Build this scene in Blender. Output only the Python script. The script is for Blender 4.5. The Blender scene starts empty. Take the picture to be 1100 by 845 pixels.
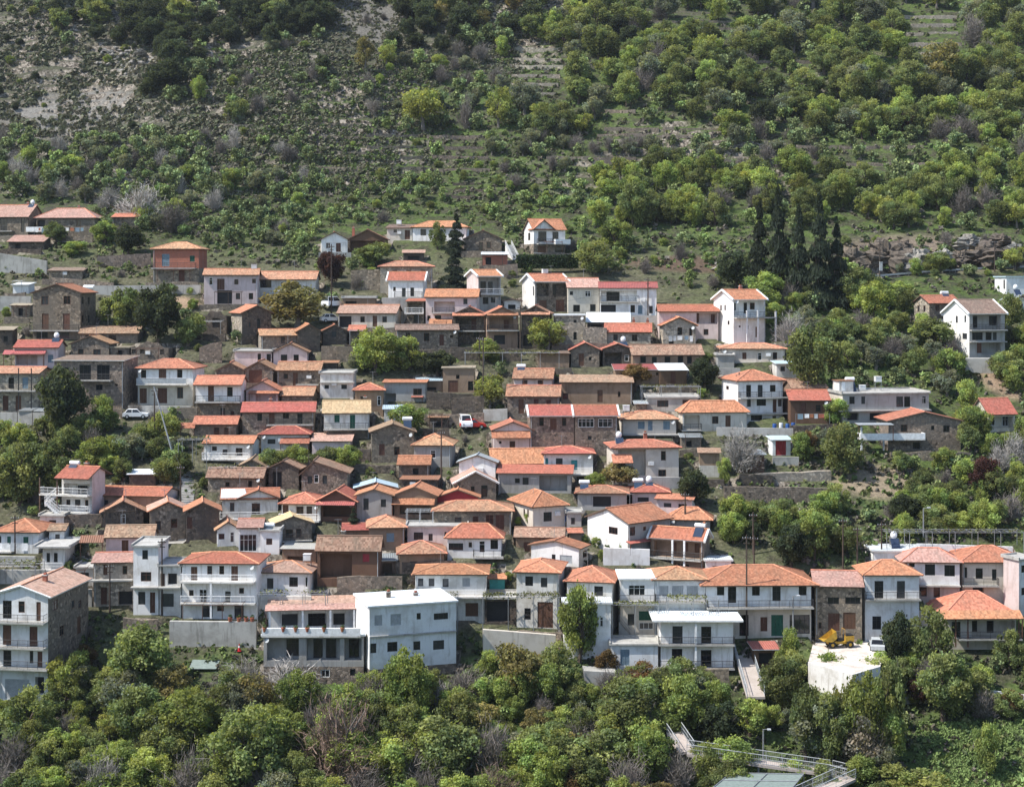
import bpy, math, random, re
import numpy as np
R = math.radians
rnd = random.Random(7)
sc = bpy.context.scene
col = sc.collection
F = 1700.0          # focal length in photograph pixels (1100 wide)
HY = 300.0          # row of the eye level in the photograph

# ------------------------------------------------------------------ materials
def newmat(name):
    m = bpy.data.materials.new(name); m.use_nodes = True
    nt = m.node_tree; b = nt.nodes['Principled BSDF']
    b.inputs['Roughness'].default_value = 0.85
    b.inputs['Specular IOR Level'].default_value = 0.2
    return m, nt, b
def nd(nt, t, **kw):
    n = nt.nodes.new(t)
    for k, v in kw.items():
        if hasattr(n, k): setattr(n, k, v)
        else: n.inputs[k.replace('_', ' ')].default_value = v
    return n
def ramp(nt, src, stops):
    r = nt.nodes.new('ShaderNodeValToRGB'); e = r.color_ramp.elements
    while len(e) < len(stops): e.new(0.5)
    for i, (p, c) in enumerate(stops):
        e[i].position = p; e[i].color = (c[0], c[1], c[2], 1) if not isinstance(c, (int, float)) else (c, c, c, 1)
    nt.links.new(src, r.inputs[0]); return r.outputs[0]
def mix(nt, f, a, b, mode='MIX'):
    n = nt.nodes.new('ShaderNodeMix'); n.data_type = 'RGBA'; n.blend_type = mode
    for i, v in ((0, f), (6, a), (7, b)):
        if isinstance(v, (int, float)): n.inputs[i].default_value = v
        elif isinstance(v, tuple): n.inputs[i].default_value = (v[0], v[1], v[2], 1)
        else: nt.links.new(v, n.inputs[i])
    return n.outputs[2]
def mathn(nt, op, a, b=0.0):
    n = nt.nodes.new('ShaderNodeMath'); n.operation = op
    for i, v in ((0, a), (1, b)):
        if isinstance(v, (int, float)): n.inputs[i].default_value = v
        else: nt.links.new(v, n.inputs[i])
    return n.outputs[0]
def objcoord(nt, rand=True, scale=(1, 1, 1)):
    tc = nt.nodes.new('ShaderNodeTexCoord'); mp = nt.nodes.new('ShaderNodeMapping')
    mp.inputs['Scale'].default_value = scale
    nt.links.new(tc.outputs['Object'], mp.inputs['Vector'])
    oi = nt.nodes.new('ShaderNodeObjectInfo')
    if rand:
        v = nt.nodes.new('ShaderNodeVectorMath'); v.operation = 'SCALE'
        cb = nt.nodes.new('ShaderNodeCombineXYZ')
        for i in range(3): nt.links.new(oi.outputs['Random'], cb.inputs[i])
        nt.links.new(cb.outputs[0], v.inputs[0]); v.inputs['Scale'].default_value = 57.0
        nt.links.new(v.outputs[0], mp.inputs['Location'])
    return mp.outputs[0], oi.outputs['Random']
def noise(nt, vec, s, d=4, rough=0.6):
    n = nt.nodes.new('ShaderNodeTexNoise'); n.inputs['Scale'].default_value = s
    n.inputs['Detail'].default_value = d; n.inputs['Roughness'].default_value = rough
    nt.links.new(vec, n.inputs['Vector']); return n.outputs['Fac']
def bump(nt, b, h, strength=0.4, dist=0.05):
    n = nt.nodes.new('ShaderNodeBump'); n.inputs['Strength'].default_value = strength
    n.inputs['Distance'].default_value = dist
    nt.links.new(h, n.inputs['Height']); nt.links.new(n.outputs[0], b.inputs['Normal'])
def mul(c, k): return tuple(x * k for x in c)
def vary(nt, colr, rand, lo=0.85, hi=1.12):
    hsv = nt.nodes.new('ShaderNodeHueSaturation')
    mr = nt.nodes.new('ShaderNodeMapRange'); mr.inputs[3].default_value = lo; mr.inputs[4].default_value = hi
    nt.links.new(rand, mr.inputs[0]); nt.links.new(mr.outputs[0], hsv.inputs['Value'])
    mr2 = nt.nodes.new('ShaderNodeMapRange'); mr2.inputs[3].default_value = 0.488; mr2.inputs[4].default_value = 0.508
    fr = mathn(nt, 'FRACT', mathn(nt, 'MULTIPLY', rand, 7.31)); nt.links.new(fr, mr2.inputs[0])
    nt.links.new(mr2.outputs[0], hsv.inputs['Hue'])
    nt.links.new(colr, hsv.inputs['Color']); return hsv.outputs[0]

def stone_mat(name, c, contrast=0.72):
    m, nt, b = newmat(name); v, r = objcoord(nt)
    vo = nd(nt, 'ShaderNodeTexVoronoi', Scale=2.6); nt.links.new(v, vo.inputs['Vector'])
    cellv = nt.nodes.new('ShaderNodeSeparateColor'); nt.links.new(vo.outputs['Color'], cellv.inputs[0])
    stones = ramp(nt, cellv.outputs[0], [(0, mul(c, 1 - contrast)), (0.35, mul(c, 0.85)), (0.7, (c[0] * 1.15, c[1] * 1.08, c[2] * 0.98)), (1, mul(c, 1 + contrast))])
    ve = nd(nt, 'ShaderNodeTexVoronoi', Scale=2.6, feature='DISTANCE_TO_EDGE'); nt.links.new(v, ve.inputs['Vector'])
    mort = ramp(nt, ve.outputs['Distance'], [(0.02, 0.0), (0.09, 1.0)])
    c1 = mix(nt, mort, mul(c, 0.7), stones)
    big = noise(nt, v, 0.35, 5)
    c2 = mix(nt, ramp(nt, big, [(0.35, 0.0), (0.7, 1.0)]), c1, mul((c[0] * 0.95, c[1], c[2] * 1.05), 0.75))
    nt.links.new(vary(nt, c2, r), b.inputs['Base Color'])
    bump(nt, b, mort, 0.6, 0.06); b.inputs['Roughness'].default_value = 0.95
    return m
def plaster_mat(name, c, dirt=0.35, dirtc=None):
    m, nt, b = newmat(name); v, r = objcoord(nt)
    big = noise(nt, v, 0.5, 6, 0.65)
    v2, _ = objcoord(nt, True, (2.2, 2.2, 0.25)); st = noise(nt, v2, 1.0, 4)
    dc = dirtc or (c[0] * 0.62, c[1] * 0.58, c[2] * 0.52)
    f1 = ramp(nt, big, [(0.46, 0.0), (0.6, dirt * .75), (.8, dirt)]); f2 = ramp(nt, st, [(0.54, 0.0), (0.66, dirt * .8), (.8, dirt * 1.2)])
    c1 = mix(nt, f1, c, dc); c2 = mix(nt, f2, c1, mul(dc, 0.85))
    nt.links.new(vary(nt, c2, r, 0.93, 1.05), b.inputs['Base Color'])
    bump(nt, b, noise(nt, v, 9, 3), 0.25, 0.02)
    return m
def tile_mat(name, c, mott=0.3, dirt=0.4, tile=True, rough=0.85):
    m, nt, b = newmat(name)
    uv = nt.nodes.new('ShaderNodeUVMap'); uv.uv_map = 'UVMap'
    v, r = objcoord(nt)
    mp = nt.nodes.new('ShaderNodeMapping'); mp.inputs['Scale'].default_value = (4.6, 3.1, 1)
    nt.links.new(uv.outputs[0], mp.inputs['Vector'])
    fl = nt.nodes.new('ShaderNodeVectorMath'); fl.operation = 'FLOOR'; nt.links.new(mp.outputs[0], fl.inputs[0])
    ad = nt.nodes.new('ShaderNodeVectorMath'); ad.operation = 'ADD'; nt.links.new(fl.outputs[0], ad.inputs[0])
    cb = nt.nodes.new('ShaderNodeCombineXYZ'); nt.links.new(mathn(nt, 'MULTIPLY', r, 311.7), cb.inputs[2]); nt.links.new(cb.outputs[0], ad.inputs[1])
    wn = nt.nodes.new('ShaderNodeTexWhiteNoise'); nt.links.new(ad.outputs[0], wn.inputs['Vector'])
    tilec = ramp(nt, wn.outputs['Value'], [(0, mul(c, 1 - mott)), (0.5, c), (1, (c[0] * (1 + mott * 0.8), c[1] * (1 + mott * 1.1), c[2] * (1 + mott * 1.2)))])
    big = noise(nt, v, 0.45, 6, 0.7)
    dc = (c[0] * 0.45 + 0.02, c[1] * 0.6 + 0.03, c[2] * 0.65 + 0.025)
    c1 = mix(nt, ramp(nt, big, [(0.45, 0.0), (0.78, dirt)]), tilec, dc)
    ms = nt.nodes.new('ShaderNodeMapping'); ms.inputs['Scale'].default_value = (1.6, 0.22, 1)
    nt.links.new(uv.outputs[0], ms.inputs['Vector'])
    c2 = mix(nt, ramp(nt, noise(nt, ms.outputs[0], 1.0, 4), [(0.5, 0.0), (0.8, dirt * 0.9)]), c1, mul(dc, 1.15))
    nt.links.new(vary(nt, c2, r, 0.78, 1.18), b.inputs['Base Color'])
    sx = nt.nodes.new('ShaderNodeSeparateXYZ'); nt.links.new(uv.outputs[0], sx.inputs[0])
    w1 = mathn(nt, 'SINE', mathn(nt, 'MULTIPLY', sx.outputs[0], 2 * math.pi * 3.4))
    w2 = mathn(nt, 'FRACT', mathn(nt, 'MULTIPLY', sx.outputs[1], 2.4))
    h = mathn(nt, 'ADD', mathn(nt, 'ABSOLUTE', w1), mathn(nt, 'MULTIPLY', w2, -0.6)) if tile else w1
    bump(nt, b, h, 0.55, 0.05); b.inputs['Roughness'].default_value = rough
    return m
def plain(name, c, rough=0.7, metal=0.0, spec=0.3, mott=0.12):
    m, nt, b = newmat(name); v, r = objcoord(nt)
    c1 = mix(nt, ramp(nt, noise(nt, v, 2.5, 5), [(0.3, 0.0), (0.75, 1.0)]), mul(c, 1 + mott), mul(c, 1 - mott * 2))
    nt.links.new(vary(nt, c1, r, 0.92, 1.08), b.inputs['Base Color'])
    b.inputs['Roughness'].default_value = rough; b.inputs['Metallic'].default_value = metal
    b.inputs['Specular IOR Level'].default_value = spec
    return m
M = {}
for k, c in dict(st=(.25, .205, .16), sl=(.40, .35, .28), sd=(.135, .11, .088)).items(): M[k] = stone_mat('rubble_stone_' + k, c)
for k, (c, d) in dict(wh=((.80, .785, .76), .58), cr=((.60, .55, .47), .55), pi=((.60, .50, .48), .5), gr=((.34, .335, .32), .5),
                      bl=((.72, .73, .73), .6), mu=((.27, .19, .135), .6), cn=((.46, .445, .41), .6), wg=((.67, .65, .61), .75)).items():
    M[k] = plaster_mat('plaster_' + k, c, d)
M['wd'] = plaster_mat('brown_timber', (.14, .085, .055), .5)
def brick_mat():
    m, nt, b = newmat('red_brick'); v, r = objcoord(nt)
    mp = nd(nt, 'ShaderNodeTexBrick'); mp.inputs['Scale'].default_value = 1.0
    mp.inputs['Brick Width'].default_value = .3; mp.inputs['Row Height'].default_value = .12; mp.inputs['Mortar Size'].default_value = .012
    rot = nt.nodes.new('ShaderNodeMapping'); rot.inputs['Rotation'].default_value = (R(90), 0, 0)
    nt.links.new(v, rot.inputs['Vector']); nt.links.new(rot.outputs[0], mp.inputs['Vector'])
    mp.inputs['Color1'].default_value = (.42, .125, .07, 1); mp.inputs['Color2'].default_value = (.30, .085, .05, 1); mp.inputs['Mortar'].default_value = (.3, .22, .18, 1)
    c = mix(nt, ramp(nt, noise(nt, v, .6, 5), [(.4, 0.), (.8, .5)]), mp.outputs['Color'], (.2, .1, .07))
    nt.links.new(c, b.inputs['Base Color']); return m
M['bk'] = brick_mat()
for k, (c, mo, di) in dict(orr=((.43, .182, .102), .3, .62), rd=((.37, .125, .082), .25, .5), ol=((.33, .205, .135), .4, .7), pk=((.43, .26, .2), .26, .5),
                           bg=((.52, .36, .21), .25, .4), br=((.22, .15, .115), .3, .5), oo=((.40, .215, .125), .36, .75)).items():
    M[k] = tile_mat('roof_tiles_' + k, c, mo, di)
for k, c in dict(wm=(.72, .74, .75), gm=(.30, .32, .33), rm=(.38, .12, .1), bm=(.42, .52, .58), ru=(.30, .15, .09), cnr=(.4, .38, .34)).items():
    M[k] = tile_mat('sheet_roof_' + k, c, .1, .45, False, .55)
M['earth'] = plaster_mat('earth_roof', (.33, .28, .21), .6)
M['conc'] = plaster_mat('old_concrete', (.42, .41, .38), .6, (.2, .19, .17))
M['white'] = plain('white_paint', (.78, .78, .77), .6)
M['dark'] = plain('dark_metal_and_bay_shade', (.03, .03, .032), .6)
M['grey'] = plain('grey_metal', (.3, .31, .32), .5, .4)
M['fbrown'] = plain('brown_wood', (.11, .055, .035), .7)
M['fgreen'] = plain('green_paint', (.02, .10, .07), .6)
M['fblue'] = plain('blue_grey_paint', (.20, .28, .34), .6)
M['fteal'] = plain('teal_paint', (.05, .26, .27), .6)
M['fred'] = plain('dark_red_paint', (.28, .035, .03), .6)
M['fgrey'] = plain('grey_shutter', (.42, .44, .45), .6)
M['edge'] = plain('fascia_brown', (.13, .085, .06), .8)
M['edgew'] = plain('fascia_white', (.72, .72, .70), .7)
M['ridge'] = plain('ridge_tile', (.62, .28, .17), .85, 0, .2, .25)
M['tank'] = plain('white_tank', (.82, .83, .84), .35, 0, .5, .05)
M['panel'] = plain('solar_panel', (.025, .04, .07), .15, 0, .6)
M['pole'] = plain('pole_wood', (.075, .055, .042), .9)
M['tar'] = plain('asphalt', (.09, .09, .092), .9)
M['rub'] = plain('tyre_rubber', (.02, .02, .02), .8)
M['yel'] = plain('yellow_paint', (.48, .29, .04), .6, 0, .3, .22)
M['red'] = plain('red_paint', (.5, .03, .02), .45)
M['blue'] = plain('blue_plastic', (.03, .10, .30), .5)
M['terra'] = plain('terracotta_pot', (.36, .13, .07), .85)
def glass_mat():
    m, nt, b = newmat('window_glass'); v, r = objcoord(nt)
    c = ramp(nt, r, [(0, (.008, .009, .011)), (.6, (.02, .022, .025)), (1, (.055, .06, .065))])
    nt.links.new(c, b.inputs['Base Color']); b.inputs['Roughness'].default_value = .08; b.inputs['Specular IOR Level'].default_value = .5
    return m
M['glass'] = glass_mat()

# ------------------------------------------------------------------ mesh collecting
class MB:
    def __init__(s): s.v = []; s.f = []; s.m = []; s.uv = []; s.mats = []
    def mi(s, k):
        if k not in s.mats: s.mats.append(k)
        return s.mats.index(k)
    def poly(s, pts, k, uv=None):
        i = len(s.v); s.v += [tuple(p) for p in pts]; s.f.append(tuple(range(i, i + len(pts)))); s.m.append(s.mi(k))
        s.uv.append(uv or [(0, 0)] * len(pts))
    def hexa(s, p, k, top=None):      # p: 4 bottom, 4 top
        for q in ((0, 3, 2, 1), (0, 1, 5, 4), (1, 2, 6, 5), (2, 3, 7, 6), (3, 0, 4, 7)): s.poly([p[i] for i in q], k)
        s.poly([p[i] for i in (4, 5, 6, 7)], top or k)
    def box(s, x0, x1, y0, y1, z0, z1, k, fr=None):
        p = [(x0, y0, z0), (x1, y0, z0), (x1, y1, z0), (x0, y1, z0), (x0, y0, z1), (x1, y0, z1), (x1, y1, z1), (x0, y1, z1)]
        if fr: p = [fr(*q) for q in p]
        s.hexa(p, k)
    def tube(s, a, b, r0, r1, k, n=6, cap=True):
        a = np.array(a, float); b = np.array(b, float); d = b - a; L = np.linalg.norm(d)
        if L < 1e-6: return
        d /= L; t = np.array((0, 0, 1.)) if abs(d[2]) < .9 else np.array((1., 0, 0))
        e = np.cross(d, t); e /= np.linalg.norm(e); g = np.cross(d, e)
        ra = [a + r0 * (math.cos(2 * math.pi * i / n) * e + math.sin(2 * math.pi * i / n) * g) for i in range(n)]
        rb = [b + r1 * (math.cos(2 * math.pi * i / n) * e + math.sin(2 * math.pi * i / n) * g) for i in range(n)]
        for i in range(n):
            j = (i + 1) % n; s.poly([ra[j], ra[i], rb[i], rb[j]], k)
        if cap: s.poly(ra, k); s.poly(rb[::-1], k)
    def ball(s, c, r, k, nu=10, nv=6, sq=1.0):
        P = lambda i, j: (c[0] + r * math.sin(math.pi * j / nv) * math.cos(2 * math.pi * i / nu), c[1] + r * math.sin(math.pi * j / nv) * math.sin(2 * math.pi * i / nu), c[2] + r * sq * math.cos(math.pi * j / nv))
        for j in range(nv):
            for i in range(nu):
                q = [P(i, j), P(i, j + 1), P(i + 1, j + 1), P(i + 1, j)]
                if j == 0: q = [q[0], q[1], q[2]]
                elif j == nv - 1: q = [q[0], q[1], q[3]]
                s.poly(q, k)
    def build(s, name, parent=None, loc=None, mats=None):
        me = bpy.data.meshes.new(name); me.from_pydata(s.v, [], s.f)
        for k in s.mats: me.materials.append(M[k])
        me.polygons.foreach_set('material_index', s.m)
        u = me.uv_layers.new(name='UVMap')
        flat = [c for f in s.uv for p in f for c in p]; u.data.foreach_set('uv', flat)
        o = bpy.data.objects.new(name, me); col.objects.link(o)
        if parent: o.parent = parent
        if loc: o.location = loc
        return o
def empty(name, loc, rz=0):
    o = bpy.data.objects.new(name, None); col.objects.link(o); o.location = loc; o.rotation_euler.z = rz
    o.empty_display_size = .5
    return o
def tag(o, label=None, cat=None, group=None, kind=None):
    for k, v in (('label', label), ('category', cat), ('group', group), ('kind', kind)):
        if v: o[k] = v
    return o

# ------------------------------------------------------------------ the lie of the land
PY = [-60, 0, 25, 60, 105, 150, 172, 178, 200, 212, 225, 243, 265, 292, 330, 348, 400, 470, 620, 760]
PZ = [-2, -3, -14, -34, -52, -58.5, -59, -57, -46, -37.6, -32.4, -25.7, -15.6, -5.2, 7.8, 15, 42, 83, 172, 240]
def vn(x, y, seed=0):      # smooth value noise
    xi, yi = math.floor(x), math.floor(y); fx, fy = x - xi, y - yi
    fx = fx * fx * (3 - 2 * fx); fy = fy * fy * (3 - 2 * fy)
    h = lambda i, j: (math.sin(i * 127.1 + j * 311.7 + seed * 74.7) * 43758.5453) % 1.0
    return (h(xi, yi) * (1 - fx) + h(xi + 1, yi) * fx) * (1 - fy) + (h(xi, yi + 1) * (1 - fx) + h(xi + 1, yi + 1) * fx) * fy - .5
def ground0(x, y):
    z = float(np.interp(y, PY, PZ))
    w = min(1, max(0, (y - 335) / 40)); 
    z += w * (7 * vn(x / 60, y / 60, 1) + 2.4 * vn(x / 18, y / 18, 2) + .8 * vn(x / 6, y / 6, 3))
    w2 = min(1, max(0, (y - 110) / 30)) * (1 - w)
    z += w2 * (.8 * vn(x / 9, y / 9, 4))
    if y > 345:            # old farming terraces on the slope
        T = 2.6; q = z / T + .5 * vn(x / 30, y / 30, 8); fq = q - math.floor(q)
        s = min(1, max(0, (fq - .62) / .3)); s = s * s * (3 - 2 * s)
        k = min(1, max(0, (vn(x / 45, y / 45, 6) + .32) * 3)) * min(1, (y - 345) / 20)
        z += T * (s - fq) * .75 * k
    return z
def hit(px, py, y0=172.0, y1=620.0):     # where the line of sight through a photograph pixel meets the ground
    kx, kz = (px - 550) / F, (HY - py) / F
    y = y0; prev = y0
    while y < y1:
        if kz * y < ground0(kx * y, y): break
        prev = y; y += 1.5
    a, b = prev, y
    for _ in range(12):
        m = (a + b) / 2
        if kz * m < ground0(kx * m, m): b = m
        else: a = m
    return (a + b) / 2
def at(px, py, D): return ((px - 550) / F * D, D, (HY - py) / F * D)

TILE = {}
for k, ox, oy in (('A', 0, 200), ('B', 200, 220), ('C', 400, 220), ('D', 550, 220), ('E', 680, 240), ('F', 880, 240), ('G', 0, 350), ('I', 180, 350), ('J', 360, 350),
                  ('K', 530, 350), ('L', 700, 350), ('M', 880, 370), ('N', 0, 490), ('O', 180, 490), ('Q', 360, 490), ('R', 530, 490), ('S', 700, 490), ('U', 880, 490)): TILE[k] = (ox, oy, 4.9727)
for k, ox, oy, s in (('V', 0, 600, 4.223), ('W', 230, 600, 4.063), ('X', 470, 600, 4.063), ('Y', 670, 600, 4.063), ('Z', 840, 600, 4.223), ('1', 0, 0, 1)): TILE[k] = (ox, oy, s)
HS = []
def H(t, label, x0, x1, yb, ye, yr, roof, wall, op='', rc='orr', d=6.0, yaw=0, name=None, **kw):
    ox, oy, s = TILE[t]
    q = dict(t=t, label=label, x0=ox + x0 / s, x1=ox + x1 / s, yb=oy + yb / s, ye=oy + ye / s, yr=oy + yr / s, roof=roof, wall=wall, op=op, rc=rc, d=d, yaw=R(yaw), name=name, kw=kw, ox=ox, oy=oy, s=s)
    if yaw == 0 and roof != 'flat': q['yaw'] = R(rnd.uniform(-6, 7))
    HS.append(q)
# ------------------------------------------------------------------ the houses, read off the photograph
# top row
H('A','tile-roofed stone house at the far end of the top lane, blue balcony rail',-60,150,268,168,104,'g','st','k20,205,36,66 k122,205,18,80','pk',7,-10,bal=[(-30,75,238,1,'d')],ch=[(105,125)],wt=[(275,90,'b')])
H('A','long low stone house with hipped roof behind shrubs, chimney on its roof',195,505,268,172,122,'h','st','o215,205,50,50 w300,200,22,36 w420,200,22,36','pk',6.5,-4,ch=[(392,112)],bal=[(150,250,240,1.2,'p')])
H('A','roof strip of a small house half hidden by grey blossom trees',600,735,232,168,150,'g','st','w660,200,20,24')
H('A','low lean-to with a rosy tiled roof below the top lane houses',45,232,340,300,264,'m','sd','o95,322,30,30','pk',4,name='lean_to')
H('A','two-storey house, red brick above and rubble stone below, hipped roof',818,1062,515,338,303,'h','bk','b885,395,40,66 g1027,387,26,32 k862,457,26,20 d970,478,32,66','oo',6.5,-3,low=(438,'st'),bal=[(815,1050,436,1.1,'d')])
H('A','big grey stone house with broad front gable and three storeys',175,430,815,573,524,'f','st','w240,610,38,46 w358,608,38,46 d242,722,36,84 d355,722,36,84 k225,795,60,34 k340,795,60,34 >k442,610,10,40 >k474,612,10,40 >k442,708,10,40 >k474,710,10,40','orr',8.5,-3,bal=[(168,430,770,1.1,'d')])
H('A','small stone shed with a flat brown roof under the concrete wall',262,440,495,466,437,'m','st','','br',4,name='shed')
H('A','pale blue shed with a white sheet roof by the lane',70,152,572,532,517,'m','bl','','wm',3,name='shed')
H('A','low stone byre with patched old tiles behind the front gabled house',428,735,838,790,752,'g','st','k470,805,30,20 k600,810,40,30','ol',5,name='byre')
# second row
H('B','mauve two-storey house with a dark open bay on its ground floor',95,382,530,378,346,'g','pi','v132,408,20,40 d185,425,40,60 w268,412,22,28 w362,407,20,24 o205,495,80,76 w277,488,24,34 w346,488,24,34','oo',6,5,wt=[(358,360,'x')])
H('B','white house with a long roof partly behind the bronze tree',385,690,482,402,360,'g','wg','k425,422,60,42 w520,430,24,32 w590,430,24,32','oo',5,0)
H('B','tall rubble stone house with a sunlit pale side and dark gable',298,455,735,582,540,'f','sd','k387,635,18,56 w340,640,16,30','orr',6,28,sl='sl')  # left wall in paler stone: its sunlight is put into the colour
H('B','dark roofless stone shell beside the tall rubble house',92,215,690,595,560,'n','sd','o160,630,40,50',name='ruin',d=5)
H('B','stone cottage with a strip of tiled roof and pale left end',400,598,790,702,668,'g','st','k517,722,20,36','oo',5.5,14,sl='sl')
H('B','brown stone house whose gable rises behind the tiled cottage',597,716,785,682,640,'f','sd','','orr',6,14)
H('B','small dark gabled house below the bronze tree',730,856,745,680,642,'f','sd','k790,688,25,36','orr',5,10)
H('B','little dark annex with a short tiled roof beside the small gable',872,950,745,676,648,'g','sd','','orr',4,0,name='annex')
H('B','cream house with a broad rose roof and a dark open porch',812,1118,660,583,538,'g','cr','o850,625,66,60 w942,612,24,32 d1008,622,24,60 w1060,612,24,32','pk',6.5,0)
H('B','little white house with a front gable above the maroon tree',722,862,258,190,147,'f','wh','w758,218,20,28 d813,228,26,48','orr',6,8)
H('B','house with an open timber porch under a wide front gable',872,1065,252,186,134,'f','wd','L965,217,170,50 d930,220,26,44','orr',6,0,ch=[(887,135)])
H('C','small cream house with a dark sloping roof on the top row',78,212,188,126,108,'m','cr','w122,140,18,16 d187,160,28,50','br',4.5,0,wt=[(133,98,'x')])
H('C','white house with an orange hipped roof behind the dark conifer',215,500,192,122,90,'h','wh','k272,147,30,34 k365,147,25,30 k430,150,25,30','orr',6,0)
H('C','grey stone house with wide front gable and shuttered windows on the top row',492,690,252,186,137,'f','st','w580,222,24,45 w622,215,24,36','oo',7,0)
H('C','white villa with stone ground floor, orange roof and iron balcony',862,1030,262,137,80,'g','wh','k908,167,44,62 k978,172,32,56 d905,240,45,40 k1000,240,50,26 <w838,170,12,40','orr',6.5,17,low=(209,'st'),bal=[(878,962,207,1.1,'d'),(965,1045,207,1.6,'p')],xg=(862,968,132,84),vw='edge')
H('C','stone-and-plaster house with a hipped roof, behind the white gabled one',42,322,470,333,304,'h','sl','w120,360,26,24 w195,360,26,24 w270,360,26,24','oo',6,0)
H('C','white house with a bright red tiled roof and white gable edges',85,276,498,408,362,'g','wh','w118,450,14,22 k168,468,20,48 k213,465,20,46','rd',5,-8,vw='edgew',bal=[(120,270,492,.8,'d')])
H('C','narrow house with a red lean-to roof and glazed porch',185,275,640,518,503,'m','st','L228,548,74,52 k235,610,30,44','rd',4,0,bal=[(175,275,578,1,'w')])
H('C','long house with an orange roof stepping over a dark balcony',285,560,640,496,455,'g','pi','L385,545,110,56 k497,516,22,30 w302,605,18,28 k350,603,34,26','orr',5.5,0,bal=[(320,440,576,1,'d')])
H('C','tall pale pink house with double balcony bays and sunlit side',566,686,570,384,350,'g','gr','L626,432,116,86 k607,440,28,62 k646,440,22,58 k605,512,30,36 k645,508,24,30','orr',5.5,24,sl='pi',sr='pi',bal=[(566,690,476,.9,'w')],vw='edgew')  # front plastered grey as painted shade, sunlit sides keep the pale pink
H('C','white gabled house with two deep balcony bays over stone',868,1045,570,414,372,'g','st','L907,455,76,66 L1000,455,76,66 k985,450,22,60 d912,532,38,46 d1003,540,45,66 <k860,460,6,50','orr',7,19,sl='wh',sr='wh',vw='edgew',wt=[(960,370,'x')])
H('C','small open hut with a dark gabled roof above the two tiled gables',705,792,560,528,505,'f','wg','o745,545,40,24','br',3,0,name='hut')
H('C','low stone house with a worn brown roof and a pale door',130,456,775,672,643,'g','st','w190,700,24,36 w290,706,30,44 d370,722,24,60 w423,703,18,16','br',5,0)
H('C','small square of orange roof tucked behind the worn brown roof',310,416,690,640,612,'m','pi','','orr',4,0,name='annex')
H('C','dark timber house, one of two twin gables, with balconies',432,602,765,592,545,'f','sd','L500,640,110,70 d543,640,30,56 k555,692,30,30','orr',6,0,aw=[(428,604,575,592,.9,'orr')],bal=[(430,600,672,1.1,'d')])
H('C','dark brick house, second of two twin gables, with covered balcony',612,776,765,592,548,'f','mu','L690,632,130,60 d720,640,26,50 o680,720,60,50','orr',6,0,aw=[(610,778,575,590,.9,'orr')],bal=[(610,778,670,1.1,'d')])
H('C','dark stone house with an orange gable and an arched dark door',796,946,765,586,540,'f','sd','o830,725,50,60 w900,640,24,34','oo',6,0,aw=[(790,950,570,586,.9,'oo')])
H('D','cream house with a dusty rose roof and one paned window',300,466,577,446,395,'g','cr','k317,472,18,20 v405,475,30,30 k345,553,36,38 k432,550,30,38','pk',6,0)
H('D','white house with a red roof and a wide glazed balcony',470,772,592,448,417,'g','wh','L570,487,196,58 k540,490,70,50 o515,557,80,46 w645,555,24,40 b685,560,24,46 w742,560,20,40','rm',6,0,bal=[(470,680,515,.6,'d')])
H('D','open shelter under crumpled white roof sheets',402,624,700,630,578,'m','sd','o450,665,60,50 o560,665,70,50','wm',5,0,name='shelter')
H('D','ruined square stone house with two small dark openings',228,390,745,592,585,'flat','sl','k337,622,16,16 k337,700,18,42','wm',5,0)
H('D','stone house with a scorched orange roof and two brick chimneys',500,740,748,684,637,'g','sl','w553,708,24,34 w655,710,30,34','rd',5,0,ch=[(650,612),(725,614)])
H('E','long pink house with a red roof and a shaded loggia',140,455,612,474,438,'g','pi','L395,508,112,58 d345,505,20,50 w390,580,26,32 d430,510,20,46','rd',6.5,0)
H('E','stone cottage with a low front gable edged in red tiles',160,334,652,550,503,'f','sl','w250,575,26,40 w308,580,16,40 o205,635,28,24','rd',5,0)
H('E','tall white house with a columned upper balcony and orange roof',537,706,640,410,357,'g','wh','L620,450,162,84 k560,445,18,42 k621,452,16,58 w658,442,24,36 w570,550,10,10 k610,555,14,20 d663,580,18,56 <w470,450,8,30 <w492,450,8,30 <w510,530,10,22','orr',7,22,bal=[(537,752,502,1.2,'d')],posts=[(592,465,640,1.2,'white'),(650,465,640,1.2,'white'),(745,470,640,1.2,'white')],ch=[(633,336)],vw='edgew')
H('E','cream house with a shallow hipped roof and a white dish',475,810,748,673,642,'h','cr','d595,707,22,36 v677,710,22,40 w758,707,24,38','oo',6.5,0,bal=[(480,812,742,.8,'n')])
H('E','white shed with a brick end under pale blue roof sheets',768,936,822,752,740,'m','wg','w800,776,24,26 w857,773,14,24 r905,785,50,50','bm',4,0,name='shed')
H('E','dark grey windowless block beside the cream hipped house',452,540,770,706,700,'flat','gr','','conc',4,0,name='outbuilding')
H('F','stone house with a bright orange roof on the green slope',588,752,562,430,387,'g','st','w632,450,22,30 d658,532,32,36 <w530,455,10,34 <w562,455,10,34','orr',6,12,sl='sl',wt=[(715,370,'c')])
H('F','tall white villa, front greyed by painted shade, with a brown roof and white gable ends',802,992,725,486,410,'g','gr','L895,527,150,80 k845,527,40,62 k950,520,40,50 k845,602,56,42 k905,602,32,42 k938,602,20,42 d855,662,26,60 <k735,512,10,36 <k780,510,9,36 <k778,602,24,32 L920,665,100,70','br',9,13,sl='wh',sr='gr',bal=[(800,992,568,1,'d'),(800,992,630,.8,'n')],vw='edgew')  # grey front and right wall paint in the shade, sunlit left wall white
H('F','pale blue cabin with a flat roof at the end of the road',1000,1115,377,287,280,'flat','bl','<w988,325,8,50','bm',5,8,name='cabin')
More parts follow.
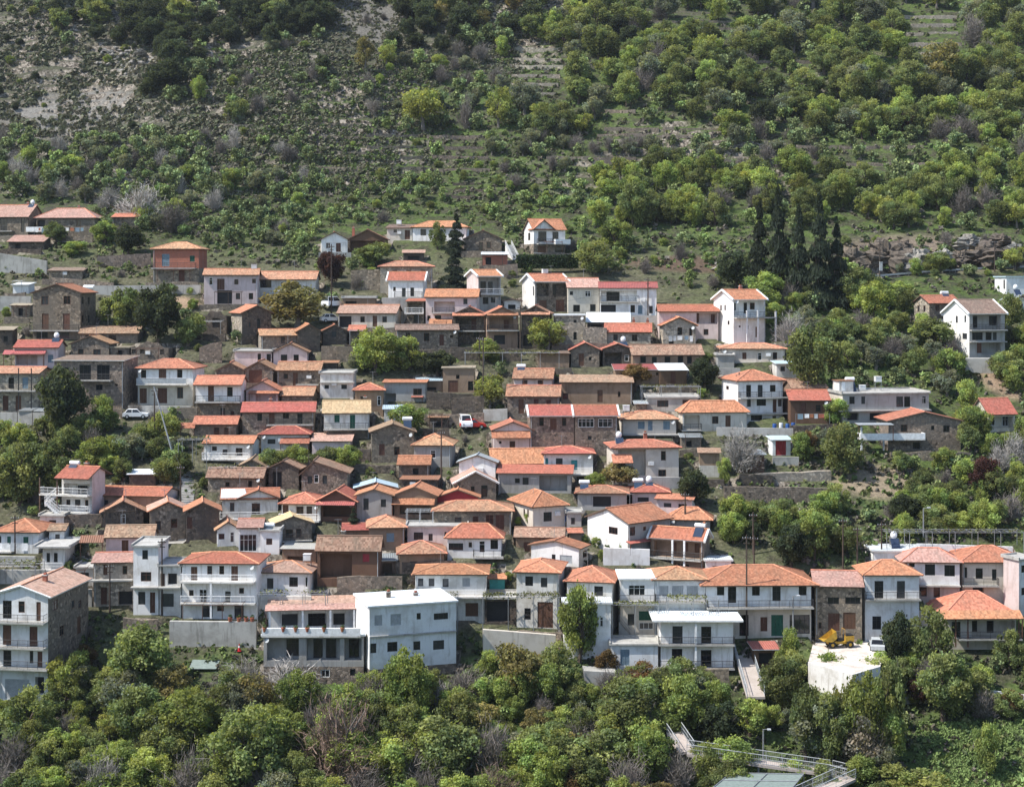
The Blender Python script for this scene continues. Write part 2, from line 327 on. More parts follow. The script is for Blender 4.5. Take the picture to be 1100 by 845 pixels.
H('F','small white house with a grey roof and water tank below the blue cabin',1040,1120,472,415,388,'f','wh','w1045,440,10,24 w1080,440,18,24','gm',5,8,wt=[(1085,345,'b')])
# third row, western part
H('G','pink house with a red roof over a dark railed porch',80,308,226,120,80,'g','pi','L140,180,120,56 b270,175,28,42','rd',5.5,0,aw=[(25,250,128,152,1.4,'rm')],wt=[(340,55,'b')])
H('G','brown stone house with a tiled front gable beneath the big grey house',380,582,162,100,55,'f','st','w432,138,30,30 w518,140,40,30','oo',5,0)
H('G','roofless stone ruin with a broken gable',700,900,182,122,72,'n','st','o715,132,24,30 o760,130,24,34 o865,136,22,32',name='ruin',d=5)
H('G','wide grey house with a flat slate-coloured roof and two big dark windows',290,660,440,188,160,'m','st','k455,250,62,84 k552,250,68,84 k530,328,36,30 o622,315,14,12 k350,250,40,60','br',7,0,bal=[(428,602,290,1.1,'d')],vw='edgew')
H('G','white house with an orange hipped roof, brown shutters and long balcony',736,1030,422,231,180,'h','wh','w767,257,28,44 d868,270,40,76 w960,255,28,44 d765,373,38,80 d867,372,52,82 w962,357,32,60','orr',6.5,0,low=(314,'cr'),bal=[(738,1006,312,1.1,'l')])
H('G','cream stone house with iron posts on two open floors at the picture edge',-40,205,462,258,222,'g','sl','b135,305,30,60 k60,305,30,60 d98,412,30,80 d30,412,30,80','oo',6,-5,bal=[(-40,205,345,1.3,'d')],posts=[(115,225,455,1.3,'dark'),(183,225,455,1.3,'dark')])
H('G','blue-grey tin shed behind the dark yew',106,240,526,458,448,'m','bl','o170,492,22,58','gm',3,0,name='shed')
H('G','low stone store roofed with a bright metal sheet beside the stepped lane',690,830,850,800,768,'m','sd','','wm',3,0,name='store')
H('I','flat-roofed pink wing beside the pink gabled house',358,556,215,138,132,'flat','pi','k490,170,18,44 k542,170,26,40','conc',5,0,name='house_wing')
H('I','pink house with a tiled front gable and two dark windows',565,746,212,146,96,'f','pi','k622,172,34,38 k687,172,28,38','oo',6,4)
H('I','dark stone barn, the western of two joined gables',262,408,325,245,199,'f','st','','oo',6,4,name='barn')
H('I','dark stone barn with a large timber door, joined to its twin',412,562,325,240,191,'f','st','d470,270,70,70','oo',6,0,name='barn')
H('I','stone house with weathered red tiles sagging over its front',585,812,328,242,195,'g','st','w632,268,24,28 d683,285,26,70','oo',5.5,0,bal=[(690,808,312,1,'d')])
H('I','white upper floor on stone with an orange roof and brown shutters',150,392,482,319,270,'g','wh','d232,362,32,82 w333,352,30,52 k295,460,24,44 k347,468,20,26','orr',6,0,low=(408,'st'),bal=[(150,392,406,1.1,'d')],ov=1.0)
H('I','small pink gable with a tiled skirt roof over a dark porch',420,592,418,352,297,'f','pi','L525,388,110,44','orr',5,0,aw=[(436,600,345,360,1,'orr')])
H('I','shed with a crooked sunburnt tile roof beside the small pink gable',610,772,422,381,330,'g','st','','oo',5,0,name='shed')
H('I','long stone house with an even red roof and a rusty front rail',400,782,582,464,412,'g','st','k492,487,26,38 d557,497,30,72 w632,480,34,32 k707,497,28,60','rd',6,0,bal=[(530,780,528,1,'d')],ch=[(542,392)])
H('I','brown cottage with an orange roof and small side porch roof',142,366,606,530,487,'g','st','w262,565,30,46 w313,563,24,42','orr',5,0,aw=[(70,150,515,545,1,'orr')])
H('I','white cottage with an orange roof above the white-fenced terrace',195,452,722,632,592,'g','wg','w382,673,36,44 w307,673,26,28 w250,655,26,24','orr',5,0,bal=[(190,440,712,1,'w')])
H('I','white house with a broad hipped red roof behind the row of small trees',500,752,662,583,539,'h','wg','k555,617,42,26 w640,620,30,30','rd',5.5,0,aw=[(605,762,595,628,1.6,'orr')])
H('I','low building under a faded rose sheet roof behind the small trees',772,976,692,620,575,'m','pi','','pk',5,0)
H('I','white house with a straw-coloured roof and dark green doors',835,1078,602,470,402,'g','wg','g905,495,28,40 g988,512,28,76','bg',6.5,0,low=(556,'st'),bal=[(833,1075,552,1.1,'d')],ch=[(1055,382)])
H('I','whitewashed flat block with two small windows behind a terrace rail',815,992,382,255,250,'flat','wg','k850,325,24,20 k943,325,30,24','conc',5,0,bal=[(815,1000,300,.5,'n')])
# third row, centre
H('J','little brown house with a pointed red hipped roof and white corner',105,256,455,348,308,'h','mu','k150,395,30,40 v235,400,20,50','rd',4.5,0)
H('J','grey house with a tile-edged flat roof and a red window awning',260,482,402,306,289,'m','gr','L295,385,60,50 w440,352,46,36','orr',5,0,aw=[(408,472,372,380,.8,'rd')])
H('J','open shed under two pale roof sheets beside the tile-edged roof',445,574,345,322,292,'m','mu','o510,335,60,16','bm',4,0,name='shed')
H('J','old brown stone house with a flat earth roof and carved doorway',575,742,356,228,222,'flat','mu','o655,272,18,22 d630,322,52,62 k725,320,30,50','earth',6,0)
H('J','stone house with a mossy brown gable and vines over its front',195,422,725,572,525,'f','st','w330,667,30,46 d250,660,30,60','ol',6,6,wt=[(415,556,'c')])
H('J','square grey house with a pyramid of orange tiles and one white window',422,618,752,642,580,'h','gr','v523,685,30,42','oo',6,0)
H('J','small dark stone hut with a plain orange roof',340,502,835,746,697,'g','sd','o430,780,30,40','orr',4.5,0,name='hut')
H('J','mauve-grey house with a double orange gable roof',848,1050,692,562,515,'f','pi','w947,635,30,40 w882,622,14,14','orr',6,0,aw=[(835,1042,556,598,1.1,'orr')])
H('J','big whitewashed gable wall behind the red-edged gable',662,856,828,735,692,'f','wh','','gm',5,0,yoff=0)
H('K','brown stone house with a red-edged front gable and timber door',415,566,217,135,92,'f','st','d470,180,28,66 k517,175,14,18','rd',5.5,0)
H('K','low mud-plastered annex sloping away from the red-edged brown gable',238,404,222,150,136,'m','mu','','br',4,0,name='annex')
H('K','dark open-fronted house with a low red gable',585,742,207,130,97,'f','sd','L640,172,90,60 v712,172,22,34','rd',5.5,0,wt=[(705,86,'b')])
H('K','very long low house with an even old brown tile roof',745,1119,212,159,104,'g','mu','k800,180,30,34 k860,182,26,34 k930,180,30,34 o1000,180,30,38 o1048,182,26,38','ol',6,0)
H('K','shed with a faded red sheet roof behind the russet shrub',652,886,312,238,207,'m','mu','k700,270,40,40 w875,255,12,16','rm',4,0,name='shed')
H('K','timber shed with a gleaming white sheet roof',890,1032,312,240,203,'m','wd','d960,275,26,60','wm',4,0,name='shed')
H('K','small cream-pink house with an orange roof above the willow',110,312,342,286,232,'g','pi','k168,303,28,28 k250,303,26,26','oo',5.5,-6,wt=[(80,215,'c')])
H('K','stone house with a tall narrow door and brown-orange roof',75,352,502,381,321,'g','st','d148,430,28,76 w228,405,26,32 w295,407,26,28','oo',6,-3)
H('K','long mud-walled house with a broken tile roof and single black doorway',362,742,417,305,264,'m','mu','d570,375,28,66 k385,375,30,32 w672,365,14,30','ol',6,0)
H('K','western half of the long red-roofed stone house, brown shutters',196,432,692,484,427,'g','st','w257,512,26,46 d320,525,34,62 w378,512,24,46','rd',6.5,0,vw='edgew')
H('K','eastern half of the long red-roofed stone house, rows of white glazing',437,662,692,484,427,'g','st','v495,518,86,46 v598,518,76,46 k515,598,20,22','rd',6.5,0,vw='edgew')
H('K','cream house with a weathered hipped roof and pale blue shutters',690,976,582,503,458,'h','cr','b790,530,36,40 b838,532,24,52 b925,530,36,46','oo',6,0,bal=[(690,985,580,1,'n')],wt=[(690,488,'x')])
H('K','whitewashed house with teal shutters and a red-orange hipped roof',270,532,802,686,645,'h','wg','t283,725,20,40 k352,725,36,38 t432,742,34,52','rd',6,0,bal=[(415,530,792,1.1,'w')])
H('K','pale house with an orange hip, solar tank and open corner veranda',640,990,838,655,611,'h','cr','L740,730,150,140 w908,693,26,50 w902,785,42,36 d700,760,26,60','orr',6.5,0,wt=[(690,585,'b')],ch=[(833,572)],aw=[(630,738,682,730,1.6,'orr')])
H('K','low concrete house under a lattice of vine wires',820,1092,455,385,380,'flat','cn','w905,415,60,36 w1030,412,40,36','conc',5,0)
H('L','cream house with a bright orange hip and timber corner porch',165,508,558,466,401,'h','cr','L215,512,86,72 w340,502,34,40 d408,508,28,60','orr',7,6,bal=[(155,262,555,1,'d')])
H('L','tall white house with an orange hip and three stacked floors',462,700,532,296,239,'h','wh','k518,347,26,64 k580,347,26,64 w647,333,30,36 k520,412,20,40 k586,408,50,36 d657,427,20,70 k685,410,20,40 k560,490,60,30 k655,500,20,40 <w405,330,14,20','orr',7,14,bal=[(462,730,384,1.1,'d'),(462,735,468,1,'n')])
H('L','small brown hut with a crumbling straw-brown tile roof',752,932,402,336,290,'g','mu','','ol',5,0,name='hut')
H('L','plain brown house with a flat red roof beside the tall white house',742,948,522,402,346,'g','wd','d810,440,30,60 w890,440,30,40','rd',6,0)
H('L','shed with a dark red door and pale sheet roof',646,742,692,612,590,'m','bl','r690,652,56,78','bm',3.5,0,name='shed')
H('L','tan plastered hut with grey lower walls under a tilted roof',256,362,806,682,655,'m','mu','','ol',4,0,name='hut',low=(745,'cn'))
H('L','dark timber lean-to behind the grey bare tree',470,602,782,690,675,'m','wd','','gm',4,0,name='lean_to')
H('M','unfinished grey concrete house with flat roof and black openings',125,586,412,264,258,'flat','gr','k175,297,28,40 k235,297,20,40 k430,305,36,56 k470,305,32,56 k560,295,18,36 o180,385,60,40 o300,385,60,40 o450,385,80,40','conc',8,8,sl='cr',bal=[(100,590,350,.8,'n')],wt=[(215,182,'c'),(282,230,'x'),(368,185,'x')],pent=(130,206,192,258))  # cream left wall puts sunlight into the colour of the grey house
H('M','broad stone house with an orange roof slope and a white-edged terrace',372,756,568,412,362,'f','st','w453,447,36,40 k607,445,18,24 k680,450,34,36 k355,540,40,30 k520,540,40,36','orr',7,0,low=(508,'st'),bal=[(205,550,505,1.6,'p')],apx=562,aw=[(188,380,416,428,2.2,'gm')],posts=[(212,425,565,1.6,'white'),(330,510,565,1.6,'grey')])
H('M','small cream house with a steep red roof and curtained front on the eastern slope',905,1046,462,378,290,'g','cr','L975,415,122,60 v945,412,36,50 v1018,412,34,54','rd',5,14,vw='edge')
# lower rows
H('N','tall white house with red roof, stacked balconies and outside stair',330,492,322,124,57,'g','wg','L410,180,140,70 k415,185,50,46 w365,245,22,30 k415,250,30,40 w463,250,18,36 k355,300,26,30 k463,300,20,36','rd',9,-15,sr='pi',bal=[(235,492,208,1.3,'w'),(300,492,300,1.2,'w')],posts=[(237,120,320,1.3,'edge'),(330,120,320,1.3,'edge')],ov=1.6,wt=[(200,300,'c')],ch=[(422,40)])
H('N','long house with an even red roof below the stacked balconies',530,872,268,226,166,'g','mu','k560,246,36,26 k700,246,30,26','rd',6,-8,sr='pi')
H('N','brown stone house with a pale window in its gable',548,766,372,305,241,'f','sd','v658,335,26,52','oo',7,14)
H('N','grey stone house with a faded rose slope and two shuttered windows',802,992,442,300,245,'f','st','w845,370,30,50 w930,357,34,48','pk',7,14)
H('O','dark house with an orange slope and open brown gable',100,276,442,300,248,'f','sd','d118,355,28,62','orr',7,12)
H('N','plastered house with an old brown tile roof and rusty side canopy',566,816,530,438,372,'g','pi','d668,478,36,62','ol',6,4,aw=[(432,560,418,458,1.2,'ru')])
H('N','pale blue house with a large orange hip at the village edge',-30,205,517,410,338,'h','bl','g48,448,20,42 g138,450,28,42 k0,450,14,50','orr',7,-4,bal=[(-30,75,510,1,'w')])
H('N','small pale blue block with old tiles joined to the orange hip',262,342,480,402,366,'g','bl','k307,435,24,40','ol',5,0,name='annex')
H('N','white flat-roofed house with a thin concrete canopy on posts',228,346,612,490,482,'flat','wg','k258,540,18,50 k298,540,20,50','conc',5,0,bal=[(228,346,608,1,'w')],ov=1.0)
H('N','stone house of two floors with a washed-out pink roof',500,712,795,572,517,'g','sl','d563,605,22,56 w667,607,26,46 d555,745,34,90 o670,760,76,80','pk',6,0,bal=[(420,712,662,1.1,'n')])
H('N','tall white flat-roofed tower house with broken balconies',712,846,845,486,478,'flat','wh','k775,525,30,50 w780,642,56,50 k757,757,38,68 d815,780,28,110','conc',6,0,bal=[(705,850,700,1,'n')])
H('N','lower white wing of the tower house with a crumbling terrace',852,966,845,590,584,'flat','wg','d868,660,24,70 o920,655,50,60 k898,767,60,70','conc',4.5,0,name='house_wing',bal=[(850,968,700,.9,'n')])
H('N','flat pink block set back above the crumbling terrace',850,968,606,482,474,'flat','pi','w885,525,20,52','conc',4,0,yoff=6,name='outbuilding')
H('V','big grey and white house of four floors with long balconies and pale red roof',-40,218,640,178,126,'f','bl','k33,230,40,82 w98,218,28,52 d175,238,20,86 d32,345,38,90 d152,352,36,90 k33,450,36,72 k143,445,16,56 d181,460,22,80 s78,590,110,90 o180,575,40,80 >w250,210,24,46 >w332,205,14,36 >w362,205,14,36 >w280,325,20,46 >d358,300,16,80','pk',12,-8,sr='st',bal=[(-40,218,290,1.3,'d'),(-40,218,405,1.3,'d'),(-40,235,500,1.4,'d')],apx=95,vw='edgew',ch=[(127,92)])
H('O','white three-storey house with a red roof and two long white balconies',78,476,866,578,515,'h','wh','d142,628,34,78 w225,607,26,46 w289,607,26,46 d358,625,36,80 w127,730,24,34 v190,747,42,76 v322,750,36,66 w395,717,26,30 k213,828,56,60 w283,812,36,28 k382,832,50,70','rd',6.5,0,bal=[(78,470,672,1.2,'w'),(78,476,787,1.2,'w')],posts=[(242,672,866,1.2,'white')])
H('O','pink gable peeping over the roof of the white three-storey house',196,410,540,492,434,'f','pi','','orr',5,0,yoff=9)
H('O','westernmost stone shed in the row of three brown gables',376,522,155,66,18,'f','st','','ol',6,0,name='shed')
H('O','middle stone shed of three brown gables, with a black doorway',540,700,172,72,25,'f','sd','o585,125,50,84','ol',6,0,name='shed')
H('O','easternmost of three brown gables, with a pale door',716,960,202,96,28,'f','st','v795,120,26,44 k840,125,24,44 k760,125,24,40','ol',6,0,apx=780)
H('O','low stone house under a shaggy old tile roof',216,506,192,120,65,'g','st','o440,150,22,40 w320,150,24,26','ol',5,0)
H('O','cream house, its roof half white sheets and half orange tiles',292,590,342,233,176,'g','wg','w345,270,24,46 w472,278,44,56','orr',6.5,8,bal=[(280,590,334,1.1,'w')],patch=True,xg=(380,590,226,182))
H('O','cream house with an orange hip and three brown shutters in a row',610,816,347,259,198,'h','wg','d630,287,32,56 w707,290,38,46 w757,287,30,42','orr',6,0,bal=[(600,816,345,1,'w')])
H('O','dark house with a red gable and a flat red porch roof',802,1002,348,250,184,'f','wd','L905,292,150,60 d900,295,24,52','rd',5.5,0,aw=[(800,1006,238,260,1.3,'rm')])
H('O','tiny white house with a tiled gable and white-framed glazing',266,381,475,402,352,'f','wh','v288,428,36,36 v345,432,22,56','oo',5,12)
H('O','glass-fronted room with a faded peach roof beside the white cube',380,502,512,386,337,'g','wh','v430,462,92,92','pk',4.5,0)
H('O','white cube of a house with a single square window',496,597,520,402,396,'flat','wh','w543,455,32,34','conc',4,0,wt=[(525,378,'c')])
H('O','stone house with a straw-coloured roof slope and brown shutters',570,770,505,366,322,'f','st','w650,410,40,42 w700,410,28,48 k655,465,40,26','bg',6,14,bal=[(600,770,452,1,'d')])
H('O','white house with a rosy hip and four square dark windows',486,757,745,626,561,'h','wh','k548,678,34,56 k673,670,46,52 k742,670,10,50 k600,720,30,20','pk',6,0,wt=[(760,570,'x')])
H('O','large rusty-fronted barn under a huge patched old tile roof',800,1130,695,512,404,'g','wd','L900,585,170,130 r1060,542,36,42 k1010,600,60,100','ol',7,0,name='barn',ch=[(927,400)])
H('Q','grey cement house with a front gable and two tall windows',115,302,352,216,177,'f','gr','k165,255,28,62 k258,250,28,42','orr',6,0)
H('Q','dark shelter with a bluish metal gable roof',112,322,240,175,140,'f','sd','o215,205,120,40','bm',4,0,name='shelter')
H('Q','brown house with two nested orange gables',315,536,330,217,164,'f','mu','L425,285,160,50','orr',5.5,0,aw=[(305,534,222,258,1.1,'orr')])
H('Q','low timber gable painted dark red between two tiled roofs',548,762,285,226,179,'f','fred','','orr',5,0)
H('Q','large stone house with a mossy hipped roof and grey shuttered doors',530,942,422,298,239,'h','st','k657,343,36,36 d880,352,46,80 w825,337,40,50 w750,340,30,40','oo',7,0)
H('Q','flat-roofed rose-coloured house with a terrace parapet',386,702,458,378,370,'flat','pi','k510,432,22,38 k445,425,50,40 v590,415,18,30','conc',5,0)
H('Q','brown stone house with a steep orange hip and blue-grey window',182,371,502,386,324,'h','mu','b295,433,40,46','oo',6,0)
H('Q','small strip of red roof behind the little cypress',45,182,455,403,362,'g','mu','','rd',4.5,0)
H('Q','brown stone store with a tilted orange hipped roof',345,582,622,526,455,'h','mu','k420,580,40,40 o500,580,24,40','oo',6,0,name='store')
H('Q','white house with a red hip and glazed porch balcony',600,886,542,442,362,'h','wh','k645,482,78,38 w722,472,18,28 v785,482,32,62 k850,470,40,50','rd',5.5,0,bal=[(740,902,540,1.2,'d')])
H('Q','cream house with an orange hip standing above a shop floor',428,806,872,636,580,'h','wg','k457,672,28,42 k515,672,30,42 k590,675,32,44 s700,672,40,46 d730,818,68,72 k560,818,60,60','orr',6,0,bal=[(425,806,752,1.2,'w')])
H('Q','tiny hut with a red and green tin roof among the vines',825,905,720,680,655,'m','fteal','','orr',2.5,0,name='hut')
H('Q','stone house with a red and white edged gable and black doorway',640,860,235,152,84,'f','st','k797,185,34,62 k735,185,20,50','pk',6,0,vw='edgew')
H('R','upper half of a stepped roof, pale orange tiles over a hidden front',-6,272,110,45,-38,'g','pi','','orr',4,0)
H('R','grey house with a red lean-to roof over dark open bays',25,416,195,96,48,'m','gr','k128,130,26,26 k172,132,32,38 L320,145,150,84','rd',5,0)
H('R','cream house with an orange hip, sunlit side and one big dark window',212,386,378,271,190,'h','cr','k290,322,44,50 <w165,300,8,40 <w185,305,8,40','orr',7.5,24,bal=[(212,300,376,.6,'n')])
H('R','grey house with an uneven orange hip and a wide dark opening',450,712,285,202,159,'h','gr','o580,242,96,56','oo',5.5,0,wt=[(470,212,'c')])
H('R','little house with a red hip and a white tank beside it',742,932,262,197,149,'h','pi','k800,230,60,24','rd',5,0,wt=[(750,178,'c'),(835,230,'b')])
H('S','lilac-white house with an orange strip roof',26,216,310,234,203,'m','pi','k85,260,40,22 k165,265,44,22','orr',5.5,-14,sr='bl')
H('R','bright white gabled house with a wide tiled roof turned to the sun',720,945,505,350,266,'g','gr','w743,400,28,46 w808,385,16,22 <w640,396,48,38','orr',8,40,sl='wh',aw=[(705,832,434,450,1,'rd')])  # shaded walls of the white house painted grey, only the sunny left white
H('S','green-grey house with an orange roof behind the white gabled house',95,312,392,345,275,'h','gr','','orr',6.5,-8)
H('R','old brown house with a darkened tile roof and timber door',120,372,562,438,384,'g','mu','d178,485,34,56','ol',6,0)
H('R','white house whose gable is edged in brown above a grey shutter',202,456,580,488,452,'f','wh','s388,550,66,44 k322,540,20,34 >w495,518,34,36','orr',7,-24,apx=330,sr='cr')
H('X','grey-white two-floor house with an orange hip above a vine trellis',345,528,300,64,10,'h','wg','k400,97,34,42 k465,103,28,42 d470,245,68,114 k393,240,28,50','orr',7,-8)
H('X','dark workshop bay beneath the vine trellis, wedged between two houses',205,342,285,178,170,'flat','sd','o265,230,100,90','conc',4,0,name='outbuilding',yoff=0)
H('X','cream house with a wide orange hip and two dark windows',565,762,330,106,38,'h','wg','k617,142,28,52 k703,140,38,42','orr',6.5,-10)
H('X','low white block with a terrace roof in front of the wide orange hip',552,756,326,199,192,'flat','wh','v687,272,28,46 v716,275,14,42 k600,270,24,60','wm',3,0,yoff=-4,name='house_wing')
H('X','flat white house with a large pale window over green shop shutters',798,946,330,93,84,'flat','wh','v870,137,72,46 k845,265,30,50 g912,248,66,40 v912,292,66,30','wm',6,0,low=(205,'cr'),bal=[(790,950,192,1.2,'d')])
H('S','brick and stone house with an orange roof and a white-posted loggia',-6,276,622,449,384,'g','mu','L135,498,244,84 d105,492,26,62 d165,487,28,56 d230,492,26,56 k60,595,60,40 k170,595,60,40','rd',8,-24,sr='st',bal=[(-6,276,548,1.2,'d')],posts=[(122,450,620,1,'white'),(185,450,620,1,'white'),(10,560,620,1,'white')],ch=[(348,352)],wt=[(430,528,'c')],vw='edgew')
H('Y','blue-grey shuttered house with a broad orange hip',135,356,330,96,37,'h','bl','s175,140,40,46 s235,140,50,46 s300,140,50,46','oo',6.5,0,bal=[(135,356,190,1.1,'d')])
H('Y','largest hipped roof of the front street, over a long railed balcony',360,818,340,121,30,'h','bl','k423,138,32,42 k473,156,36,72 k577,140,34,40 k667,152,36,64 k781,138,34,42 k525,290,40,92 d612,285,30,62 g670,290,52,92 k768,285,88,82','orr',8,0,low=(215,'cr'),bal=[(360,822,215,1.3,'d')],ov=.9)
H('S','smaller pyramid of orange tiles behind the largest hipped roof',442,736,640,576,507,'h','pi','','orr',6,0,yoff=16)
H('Y','stone house with a dusty pink roof and a hanging vine',836,1040,332,126,55,'g','st','k915,182,50,30 k1000,182,66,30 d917,275,50,76 d985,270,55,72 w857,290,14,28','pk',6.5,0)
H('Z','pale house with a bright orange hip and two tall banded windows',377,622,330,79,8,'h','bl','k440,140,40,80 k540,140,36,80 k430,290,40,60','orr',7,0,bal=[(375,625,185,.9,'d')])
H('U','white house with a rose hip and wide aluminium windows',447,750,765,571,492,'h','wh','k592,605,54,60 k697,610,56,60 k495,580,30,20 k555,722,40,50 k628,725,34,56','pk',7,-4,low=(692,'cn'),bal=[(535,750,690,.8,'n')])
H('U','cream house with an orange hip and a cluttered balcony beside the rose hip',766,1110,745,571,480,'h','cr','k855,625,38,56 k778,620,24,56 k935,632,24,60 o850,715,60,40','orr',7,0,bal=[(760,950,692,1.1,'d')])
H('U','tall flat-roofed building with a blank pink side wall',1067,1140,842,556,548,'flat','bl','k1095,600,30,40 k1095,720,30,40','conc',8,24,sl='pi')
H('Z','low house with a many-sided orange roof and skirt over a glazed veranda',742,1062,408,262,150,'h','cr','L960,320,196,80 k880,310,40,60 k960,310,30,70 k790,320,40,70','orr',8,0,aw=[(715,1078,232,272,1.6,'orr')],bal=[(790,1075,365,1.4,'d')],posts=[(775,270,400,1.3,'fbrown'),(830,270,400,1.3,'fbrown'),(1060,270,400,1.3,'fbrown')])
H('W','large white building with a flat roof and two rows of dark windows',678,1056,522,203,185,'flat','bl','s717,268,34,46 s793,265,46,50 k893,250,18,28 k990,250,62,28 k692,390,32,42 k778,383,44,42 k885,378,30,38 k980,375,48,40','wm',8,18,sl='wh',low=(470,'st'),bal=[(678,1056,326,.25,'n')],ch=[(797,140),(918,160)])  # left wall whiter than the front: sun and shade painted in
H('W','open terrace floor with grey piers and flower pots below the white building',216,652,545,338,330,'flat','gr','L300,396,140,96 k340,392,60,80 L476,396,146,96 k448,400,40,84 k505,400,44,84 L606,396,76,96 k606,398,44,84 v485,500,40,34 k605,495,24,30 k330,500,30,26','wm',6,0,low=(470,'st'),ov=.3,bal=[(210,640,336,.5,'p')],name='terrace_building')
H('W','glazed dining room with a pale rose sheet roof behind the terrace',240,640,332,222,166,'m','wh','k330,265,70,50 k450,265,80,56 k545,262,50,50','pk',5,0,yoff=0,posts=[(245,222,328,2.2,'white'),(388,222,328,2.2,'white'),(508,222,328,2.2,'white'),(610,222,328,2.2,'white')],aw=[(225,650,195,222,2.4,'pk')],name='dining_room')
H('Y','white two-storey guest house with four black shutters and white flat roof',162,478,482,276,268,'flat','wh','s0,0,0,0 k235,333,44,80 k360,335,44,80 k233,433,46,82 k360,437,46,80','wm',9,0,bal=[(150,480,376,1.1,'d'),(150,480,480,1.1,'d')],posts=[(311,285,480,1,'white')],ov=1.1,shut='dark')
H('Y','little hut with a red tin roof beside the ramp',570,672,470,400,382,'m','wd','o620,435,60,50','rm',3,0,name='hut')
H('X','patched white shack with a blue door by the rubble wall',758,962,482,380,374,'flat','bl','b818,430,40,70','conc',3.5,0,name='shack')
# smaller sheds and outbuildings in the gaps
H('C','red-brown brick shed standing beneath the grey gabled stone house',588,722,330,268,255,'m','bk','o620,300,30,40','wm',3,0,name='shed')
H('C','narrow open store with a bleached roof strip under the top row houses',165,275,300,262,243,'m','sd','o220,285,60,24','pk',3,0,name='store')
H('B','low flat-roofed shed between the parked white vehicles and the rose roof',835,1010,545,508,500,'flat','mu','o880,528,60,26','conc',3,0,name='shed')
H('J','low whitewashed shed with a pale sheet roof beside the bright round tree',262,366,512,448,425,'m','wg','o300,485,20,30','bm',3,0,name='shed')
H('J','stone pigsty with a rusty sheet roof below the dark dry-stone wall',505,600,545,498,482,'m','sd','o550,525,30,28','ru',3,0,name='shed')
H('A','dark stone cottage with an earth roof at the western edge under the concrete wall',-20,66,850,772,752,'m','sd','k30,815,24,30','earth',4,0,name='stone_cottage')
H('A','crumbling stone hut on the bank between the tin-roofed shed and the big grey house',60,160,700,640,628,'m','st','o110,672,24,40','earth',3,0,name='hut')
H('Q','covered terrace with a slatted roof between the rusty barn and the brown store',185,325,642,560,545,'m','mu','L250,600,110,60','gm',3.5,0,name='shelter')
H('R','small concrete bath house with a flat roof behind the blue barrel',392,470,372,305,296,'flat','cn','k425,345,20,36','conc',3,0,name='outbuilding')
H('R','tiny tiled oven house between the old brown roof and the white brown-edged gable',408,470,470,440,410,'g','mu','','orr',3,0,name='oven_house')
H('K','small stone pen with a tin roof below the mud-walled house with single doorway',760,818,470,432,420,'m','st','','gm',3,0,name='shed')
H('L','low stone stable with a tin roof on the terrace under the cream corner-porch house',160,262,650,600,585,'m','st','o200,630,30,30','gm',3,0,name='stable')
H('N','raw concrete garage with a flat roof beside the stone house with the pink roof',405,498,690,600,590,'flat','cn','o450,650,50,60','conc',4,0,name='garage')
H('O','open wood store with a sheet roof between the white cube and the rusty barn',612,792,560,522,512,'m','mu','L700,545,120,24','cnr',3,0,name='wood_store')
H('I','stone hen house with a rusty roof above the shed with a crooked tile roof',830,905,250,215,200,'m','sd','','ru',3,0,name='hen_house')
H('G','stone byre with a flat earth roof behind the roofless ruin',590,690,170,118,108,'flat','st','o640,145,24,30','earth',3,0,name='byre')
H('Q','narrow stone passage house with a sheet roof below the small dark stone hut',355,545,185,128,112,'m','sd','o460,160,40,40','ru',3,0,name='outbuilding')
H('S','white flat-roofed annex under the cylinder tank beside the brick loggia house',290,425,640,562,556,'flat','wh','k345,600,40,30','wm',3,0,name='annex')
H('U','long white flat roof behind the rose hip, with a round tank on it',290,560,600,512,503,'flat','wh','','wm',5,0,wt=[(425,425,'b')],name='outbuilding')
H('N','white-fenced garden store below the tall house with outside stair',215,340,385,322,316,'flat','wg','o280,360,40,40','conc',3,0,name='store')
# ------------------------------------------------------------------ setting the houses on the slope
def dims(q):
    D = q['D']; kc = (q['x0'] + q['x1']) / 2; kc = (kc - 550) / F; xc = kc * D
    c, s = math.cos(q['yaw']), math.sin(q['yaw'])
    S = lambda px: ((px - 550) / F * D - xc) / (c - (px - 550) / F * s)
    q['S'] = S; q['xc'] = xc; q['a'] = S(q['x0']); q['b'] = S(q['x1'])
def rect(q, g=0.0):
    c, s = math.cos(q['yaw']), math.sin(q['yaw'])
    W = lambda u, v: (q['xc'] + u * c - v * s, q['D'] + u * s + v * c)
    return [W(q['a'] + g, g), W(q['b'] - g, g), W(q['b'] - g, q['d'] - g), W(q['a'] + g, q['d'] - g)]
def overlap(r1, r2):
    for r in (r1, r2):
        for i in range(4):
            ax = (r[(i + 1) % 4][1] - r[i][1], -(r[(i + 1) % 4][0] - r[i][0]))
            p = [a[0] * ax[0] + a[1] * ax[1] for a in r1]; o = [a[0] * ax[0] + a[1] * ax[1] for a in r2]
            if max(p) <= min(o) or max(o) <= min(p): return False
    return True
for q in HS:
    q['D'] = hit((q['x0'] + q['x1']) / 2, q['yb']) + q['kw'].get('yoff', 0)
    dims(q)
for it in range(4):
    HS.sort(key=lambda q: q['D'])
    for i, q in enumerate(HS):
        for p in HS[i + 1:]:
            if p['D'] > q['D'] + 16: continue
            n = 0
            while overlap(rect(q, .25), rect(p, .25)) and q['d'] > 3.2: q['d'] -= .3
            while overlap(rect(q, .25), rect(p, .25)) and n < 40:
                p['D'] += .3; n += 1; dims(p)
STAMP = []
def fix(q):
    q['zb'] = (HY - q['yb']) / F * q['D']
    STAMP.append((rect(q, -.5), q['zb']))
for q in HS: fix(q)

